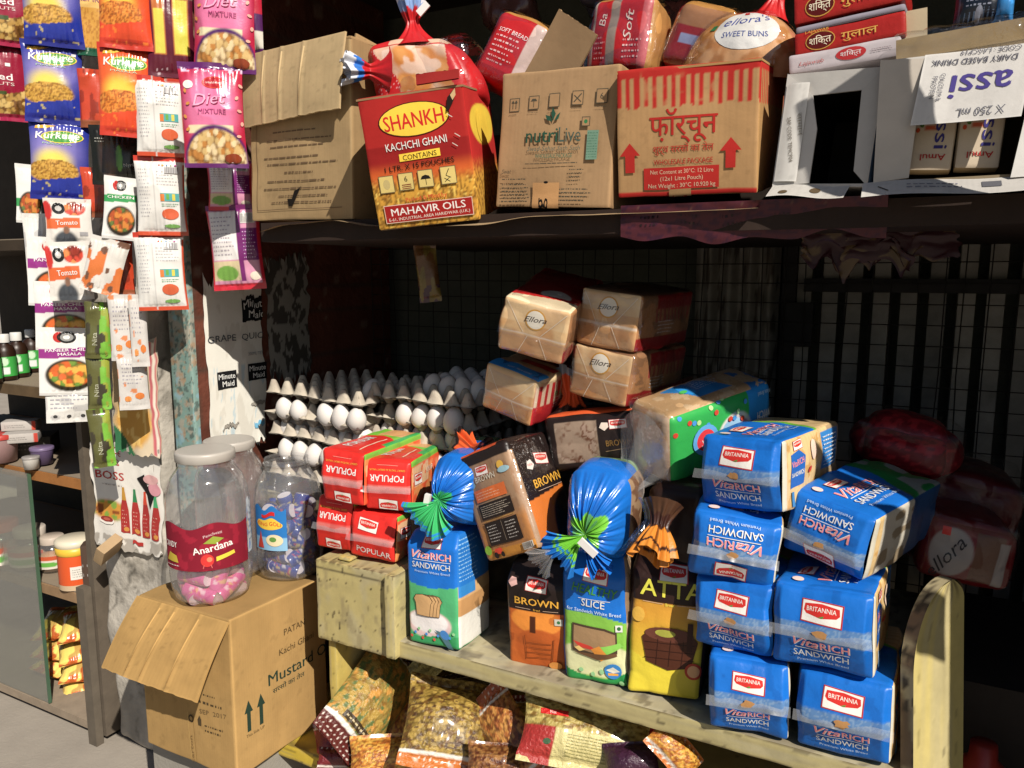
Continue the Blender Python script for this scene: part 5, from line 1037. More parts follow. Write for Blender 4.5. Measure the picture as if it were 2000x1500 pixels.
S2 = Surf(); S2.face('F', lambda u, v: dome(u, v)*1.04, .28, .15, (.8, .8, .8), nu=60, nv=36); S2.obj('clear_wrapper', CLEAR, o)
# crumpled clear bags deep on the shelf
for i, (px, Y, sz) in enumerate((((1000, 40), 1.5, .10), ((1180, 20), 1.55, .12), ((1300, 60), 1.5, .08))):
    q = onY(*px, Y); S = boxsurf(sz, sz, sz, {'*': [L('5a3a34'), L('4a4650'), L('6a3a30')][i]}, r=sz*.35, bulge=.01, wr=.02, seed=i+40, cell=.006); o = S.obj('crumpled_bag', FOIL); place(o, (q[0], Y, q[2]-.03), (0, 20*i, 0)); tag(o, ['small crumpled dark bag deep behind the raised flap', 'greyish crumpled bag deep behind the upright red striped pack', 'dark crumpled bag deep behind the sweet buns'][i], 'bag')
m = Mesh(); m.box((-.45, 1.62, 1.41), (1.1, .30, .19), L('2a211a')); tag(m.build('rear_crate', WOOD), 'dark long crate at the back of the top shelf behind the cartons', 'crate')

# ================================================================ EGGS
def tray_mesh(n=6, p=.0448, ph=0, seed=0):
    m = Mesh(); a = .0132; W = n*p+2*a; k = 96; u, v = griduv(k, k); x, y = u*W-a, v*W-a
    X, Y = (x/p+ph*.5)*2*math.pi, (y/p+ph*.5)*2*math.pi
    pk = ((1+np.cos(X))/2*(1+np.cos(Y))/2); cp = ((1-np.cos(X))/2*(1-np.cos(Y))/2)
    e = np.minimum(np.minimum(u, 1-u), np.minimum(v, 1-v))*W; f = sm(.001, .010, e)
    z = (.028*np.clip(pk*1.15, 0, 1)**.95-.019*np.clip(cp*1.2, 0, 1)**.8)*f; z = np.minimum(z, .029)
    P = np.stack([x-n*p/2, y-n*p/2, z], 1); q = fbm(P, 60, seed)-.5; P[:, 2] += q*.004+(noise(P, 14, seed+4)-.5)*.008*(1-f); P[:, :2] += ((noise(P, 30, seed+6)-.5)*.006*(1-f))[:, None]
    c = solid(u, L('b3a998')); c = mixc(c, sm(.45, .65, fbm(P, 40, 3)), L('a3988a')); m.add(P, gridf(k, k), c)
    m.add((P-[0, 0, .0022])[:], gridf(k, k)[:, ::-1], L('857d72')); return m
TRAYS = [tray_mesh(ph=0, seed=1), tray_mesh(ph=1, seed=5)]
em = Mesh(); t = np.linspace(0, math.pi, 15); em = lathe([(.0218*math.sin(a)*(1+.10*math.cos(a)), -.0285*math.cos(a)) for a in t], 22, L('cfcac4'), em)
egg0 = None; tray0 = {}
LV = ['topmost', 'second from the top', 'third from the top', 'fourth from the top', 'lowest']
def egg_stack(side, loc, rz, eggs, jit):
    global egg0
    for k in range(5):
        rn = random.Random(jit+k); ph = k % 2; nm = 'egg_tray'
        if ph not in tray0: o = TRAYS[ph].build(nm, PULP); tray0[ph] = o
        else: o = tray0[ph].copy(); COLL.objects.link(o)
        M = Euler((R(rn.uniform(-.8, .8)), R(1.4*(side == 'left')+rn.uniform(-.6, .6)), R(rz+rn.uniform(-2, 2)))); base = Vector((loc[0]+rn.uniform(-.004, .004), loc[1]+rn.uniform(-.004, .004), loc[2]-.048*k)); o.location = base; o.rotation_euler = M
        tag(o, f'{LV[k]} grey paper egg tray of the {side} stack', 'egg tray', 'grey paper egg trays'); mt = M.to_matrix()
        for (i, j) in eggs.get(k, ()):
            if egg0 is None: e = em.build('egg', EGG); egg0 = e
            else: e = egg0.copy(); COLL.objects.link(e)
            sh = 0 if ph == 0 else .5
            e.location = base+mt@Vector(((i+.5-sh-3)*.0448, (j+.5-sh-3)*.0448, .013 if k else .021)); e.rotation_euler = (R(rn.uniform(-20, 20)), R(rn.uniform(-20, 20)), rn.uniform(0, 6)); q_ = rn.uniform(.90, 1.04); e.scale = (q_, q_, q_*rn.uniform(.94, 1.05))
            n_ = len(eggs[k]); tag(e, f'white egg in the {LV[k]} tray of the {side} egg stack', 'egg', f'white eggs in the {LV[k]} {side} tray' if n_ > 1 else None)
egg_stack('left', (-1.185, 1.450, .938), -3.8, {0: [(5, 1)], 1: [(1, 0), (2, 0), (4, 0), (5, 0), (6, 0)], 2: [(i, 0) for i in range(6)], 3: [(i, 0) for i in range(1, 7)]}, 3)
egg_stack('right', (-.905, 1.475, .950), -6.9, {0: [(i, j) for j in (1, 2, 3) for i in range(2, 6)]+[(i, 4) for i in range(1, 6)], 1: [(2, 0), (3, 0), (4, 0), (5, 0)], 2: [(i, 0) for i in range(6)], 3: [(i, 0) for i in range(1, 6)]}, 9)

# ================================================================ MUSTARD CARTON WITH JARS
MK = L('a8854e')
def muF(S):
    w, h = .278, .323; g = L('4a3c26'); S.micro('F', .175, .135, .255, .150, 1, g, 5, .3); S.micro('F', .19, .155, .235, .165, 1, g, 6); S.text('F', 'SEP  2017', .215, .120, .010, L('6a5636'), 4, width=.075)
    S.disc('F', .150, .098, .008, .008, g); S.disc('F', .150, .098, .0045, .0045, MK); S.poly('F', [(.171, .090), (.180, .090), (.181, .104), (.176, .112), (.170, .102)], g); S.micro('F', .19, .078, .245, .100, 2, g, 8); S.text('F', 'carton', .150, .03, .009, L('7a6036'), 90, width=.06)
    S.line('F', (.142, .0), (.141, .11), .001, L('c9a560')); S.line('F', (.158, .0), (.157, .11), .001, L('8a6a34'))
def muR(S):
    G = L('24382c'); d, h = .25, .323
    for x in (.035, .066): S.poly('R', [(x-.0045, .085), (x+.0045, .085), (x+.0045, .125), (x+.0105, .125), (x, .150), (x-.0105, .125), (x-.0045, .125)], G, 2)
    S.text('R', 'This Side UP', .05, .074, .0065, L('5a4a2c'), 0, width=.046); S.text('R', 'Mustard Oil', .088, .155, .025, G, 0, 'l', bold=.025, width=.19); S.text('R', 'सरसों का तेल', .098, .134, .010, G, 0, 'l', width=.09)
    S.text('R', 'Kachi Ghani', .120, .207, .014, L('5a4628'), 0, 'l', width=.10); S.text('R', 'PATAN', .135, .245, .014, L('5a4628'), 0, 'l', width=.06)
mub = np.array([0, 0, 1.22])+(np.array((-1.375, 1.19, .144))-[0, 0, 1.22])*.926
c7 = carton('big brown carton with green arrows and an open front flap, jars on top', (mub[0]+.022, mub[1]+.004, mub[2]+.001), (-1.5, -1.2, -1), (.272, .262, .330), kraft(MK, 51), muF, kraft(L('ac8850'), 53), 51, col=MK, open_=False, printsR=muR)
flap(c7, .276, .148, L('ab864c'), (.004, -.136, .329), (-30, 0, -1), 13, 'front_flap', creases=(.30, .46, .72), bend=.012, skew=-.012)
TOPZ = mub[2]+.330+.010
def roll(col, seed):
    S = Surf(); rn = random.Random(seed)
    def fn(u, v): a = u*2*math.pi; r = .0165*(1-.10*np.exp(-np.minimum(v, 1-v)*30)); return np.stack([np.cos(a)*r, np.sin(a)*r, (v-.5)*.068], 1)
    def pc(u, v):
        c = solid(u, col); k = n2(u*4, v*3, 3, seed); m_ = (v > .2)*(v < .8); c = mixc(c, (k > .64)*m_, col*.5+L('d8c23a')*.5); c = mixc(c, (k < .30)*m_, col*.5+L('e0dcd8')*.5); return mixc(c, (n2(u*4, v*3, 4, seed+3) > .74)*m_, col*.5+L('c8302c')*.5)
    S.face('F', fn, .1, .068, pc, nu=24, nv=22)
    for s in (-1, 1):
        a = np.linspace(0, 2*math.pi, 20, endpoint=False); V = np.vstack([[[0, 0, s*.032]], np.stack([np.cos(a)*.0148, np.sin(a)*.0148, np.full(20, s*.0335)], 1)]); S.m.add(V, [((0, 1+i, 1+(i+1) % 20) if s > 0 else (0, 1+(i+1) % 20, 1+i)) for i in range(20)], mixc(np.array([col]), [.75], L('e0d8d8'))[0])
    return S.obj('candy_roll', FOIL)
def jar(label, base, Rr, H, name='clear_jar', lid=True, fill=None, tint=.0):
    e = empty(name, base); tag(e, label, 'jar')
    rib = lambda a, z: .020*np.cos(a*16)*np.clip(1-abs(z/H-.42)*2.2, 0, 1)
    prof = [(.0, .002), (Rr*.80, .002), (Rr*.90, .008), (Rr*.98, .03), (Rr, H*.18), (Rr*.985, H*.30), (Rr*1.0, H*.45), (Rr*1.0, H*.66), (Rr*.96, H*.75), (Rr*.86, H*.83), (Rr*.72, H*.885), (Rr*.66, H*.91), (Rr*.66, H*.95), (Rr*.69, H*.955), (Rr*.69, H*.965), (Rr*.655, H*.97), (Rr*.655, H)]
    m = Mesh(); P = []
    for i in range(len(prof)-1):
        for t in np.linspace(0, 1, 4, endpoint=False): P.append(tuple(np.array(prof[i])*(1-t)+np.array(prof[i+1])*t))
    lathe(P+[prof[-1]], 84, (.8, .8, .8), m, rib); m.build('jar_wall', JARP, e)
    if lid:
        m = Mesh(); lathe([(Rr*.70, H*.945), (Rr*.72, H*.95), (Rr*.72, H*.995), (Rr*.715, H*1.004), (Rr*.69, H*1.011), (Rr*.68, H*1.0125), (Rr*.675, H*1.0128), (Rr*.5, H*1.013), (Rr*.3, H*1.013), (0, H*1.013)], 48, L('a9a39a'), m, lambda a, z: .006*np.sign(np.cos(a*60))*(z < H*.99)); m.build('lid', PLASTIC, e)
    return e
def fill(kind, group, labels, base, Rr, z0, rows, n, seed, vertical=.25):
    rn = random.Random(seed); src = None; i = 0
    for r in range(rows):
        for k in range(n):
            a = k/n*2*math.pi+r*.7+rn.uniform(-.25, .25); rad = Rr-.034 if n > 1 else 0
            if src is None: o = src = roll(kind, seed)
            else: o = src.copy(); COLL.objects.link(o)
            o.location = (base[0]+math.cos(a)*rad, base[1]+math.sin(a)*rad, base[2]+z0+r*.032+rn.uniform(-.004, .004))
            if rn.random() < vertical: d = Vector((math.cos(a+1.5)*.3, math.sin(a+1.5)*.3, 1))
            else: d = Vector((-math.sin(a), math.cos(a), rn.uniform(-.45, .45)))
            if vertical < .2 and rn.random() < .2: d = Vector((math.cos(a), math.sin(a), .1)); o.location = (base[0]+math.cos(a)*(rad-.014), base[1]+math.sin(a)*(rad-.014), o.location[2])
            o.rotation_euler = d.to_track_quat('Z', 'X').to_euler(); tag(o, labels, 'candy roll', group); i += 1
def jlabel(parent, Rr, a0, a1, z0, z1, paint, prints, name='label', wav=.006):
    S = Surf()
    def fn(u, v):
        a = np.radians(a0+(a1-a0)*u); r = Rr*1.012+.0012; z = z0+(z1-z0)*v+wav*np.sin(u*math.pi*4)*(v > .5)*(2*v-1); return np.stack([np.cos(a)*r, np.sin(a)*r, z], 1)
    S.face('F', fn, Rr*math.radians(abs(a1-a0)), z1-z0, paint, .003); prints(S); return S.obj(name, PAPER, parent)
def toward(px, z, r): q = onZ(*px, z); d = np.array([q[0], q[1], 0]); d /= np.linalg.norm(d); q = q+d*r*.85; return (q[0], q[1], z)
j1 = toward((418, 1182), TOPZ, .078); e = jar('lidded clear jar with a maroon label and pink candy rolls, standing on the brown carton', j1, .080, .300)
fill(L('c8508c'), 'pink candy rolls in the lidded jar', 'pink candy roll lying in the maroon labelled jar', j1, .078, .022, 3, 6, 5, .1); fill(L('c8508c'), 'pink candy rolls in the lidded jar', 'pink candy roll lying in the maroon labelled jar', (j1[0], j1[1], j1[2]+.03), .055, .022, 2, 4, 8, .1)
def an_p(u, v): c = solid(u, L('7d1428')); return mixc(c, n2(u, v, 5, 3, 3) > .66, L('941a30'))
def an_t(S):
    W_, H_ = S.f['F'][1:]; x = W_*.60
    S.text('F', 'Panchvati', x, H_*.76, .0055, L('d8b8b8'), 8, width=.034); S.poly('F', [(x-.018, H_*.62), (x+.004, H_*.58), (x+.02, H_*.68), (x, H_*.74)], L('8a9a2c')); S.text('F', 'Anardana', x, H_*.44, .0145, L('e6e2dc'), 9, bold=.05, width=.074)
    S.disc('F', x-.012, H_*.24, .012, .013, L('c8302c')); S.disc('F', x-.008, H_*.26, .005, .005, L('e07a5a')); S.line('F', (x-.018, H_*.14), (x-.020, H_*.06), .0015, L('c8605a'), 2); S.line('F', (x-.006, H_*.14), (x-.004, H_*.06), .0015, L('c8605a'), 2); S.poly('F', [(x+.004, H_*.2), (x+.040, H_*.3), (x+.038, H_*.38), (x+.004, H_*.3)], L('d8c22a'))
    S.text('F', 'CANDY', W_*.14, H_*.52, .011, L('e0dcd6'), 0, bold=.04, width=.034); S.poly('F', [(W_*.06, H_*.2), (W_*.24, H_*.18), (W_*.22, H_*.34), (W_*.12, H_*.4)], L('b8a02a')); S.micro('F', W_*.06, H_*.08, W_*.26, H_*.14, 1, L('d8c8c8'), 3)
fa = math.degrees(math.atan2(-j1[1], -j1[0]))
jlabel(e, .080, fa-78, fa+58, .078, .168, an_p, an_t); 
jlabel(e, .0785, fa+62, fa+100, .09, .20, lambda u, v: mixc(solid(u, L('b9c4cc')), n2(u, v, 5, 6) > .6, L('6f8fc0')), lambda S: S.micro('F', .005, .02, .045, .1, 6, L('6f7f98'), 4), 'back_label')
j2 = toward((560, 1132), TOPZ-.002, .07); j2 = (j2[0], min(j2[1], mub[1]+.09), j2[2]); j2 = (onZ(560, 1132, TOPZ)[0]-.035, onZ(560, 1132, TOPZ)[1]+.05, TOPZ-.006)
e = jar('open clear jar full of blue candy rolls behind the lidded jar', j2, .072, .262, lid=False)
fill(L('1e3a86'), 'blue candy rolls in the open jar', 'blue candy roll in the open jar beside the red bread packs', j2, .071, .020, 5, 6, 15, .25); fill(L('1e3a86'), 'blue candy rolls in the open jar', 'blue candy roll in the open jar beside the red bread packs', j2, .03, .020, 5, 1, 16, .9)
fa = math.degrees(math.atan2(-j2[1], -j2[0]))
def kg_t(S):
    W_, H_ = S.f['F'][1:]; S.disc('F', W_*.5, H_*.62, W_*.40, H_*.13, L('e0b82a')); S.text('F', 'KING GOLI', W_*.5, H_*.585, .0085, RED, 0, bold=.04, width=W_*.7); S.rc('F', W_*.3, H_*.80, W_*.7, H_*.88, RED); S.poly('F', [(W_*.12, H_*.05), (W_*.34, H_*.05), (W_*.24, H_*.46)], L('b83a2c')); S.disc('F', W_*.66, H_*.25, W_*.24, H_*.14, L('d8c8a0')); S.disc('F', W_*.62, H_*.27, W_*.1, H_*.06, L('5a8a3a'))
jlabel(e, .072, fa-66, fa-4, .075, .168, lambda u, v: mixc(solid(u, L('1f6fb4')), v < .3, L('7fb0d0')), kg_t)
j3 = toward((372, 1120), TOPZ, .07); jar('second lidded clear jar, empty, half hidden behind the maroon labelled jar', (j1[0]-.06, j1[1]+.115, TOPZ), .075, .292)

# ================================================================ HANGING SACHETS
def hang(label, cat, px, wh, art, Y=1.10, yo=0, roll_=0, pitch=0, th=.022, seed=1, group=None, mat_=None, name='snack_packet', back=None, prints=None, seal=.010, wr=.0030, pinch=.06, cell=.0024, deform=None):
    q = onY(*px, Y); s = scale_at(q); w, h = wh[0]*s, wh[1]*s
    S = pillow(w, h, th, art, back, seed=seed, seal=seal, wr=wr, pinch=pinch, cell=cell, deform=deform)
    if prints: prints(S, w, h)
    o = S.obj(name, mat_ or FOIL); place(o, q, (pitch, roll_, facing(q)+yo)); return tag(o, label, cat, group)
def GRAIN(u, v, f, a, b, c_, s):
    d, k = cells(u, v, f, s, .8); c = mixc(mixc(solid(u, L(a)), k > .4, L(b)), k > .78, L(c_)); return mixc(c, sm(.42, .75, d)*.75, L(c_)*.35)
def kurk(base, dark, gold):
    def f(u, v):
        c = solid(u, L(base)); c = mixc(c, ell(u, v, .40, .60, .42, .22, .9)*.5, L('b7a3d8') if base[0] < '8' else L('f07a2a')); c = mixc(c, ell(u, v, .40, .47, .30, .16, .5), L(gold))
        bowl = ell(u, v, .40, .36, .44, .155, .08)*(v < .44-.0*u+.06*np.sin(u*3.6)); c = mixc(c, bowl, GRAIN(u, v, 40, 'b98a2c', 'c99a3c', '9a6a1c', 3) if base[0] < '8' else GRAIN(u, v, 40, 'd0781c', 'd98a2c', 'b05a14', 3))
        c = mixc(c, (v < .22+.10*u)*1., L(base)); c = mixc(c, (v < .10), L(dark)*1.1); c = mixc(c, (v > .93)+(v < .05), L(dark)); return mixc(c, (v < .24)*(n2(u, v, 22, 7, .8) > .83), L('b0a068') if base[0] < '8' else L('e0701c'))
    return f
def kp(S, w, h):
    S.poly('F', [(w*.10, h*.87), (w*.30, h*.88), (w*.46, h*.92), (w*.28, h*.92), (w*.12, h*.905)], L('d8a52a')); S.disc('F', w*.56, h*.785, w*.36, h*.078, L('d8c23a'), 3); S.disc('F', w*.56, h*.785, w*.34, h*.068, L('3f8f3a'), 3)
    S.text('F', 'Kurkure', w*.48, h*.760, h*.088, L('e6e2dc'), 3, bold=.06, shear=.15, width=w*.74); S.text('F', 'MASALA', w*.48, h*.685, h*.022, L('9fc0a0'), 0, bold=.03, width=w*.5); S.rc('F', w*.82, h*.84, w*.90, h*.87, L('d8d4cc'))
G_K = 'blue masala snack packets hanging in a strip'; KB = kurk('20308f', '161f78', 'd8c44a'); KO = kurk('d4431c', 'b8301a', 'f0b82a')
for i, (px, lb, sd) in enumerate((((108, 92), 'upper blue masala snack packet of the strip, cut off by the top edge', 3), ((110, 242), 'middle blue masala snack packet of the strip', 5), ((119, 392), 'lowest blue masala snack packet of the strip', 8))):
    hang(lb, 'snack packet', px, (104, 152), KB, 1.07, yo=[-6, -4, -8][i], seed=sd, group=G_K, prints=kp, roll_=[0, 1, 3][i], th=.03)
G_O = 'orange masala snack packets hanging in a strip'
for i, (px, lb, sd) in enumerate((((248, 97), 'upper orange masala snack packet of the strip, cut off by the top edge', 4), ((249, 268), 'lower orange masala snack packet of the strip', 9))):
    hang(lb, 'snack packet', px, (96, 172), KO, 1.07, yo=[-8, -4][i], seed=sd, group=G_O, prints=kp, roll_=[1, 2][i], th=.03)
def peanut(u, v):
    c = solid(u, L('8a1432')); c = mixc(c, ell(u, v, .78, .52, .5, .42, .04), L('2c261c')); c = mixc(c, ell(u, v, .66, .52, .5, .38, .04), L('8a1230')); c = mixc(c, (v < .36-.05*np.sin(u*4))*(v > .08), GRAIN(u, v, 20, 'a9823c', 'c9a860', '6a4418', 5)); c = mixc(c, (v < .36)*(v > .31)*(u < .6), L('3a4a20')); return mixc(c, (v < .05)+(v > .94), L('9a1440'))
def pnp(S, w, h):
    S.disc('F', w*.30, h*.66, w*.16, h*.055, L('c83a2c')); S.rc('F', w*.60, h*.66, w*.68, h*.70, L('d8d4cc')); S.text('F', 'Salted', w*.42, h*.49, h*.085, L('e6dcd8'), 0, bold=.04, width=w*.56); S.text('F', 'PEANUTS', w*.42, h*.425, h*.040, L('d8c0b8'), 0, bold=.02, width=w*.60)
for i, (px, lb, sd) in enumerate((((10, 90), 'upper maroon salted peanut packet, cut off by the left edge', 3), ((8, 236), 'lower maroon salted peanut packet, cut off by the left edge', 6))):
    hang(lb, 'snack packet', px, (112, 152), peanut, 1.10, yo=-4, seed=sd, group='maroon peanut packets hanging in a strip', prints=pnp, th=.03)
def alim(u, v): c = solid(u, L('c08a2c')); c = mixc(c, n2(u, v, 30, 3) > .6, L('a8701c')); c = mixc(c, v > .70, L('b0301c')); c = mixc(c, (v > .58)*(v < .78), L('d0a85a')); c = mixc(c, (v < .09), L('14503a')); return mixc(c, (v < .09)*(n2(u, v, 24, 8) > .78), L('9ab0a0'))
hang('golden spice packet with a green lower band, between the blue and orange strips', 'spice packet', (186, 110), (62, 150), alim, 1.13, yo=-10, seed=3, th=.012, name='spice_packet', prints=lambda S, w, h: (S.text('F', 'ALIMRA', w*.5, h*.66, h*.07, L('8a4a6a'), 0, bold=.03, width=w*.8),))
def wafer(u, v): c = solid(u, L('4a1020')); 
def waf(u, v): c = solid(u, L('571226')); c = mixc(c, rect(u, v, .14, .42, .24, .92)+rect(u, v, .56, .90, .24, .92), L('b0642c')); c = mixc(c, rect(u, v, .16, .38, .26, .76)+rect(u, v, .60, .88, .26, .86), L('c8bf3c')); c = mixc(c, (v > .88)*.6, L('7a6a5c')); return mixc(c, (v < .1)*(n2(u, v, 20, 3) > .8), L('b09aa0'))
hang('dark maroon wafer packet with two yellow bars beside the orange strip', 'snack packet', (338, 152), (88, 165), waf, 1.13, yo=-6, seed=5, th=.02)
def diet(u, v):
    c = solid(u, L('b01c3c')); c = mixc(c, ell(u, v, .48, .56, .42, .36, .35), L('d8709a')); c = mixc(c, rect(u, v, .10, .82, .32, .40), L('d8c8a0')); k = ell(u, v, .52, .10, .46, .26, .05)*(v > .04); c = mixc(c, ell(u, v, .52, .10, .50, .30, .05), L('4a1a5c')); c = mixc(c, k, GRAIN(u, v, 17, 'c9a86a', 'd9c294', 'b87a34', 4)); c = mixc(c, (v > .93)+(v < .045), L('571a5a')); return mixc(c, (v > .90)*(v < .94)*(n2(u, v, 24, 5) > .6), L('c9b0c9'))
def dip(S, w, h):
    S.disc('F', w*.56, h*.80, w*.20, h*.058, L('c83a2c')); S.disc('F', w*.56, h*.80, w*.175, h*.045, L('b01c2a')); S.text('F', 'Haldiram', w*.56, h*.79, h*.022, L('e8d8d0'), 0, width=w*.26); S.disc('F', w*.14, h*.78, w*.08, h*.04, L('dcd8d0'))
    S.text('F', 'Diet', w*.47, h*.585, h*.115, L('8f1d4a'), 6, bold=.06, shear=.35, width=w*.56); S.text('F', 'Diet', w*.465, h*.592, h*.115, L('dc9ab8'), 6, bold=.02, shear=.35, width=w*.54); S.text('F', 'MIXTURE', w*.50, h*.50, h*.05, L('9a3a6a'), 0, bold=.04, width=w*.45)
    for i in range(9): S.disc('F', w*(.06 if i % 2 else .90)+w*.03*(i % 3), h*(.30+.06*i), w*.035, h*.014, L('d08a3c' if i % 2 else 'd8a090'), i*40)
    S.disc('F', w*.78, h*.09, w*.13, h*.045, L('8a3a1c'))
G_D = 'pink snack mix packets hanging in a strip'
for i, (px, lb, sd) in enumerate((((440, 142), 'upper pink snack mix packet, cut off by the top edge', 3), ((424, 328), 'lower pink snack mix packet, whole, facing out', 7))):
    hang(lb, 'snack packet', px, (118, 196), diet, [1.10, 1.08][i], yo=[-12, -6][i], seed=sd, group=G_D, prints=dip, th=.032, roll_=[2, -1][i])
hang('red and purple packet seen edge on behind the upper pink snack mix packet', 'snack packet', (498, 108), (40, 150), lambda u, v: mixc(mixc(solid(u, L('b01c34')), v < .5, L('4a1a50')), (v < .28)*(v > .08), L('c9c2b4')), 1.16, yo=-30, seed=4, th=.02)
def pback(u, v): c = solid(u, L('c98aa6')); c = mixc(c, rect(u, v, .06, .56, .36, .92), L('d6d2d0')); c = mixc(c, (v < .34)*(v > .12)*(u < .6), L('c9b890')); c = mixc(c, ell(u, v, .30, .20, .22, .09)*1., L('6a9a3c')); c = mixc(c, rect(u, v, .56, .66, .1, 1), L('6a1a60')); c = mixc(c, (v < .08)+(u > .95)+(u < .03), L('b81c30')); c = mixc(c, rect(u, v, .66, .95, .34, .72), L('6a1a62')); return mixc(c, (v > .94), L('6a1a5a'))
def pbp(S, w, h): S.micro('F', w*.08, h*.40, w*.52, h*.88, 10, L('a8a0a8'), 3); S.micro('F', w*.68, h*.36, w*.92, h*.70, 8, L('b890b8'), 5); S.disc('F', w*.84, h*.16, w*.10, h*.05, L('d8c8b8')); S.rc('F', w*.66, h*.78, w*.92, h*.9, L('c9c6c0')); [S.rc('F', w*(.67+.02*i), h*.79, w*(.678+.02*i), h*.89, L('4a4444'), 1) for i in range(11)]
hang('pink packet turned to its printed back, partly shaded above the lowest pink one', 'snack packet', (452, 412), (84, 96), pback, 1.20, yo=-8, seed=3, group='packets turned to their pink backs', prints=pbp)
hang('lowest pink packet turned to its printed back with a purple seam', 'snack packet', (470, 566), (100, 162), pback, 1.205, yo=-14, seed=6, group='packets turned to their pink backs', prints=pbp, roll_=-3, th=.03)
def wback(u, v): c = solid(u, L('cfcdc8')); c = mixc(c, (v > .93), L('b8301c')); c = mixc(c, (u > .96)+(v < .05), L('b8401c')); c = mixc(c, (v > .90)*(v < .93), L('d8d4ce')); c = mixc(c, (u > .36)*(u < .40), L('b5b3b0')); return c
def wbp(S, w, h):
    S.micro('F', w*.07, h*.22, w*.33, h*.85, 14, L('a5a3a6'), 3); S.micro('F', w*.44, h*.62, w*.9, h*.82, 5, L('b0aeb0'), 6); S.rc('F', w*.50, h*.43, w*.88, h*.53, L('4a9a9a')); S.rc('F', w*.50, h*.43, w*.58, h*.52, L('c8702c')); S.rc('F', w*.62, h*.45, w*.68, h*.52, L('5a9a3a')); S.rc('F', w*.74, h*.44, w*.8, h*.52, L('c8b83a'))
    S.disc('F', w*.68, h*.27, w*.17, h*.07, L('c85a34')); S.micro('F', w*.52, h*.36, w*.9, h*.41, 2, L('6aa07a'), 8); S.disc('F', w*.7, h*.12, w*.15, h*.025, L('6a9a4a')); [S.disc('F', w*(.5+.08*i), h*.88, w*.018, h*.008, L(['c8402c', 'd8a03a', '4a8ac0', '6a9a4a', 'b03a8a'][i])) for i in range(5)]
    S.rc('F', w*.6, h*.78, w*.9, h*.86, L('b9b7b6')); [S.rc('F', w*(.61+.025*i), h*.785, w*(.622+.025*i), h*.855, L('6a686a'), 1) for i in range(11)]
G_W = 'white printed packet backs hanging in a strip'
for i, (px, lb, sd) in enumerate((((318, 306), 'uppermost white packet back of the strip, partly in shadow', 3), ((320, 460), 'middle white packet back of the strip', 6), ((321, 606), 'lowest white packet back of the strip, with a red lower edge', 9))):
    hang(lb, 'snack packet', px, (90, 150), wback, 1.11, yo=[-4, -6, -8][i], seed=sd, group=G_W, prints=wbp, roll_=[0, 0, -1][i], th=.028)
def blk(u, v): c = solid(u, L('16150f')); c = mixc(c, ell(u, v, .38, .38, .10, .3, .3), L('5a4434')); c = mixc(c, ell(u, v, .58, .45, .07, .22), L('5a9a2c')); c = mixc(c, ell(u, v, .36, .5, .2, .35, .3)*.5, L('3a1a10')); return c
hang('glossy black sachet with a green leaf under the orange snack strip', 'sachet', (230, 362), (88, 112), blk, 1.10, yo=-8, seed=3, th=.012, name='sachet', prints=lambda S, w, h: (S.text('F', 'Nyra', w*.78, h*.32, h*.06, L('b8b8b0'), 8, width=w*.22), S.micro('F', w*.1, h*.7, w*.4, h*.8, 2, L('a8a8a0'), 2)))
red_s = lambda u, v: mixc(mixc(solid(u, L('b83c1c')), n2(u, v, 5, 4) > .6, L('8a2a14')), v < .12, L('8a4a2c'))
for px, wh, lb, sd in (((182, 250), (44, 110), 'upper narrow red sachet behind the blue strip', 3), ((196, 425), (58, 95), 'crumpled red and green sachet beside the lowest blue packet', 5), ((238, 580), (50, 115), 'plain orange sachet hanging below the green banded one', 8)):
    hang(lb, 'sachet', px, wh, red_s, 1.12, yo=-20+sd*2, seed=sd, th=.010, name='sachet', wr=.004, group='red and orange sachets among the strips')
def white_s(u, v): return mixc(solid(u, L('cbc9c4')), n2(u, v, 4, 6) > .62, L('b0aeac'))
hang('small white folded sachet beside the middle blue packet', 'sachet', (160, 225), (26, 105), white_s, 1.12, yo=-25, seed=4, th=.008, name='sachet')
# spice sachets: white with coloured band and a bowl of food
def spice(band, food, bandv=(.60, .72)):
    def f(u, v): c = solid(u, L('d2d0cc')); b = (v-.04*u > bandv[0]-.02)*(v-.04*u < bandv[1]-.02); c = mixc(c, b, L(band)); e = ell(u, v, .55, .30, .44, .24); c = mixc(c, e, L('2a2418')); c = mixc(c, ell(u, v, .56, .32, .38, .19), GRAIN(u, v, 11, *food, 5)); return mixc(c, (v < .04), L('b8b6b2'))
    return f
def spp(words, sub=None):
    def f(S, w, h):
        S.disc('F', w*.36, h*.86, w*.10, h*.075, L('b82a24')); S.disc('F', w*.50, h*.86, w*.17, h*.085, L('1d1d1d')); S.disc('F', w*.50, h*.86, w*.12, h*.058, L('8a8a88')); S.disc('F', w*.50, h*.86, w*.06, h*.03, L('dcdad4'))
        S.text('F', words, w*.52, h*.655, h*.045, L('e6e0e0'), 3, bold=.03, width=w*.80)
        if sub: S.text('F', sub, w*.55, h*.595, h*.045, L('e6e0e0'), 3, bold=.03, width=w*.42)
    return f
G_P = 'white paneer chilli spice sachets in a strip'; PF = ('c85a1c', 'd8a03a', '6a8a2c')
for i, (px, lb, sd) in enumerate((((112, 598), 'uppermost white paneer spice sachet, mostly in shade behind the tomato sachets', 3), ((126, 684), 'middle white paneer spice sachet, its bowl picture half shaded', 6), ((133, 772), 'lowest white paneer spice sachet, picture and band fully lit', 9))):
    hang(lb, 'sachet', px, (96, 132), spice('8a2a7a', PF, (.56, .70)), 1.08+.004*(2-i), yo=-5, seed=sd, group=G_P, prints=spp('PANEER CHILLI', 'MASALA'), th=.008, name='spice_sachet', roll_=3, pinch=.01)
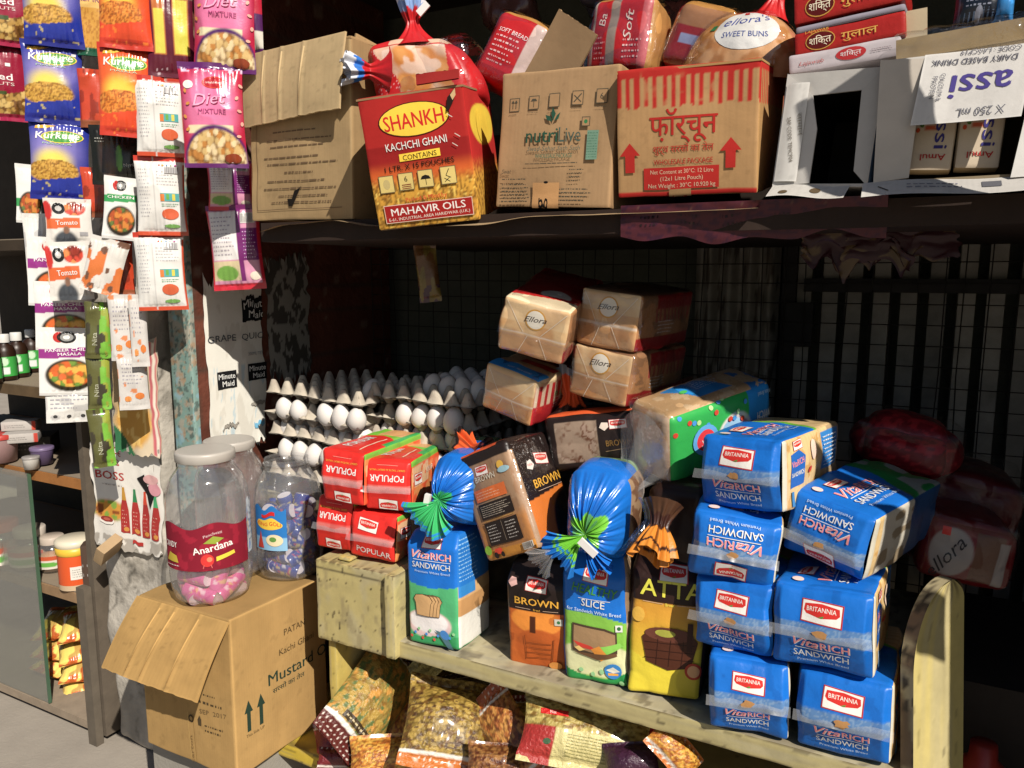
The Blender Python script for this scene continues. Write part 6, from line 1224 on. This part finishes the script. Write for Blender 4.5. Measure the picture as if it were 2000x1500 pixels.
hang('uppermost long white paneer sachet back, hanging edge lit', 'sachet', (88, 560), (56, 140), white_s, 1.10, yo=-6, seed=12, th=.008, name='spice_sachet', pinch=.01, group='white backs of spice sachets')
hang('folded back of the paneer sachet strip, tiny print, at its very end', 'sachet', (136, 825), (78, 64), white_s, 1.08, yo=-4, seed=15, th=.006, name='spice_sachet', pinch=.01, roll_=2, prints=lambda S, w, h: (S.micro('F', w*.1, h*.4, w*.9, h*.9, 4, L('9a98a0'), 3), [S.disc('F', w*x, h*.2, w*.05, h*.05, L('3a3a3a')) for x in (.2, .5, .8)]), group='white backs of spice sachets')
def tom(u, v): c = solid(u, L('cbc7c0')); c = mixc(c, rect(u, v-.04*u, .0, .75, .34, .56), L('c85a24')); c = mixc(c, ell(u, v, .64, .78, .24, .15), GRAIN(u, v, 9, 'c8402c', 'd87a3c', '8a2a1c', 3)); c = mixc(c, ell(u, v, .06, .74, .1, .2), L('b82a24')); c = mixc(c, ell(u, v, .42, .08, .24, .22, .2), L('3c4046')); return mixc(c, ell(u, v, .44, .32, .07, .08, .2), L('7a5a48'))
def tmp(S, w, h): S.disc('F', w*.30, h*.78, w*.14, h*.12, L('1d1d1d')); S.disc('F', w*.30, h*.78, w*.07, h*.06, L('b8b6b2')); S.text('F', 'Tomato', w*.46, h*.43, h*.10, L('dcd8d2'), 3, bold=.02, width=w*.48); S.rc('F', w*.72, h*.2, w*.9, h*.28, L('9a989a'))
G_T = 'tomato soup sachets in front of the paneer strip'
hang('upper tomato sachet, shaded by the blue packet above it', 'sachet', (138, 478), (82, 88), tom, 1.06, yo=-4, seed=3, th=.010, name='spice_sachet', prints=tmp, group=G_T)
hang('lower tomato sachet, brightly lit, in front of the paneer strip', 'sachet', (142, 586), (76, 112), tom, 1.05, yo=-6, seed=7, th=.010, name='spice_sachet', prints=tmp, group=G_T, roll_=-2)
hang('white sachet with a green band and a red meatball dish', 'sachet', (232, 468), (60, 120), spice('2f8f4a', ('a8481c', 'c87a2c', '5a6a2c')), 1.09, yo=-10, seed=5, th=.010, name='spice_sachet', prints=spp('CHICKEN', None), roll_=6)
hang('crumpled white and orange sachet twisted across the strips', 'sachet', (192, 572), (72, 108), lambda u, v: mixc(mixc(solid(u, L('c9c5be')), n2(u, v, 4, 3) > .62, L('c86a2c')), n2(u, v, 6, 8) > .7, L('6a4a3a')), 1.06, yo=-16, seed=8, th=.014, name='spice_sachet', roll_=16, wr=.005)
hang('white and green sachet hanging behind the blue strip at the far left', 'sachet', (58, 436), (44, 112), spice('2f8f4a', ('a8481c', 'c87a2c', '5a6a2c'), (.30, .44)), 1.12, yo=-6, seed=5, th=.008, name='spice_sachet', roll_=3)
def wb2(u, v): c = solid(u, L('bdb9b4')); c = mixc(c, n2(u, v, 8, 5) > .74, L('c87a4a')); return c
for px, wh, lb, sd in (((246, 704), (50, 128), 'left of the two crumpled white sachets under the orange one', 3), ((276, 716), (32, 140), 'narrow right one of the two white sachets under the orange one', 5), ((264, 800), (54, 110), 'lowest white sachet with orange spots over the wafer sheet', 7)):
    hang(lb, 'sachet', px, wh, wb2, 1.09, yo=-10+sd, seed=sd, th=.010, name='spice_sachet', wr=.004, group='crumpled white sachets in a short strip', prints=lambda S, w, h: (S.micro('F', w*.15, h*.45, w*.85, h*.85, 6, L('96929a'), 4), S.disc('F', w*.7, h*.25, w*.15, h*.06, L('c8702c')), S.disc('F', w*.3, h*.2, w*.12, h*.05, L('c8803c'))))
def oliv(u, v): c = solid(u, L('55552a')); c = mixc(c, u > .66, L('8a942c')); c = mixc(c, n2(u, v, 5, 4) > .6, L('3a3628')); return mixc(c, (u > .6)*(n2(u, v, 7, 7) > .68), L('6aa52c'))  # lighter right third paints in the sunlit edge
for px, wh, lb, sd in (((192, 700), (46, 110), 'uppermost olive green sachet of the twisted strip', 3), ((196, 800), (42, 112), 'middle olive green sachet of the twisted strip', 5), ((206, 912), (40, 116), 'lowest olive green sachet, hanging over the sauce advert', 9)):
    hang(lb, 'sachet', px, wh, oliv, 1.07, yo=-18+2*sd, seed=sd, th=.016, name='sachet', wr=.006, roll_=[3, 1, -3][sd//4], group='olive green sachets in a twisted strip', prints=lambda S, w, h: (S.text('F', 'Nita', w*.5, h*.35, w*.22, L('a8a890'), 90, width=h*.22),))
hang('dull torn pouch hanging in the dark under the top shelf', 'pouch', (842, 590), (44, 112), lambda u, v: mixc(mixc(solid(u, L('6a4a2a')), v < .3, L('4a3040')), n2(u, v, 5, 3) > .6, L('7a6a30')), 1.45, yo=-10, seed=3, th=.02, name='pouch', roll_=-6)
m = Mesh(); m.tube([(-2.2, 1.12, 1.93), (-1.0, 1.12, 1.93)], .006, L('3a3530')); tag(m.build('hanging_rod', METAL), 'iron rod under the roof from which the snack strips hang', 'rod')
# unseen strip added at the street side of the right end to block sun
for i in range(3): hang(f'{["lowest", "middle", "uppermost"][i]} maroon packet of the unseen strip added to shade the right cartons', 'snack packet', (2215, 70-200*i), (170, 200), peanut, .96, yo=30, seed=i, group='unseen maroon packets added as sun blockers at the right end', prints=pnp, th=.03)

for i in range(3):  # packets out of view, added to throw shade on the right column
    o = hang(f'{["lowest", "middle", "uppermost"][i]} wide maroon packet added out of view to shade the right end', 'snack packet', (2150, 90), (150, 200), waf, .96, yo=20, seed=i+5, group='unseen wide maroon packets added at the street corner as sun blockers', th=.03); o.location = (.565, .79, 1.22+.155*i); o.rotation_euler = (0, 0, R(25))
# ================================================================ CABINET CONTENTS
def bottle(label, px, z, Rr, H, cap, col, lab=None, group=None, name='bottle', capn='cap'):
    q = onZ(*px, z+.004); e = empty(name, (q[0], q[1], z+.004)); tag(e, label, name, group)
    m = Mesh(); lathe([(0, 0), (Rr*.95, 0), (Rr, .006), (Rr, H*.62), (Rr*.8, H*.74), (Rr*.42, H*.80), (Rr*.42, H*.84)], 24, L(col), m); m.build('body', PLASTIC, e)
    m = Mesh(); lathe([(Rr*.55, H*.82), (Rr*.55, H*.98), (Rr*.5, H), (0, H)], 24, L(cap), m); m.build(capn, PLASTIC, e)
    if lab:
        S = Surf(); S.face('F', lambda u, v: np.stack([np.cos(u*5.5-3.4)*(Rr+.0008), np.sin(u*5.5-3.4)*(Rr+.0008), H*(.10+.42*v)], 1), Rr*5.5, H*.42, lambda u, v: mixc(mixc(solid(u, L(lab)), rect(u % .33, v, .1, .26, .1, .5), L('d0d4d0')), ell(u % .33, v, .18, .75, .07, .2), L('bcd8b8')), nu=50, nv=14); S.obj('label', PAPER, e)
    return e
for i, (px, lb) in enumerate((((14, 742), 'dark medicine bottle with a white cap and green label, front left in the cabinet'), ((38, 736), 'dark medicine bottle with a white cap, second along the cabinet shelf'), ((-16, 748), 'dark medicine bottle cut off by the left edge'), ((66, 726), 'dark medicine bottle standing farthest back on its cabinet shelf'))):
    bottle(lb, px, .925, .026, .125, 'c9c7c2', '2a170c', '2f9a3a', 'dark bottles on the cabinet shelf')
def cbox(label, px, z, d, col, edge, name='small_box', rz=40, cat='box', group=None):
    q = onZ(*px, z); S = boxsurf(*d, {'F': lambda u, v: mixc(solid(u, L(col)), u > .86, L(edge)), '*': L(col)*.9}, r=.002, bulge=.001, wr=.0006, seed=3, cell=.004); S.micro('F', d[0]*.1, d[2]*.3, d[0]*.7, d[2]*.7, 2, L('8a8480'), 3)
    o = S.obj(name, PAPER); place(o, (q[0], q[1], z), (0, 0, rz)); return tag(o, label, cat, group)
cbox('grey storage box on the cabinet shelf carrying the two white cartons', (60, 885), .704, (.13, .10, .055), '5a5752', '4a4742', rz=45)
cbox('lower of the two small white cartons with a red end', (44, 862), .76, (.085, .05, .026), 'a8a29c', 'b03a2c', group='small white cartons', rz=48)
cbox('upper of the two small white cartons with a red end', (42, 838), .787, (.085, .05, .026), 'aaa49e', 'b8402c', group='small white cartons', rz=44)
def tub(label, px, z, Rr, H, col, lid, name='tub'):
    q = onZ(*px, z+.004); e = empty(name, (q[0], q[1], z+.004)); tag(e, label, name); m = Mesh(); lathe([(0, 0), (Rr*.86, 0), (Rr, H*.9)], 28, L(col), m); m.build('body', PLASTIC, e); m = Mesh(); lathe([(Rr*1.05, H*.86), (Rr*1.05, H), (Rr, H*1.03), (0, H*1.03)], 28, L(lid), m); m.build('lid', PLASTIC, e)
tub('red lidded tub on the middle cabinet shelf at the left edge', (2, 900), .704, .045, .075, '9a7a78', 'a8322a'); tub('purple lidded tub at the left edge of the middle cabinet shelf', (-40, 890), .704, .045, .09, '6a5a70', '5a4a8a')
tub('small purple tub beside the grey storage box', (84, 905), .704, .028, .045, '5a4a6a', '6a5a7a'); tub('small white tub at the front of the middle shelf', (62, 915), .704, .020, .032, 'b9b5ae', '8a8480')
def cjar(label, px, Rr, H, lid, inside, z=.389):
    q = onZ(*px, z); e = empty('round_jar', (q[0], q[1], z)); tag(e, label, 'jar'); m = Mesh(); lathe([(0, .002), (Rr*.8, .002), (Rr, .02), (Rr, H*.62), (Rr*.8, H*.76), (Rr*.66, H*.82)], 32, (.8, .8, .8), m); m.build('jar_wall', JARP, e)
    m = Mesh(); lathe([(0, .005), (Rr*.76, .005), (Rr*.93, .02), (Rr*.93, H*.52), (0, H*.55)], 28, L(inside), m); m.build('contents', PLASTIC, e); m = Mesh(); lathe([(Rr*.72, H*.80), (Rr*.74, H*.98), (Rr*.7, H), (0, H)], 32, L(lid), m); m.build('lid', PLASTIC, e)
    S = Surf(); S.face('F', lambda u, v: np.stack([np.cos(u*2-2.0)*(Rr+.001), np.sin(u*2-2.0)*(Rr+.001), H*(.16+.36*v)], 1), Rr*2, H*.36, lambda u, v: mixc(mixc(solid(u, L('c9c0b4')), ell(u, v, .5, .35, .4, .2), L('5a9a3a')), v > .7, L('b8502c')), nu=30, nv=14); S.obj('label', PAPER, e)
cjar('round sweet jar with an orange lid at the left edge of the cabinet', (8, 1105), .062, .135, 'c8501f', 'a86a3a'); cjar('pale round sweet jar second from the left in the cabinet', (64, 1108), .055, .12, 'b9aea2', 'b08a62'); cjar('smaller pale jar between the sweet jar and the orange tin', (106, 1112), .042, .10, 'b0a294', 'a87a52')
q = onZ(152, 1142, .389); e = empty('orange_tin', (q[0], q[1], .389)); tag(e, 'orange canister with a yellow rim and cream lid on the cabinet shelf', 'canister')
m = Mesh(); lathe([(0, 0), (.042, 0), (.043, .008), (.043, .095)], 32, L('cc4d14'), m); lathe([(.0436, .0), (.0436, .014)], 32, L('b8a080'), m); m.build('body', PLASTIC, e); m = Mesh(); lathe([(.044, .093), (.046, .096), (.046, .112), (.043, .113)], 32, L('cfa81c'), m); m.build('rim', PLASTIC, e); m = Mesh(); lathe([(.043, .112), (.047, .118), (.047, .128), (.04, .134), (0, .134)], 32, L('c9bfa8'), m); m.build('lid', PLASTIC, e)
S = Surf(); S.face('F', lambda u, v: np.stack([np.cos(u-.9)*.0438, np.sin(u-.9)*.0438, .03+.035*v], 1), .04, .035, L('cdc8be'), nu=12, nv=6); S.micro('F', .005, .005, .035, .03, 4, L('8a8680'), 3); S.obj('label', PAPER, e)
cbox('dark bottle crate at the right end of the jar shelf', (182, 1152), .389, (.035, .05, .13), '4a3a30', '3a2c24', rz=45, cat='crate', name='bottle_crate')
rn = random.Random(8)
def noodle(u, v): c = solid(u, L('b08d44')); c = mixc(c, (v < .16)+(v > .84), L('c8602c')); c = mixc(c, n2(u, v, 5, 3) > .58, L('d8bf5a')); return mixc(c, n2(u, v, 8, 9) > .72, L('a8521c'))
G_N = 'yellow and orange snack bags piled in the cabinet'; CN = ['lowest left', 'lowest right', 'second row left', 'second row right', 'third row left', 'third row right', 'fourth row left', 'fourth row right', 'upper pale', 'topmost pale']
cb = None
for i in range(10):
    r, k = divmod(i, 2); px = (124+42*k-3*r+rn.uniform(-4, 4), 1368-38*r+rn.uniform(-4, 4)+8*k); q = onY(*px, 1.25+.01*r)
    if cb is None: cb = pillow(.105, .125, .040, noodle, seed=4, wr=.004, cell=.003, deform=lambda Q: Q-[0, 0, .06]).obj('snack_bag', FOIL); o = cb
    else: o = cb.copy(); COLL.objects.link(o)
    place(o, (q[0], q[1], q[2]), (-74+rn.uniform(-8, 8), rn.uniform(-10, 10), 35+rn.uniform(-25, 25))); tag(o, f'yellow snack bag in the cabinet pile, {CN[i]}', 'snack bag', G_N)

# ================================================================ SAVOURY BAGS ON THE LOWER BOARD
def sav(label, px, wh, Y, roll_, lean, mixp, band, line=True, seed=1, bands='tb', yaw=None, th=.05, prints=None, name='savoury_bag', cell=.0026):
    q = onY(*px, Y); s = scale_at(q); w, h = wh[0]*s, wh[1]*s
    def art(u, v):
        c = mixp(u, v); lo = (v < .13)*('b' in bands); hi = (v > .85)*('t' in bands); c = mixc(c, lo+hi, band); du, dv = (u*w/.011) % 1, (v*h/.011) % 1
        c = mixc(c, (lo+hi)*((du-.5)**2+(dv-.5)**2 < .03), L('d8d0c4'))
        if line: c = mixc(c, (np.abs(v-.145) < .012)*('b' in bands)+(np.abs(v-.84) < .012)*('t' in bands), L('d8d2c8'))
        return c
    S = pillow(w, h, th, art, seed=seed, seal=h*.11, wr=.0026, pinch=.06, cell=cell, deform=lambda Q: Q-[0, 0, h/2])
    if prints: prints(S, w, h)
    o = S.obj(name, LUMP); q = q+np.array([0, .02, 0]); place(o, q, (lean, roll_, facing(q) if yaw is None else yaw)); return tag(o, label, 'snack bag')
MAR, DB, OB = L('6a1a20'), L('3a1c1a'), L('b8661c')
chana = lambda u, v: mixc(GRAIN(u, v, 18, '8a7434', 'a98a3c', 'c08a3a', 3), n2(u, v, 24, 8, 1.4) > .66, L('5a6a3a'))
sev = lambda u, v: GRAIN(u, v, 26, 'c07c22', 'd2a03a', '96501a', 5)
mixd = lambda u, v: mixc(GRAIN(u, v, 24, '8a702c', 'a88a3c', '6a4a1c', 7), n2(u, v, 40, 3, .5) > .74, L('4a3018'))
pale = lambda u, v: mixc(solid(u, L('bdb070')), n2(u, v, 5, 3) > .6, L('a08a44'))
sav('dark folded bag at the back of the lower board behind the golden bags', (880, 1370), (150, 90), 1.36, -10, -50, lambda u, v: mixc(solid(u, L('5a4a34')), n2(u, v, 5, 3) > .6, L('8a8060')), DB, seed=2)
sav('shadowed bag at the back of the lower board to the right', (1050, 1420), (190, 110), 1.36, -6, -50, mixd, MAR, seed=4)
sav('orange sev bag with a dark dotted band running down its side', (775, 1400), (110, 150), 1.22, -30, -48, sev, DB, seed=6, prints=None)
sav('big chickpea mix bag at the left with a brown dotted lower edge', (720, 1368), (150, 262), 1.15, 57, -50, chana, L('57201c'), seed=9, th=.07, prints=lambda S, w, h: (S.rc('F', w*.2, h*.17, w*.7, h*.22, L('3a2c18')), S.micro('F', w*.24, h*.175, w*.66, h*.215, 1, L('b8a880'), 3)))
sav('pale backed bag leaning against the chickpea bag', (790, 1345), (60, 150), 1.24, 52, -20, lambda u, v: mixc(solid(u, L('b8b070')), n2(u, v, 12, 4) > .64, L('8a8450')), DB, bands='', seed=3, th=.012)
sav('golden mixture bag in front with an orange dotted band along its foot', (865, 1425), (180, 180), 1.10, 14, -52, mixd, OB, seed=12, th=.065, bands='b')
sav('narrow orange bag with white piped edges lying beside the golden one', (985, 1450), (105, 210), 1.12, -48, -44, lambda u, v: GRAIN(u, v, 22, 'a8642a', 'c0863c', '7a4018', 9), L('a8521c'), seed=14, th=.04)
def net(S, w, h): S.rc('F', w*.12, h*.66, w*.34, h*.74, RED); S.text('F', 'Net', w*.22, h*.68, h*.045, L('e0d8d0'), 0, bold=.03); S.micro('F', w*.35, h*.14, w*.85, h*.45, 8, L('8a844c'), 4); S.disc('F', w*.2, h*.3, w*.03, h*.04, L('3a5a3a'))
sav('wide cream and yellow bag with red corner print on the right of the lower board', (1135, 1448), (260, 135), 1.12, 8, -42, lambda u, v: mixc(mixc(GRAIN(u, v, 24, 'a8944a', 'c2ae62', '8a6a2c', 3), v < .5, L('c0b478')), (v < .5)*(u < .25), L('a02a24')), MAR, bands='', seed=16, th=.06, prints=net)
sav('shiny red bag end poking out under the board on the right', (1242, 1435), (90, 80), 1.18, 40, -40, lambda u, v: mixc(solid(u, L('a01424')), n2(u, v, 6, 3) > .6, L('c83040')), L('8a1020'), bands='', seed=18, th=.03)
sav('red see-through bag under the chickpea bag', (650, 1450), (95, 75), 1.14, -8, -40, lambda u, v: mixc(solid(u, L('7a1a20')), n2(u, v, 6, 5) > .55, L('a8323a')), MAR, bands='t', seed=20, th=.04)
sav('low orange bag at the bottom edge with a brown printed band', (745, 1490), (150, 85), 1.07, 2, -40, sev, DB, seed=22, bands='b', th=.05, prints=lambda S, w, h: S.text('F', 'Net Wt', w*.5, h*.2, h*.07, L('2a1a10'), 0, bold=.03))
sav('small dotted maroon bag corner at the lower left of the heap', (638, 1492), (60, 40), 1.08, 12, -40, lambda u, v: solid(u, MAR), MAR, seed=24, th=.03)
sav('dim orange dotted bag at the right end of the lower board', (1310, 1480), (120, 70), 1.10, 48, -40, sev, OB, seed=26, th=.04)
sav('dark purple bag under the cream bag at the bottom edge', (1225, 1500), (110, 70), 1.10, -10, -40, lambda u, v: solid(u, L('3a1a30')), MAR, bands='', seed=28, th=.04)
sav('brown nut bag at the bottom edge between the golden and cream bags', (960, 1500), (120, 70), 1.07, 4, -40, lambda u, v: GRAIN(u, v, 20, '7a4a24', '9a6a34', '5a2a14', 9), L('a8521c'), bands='', seed=30, th=.05)
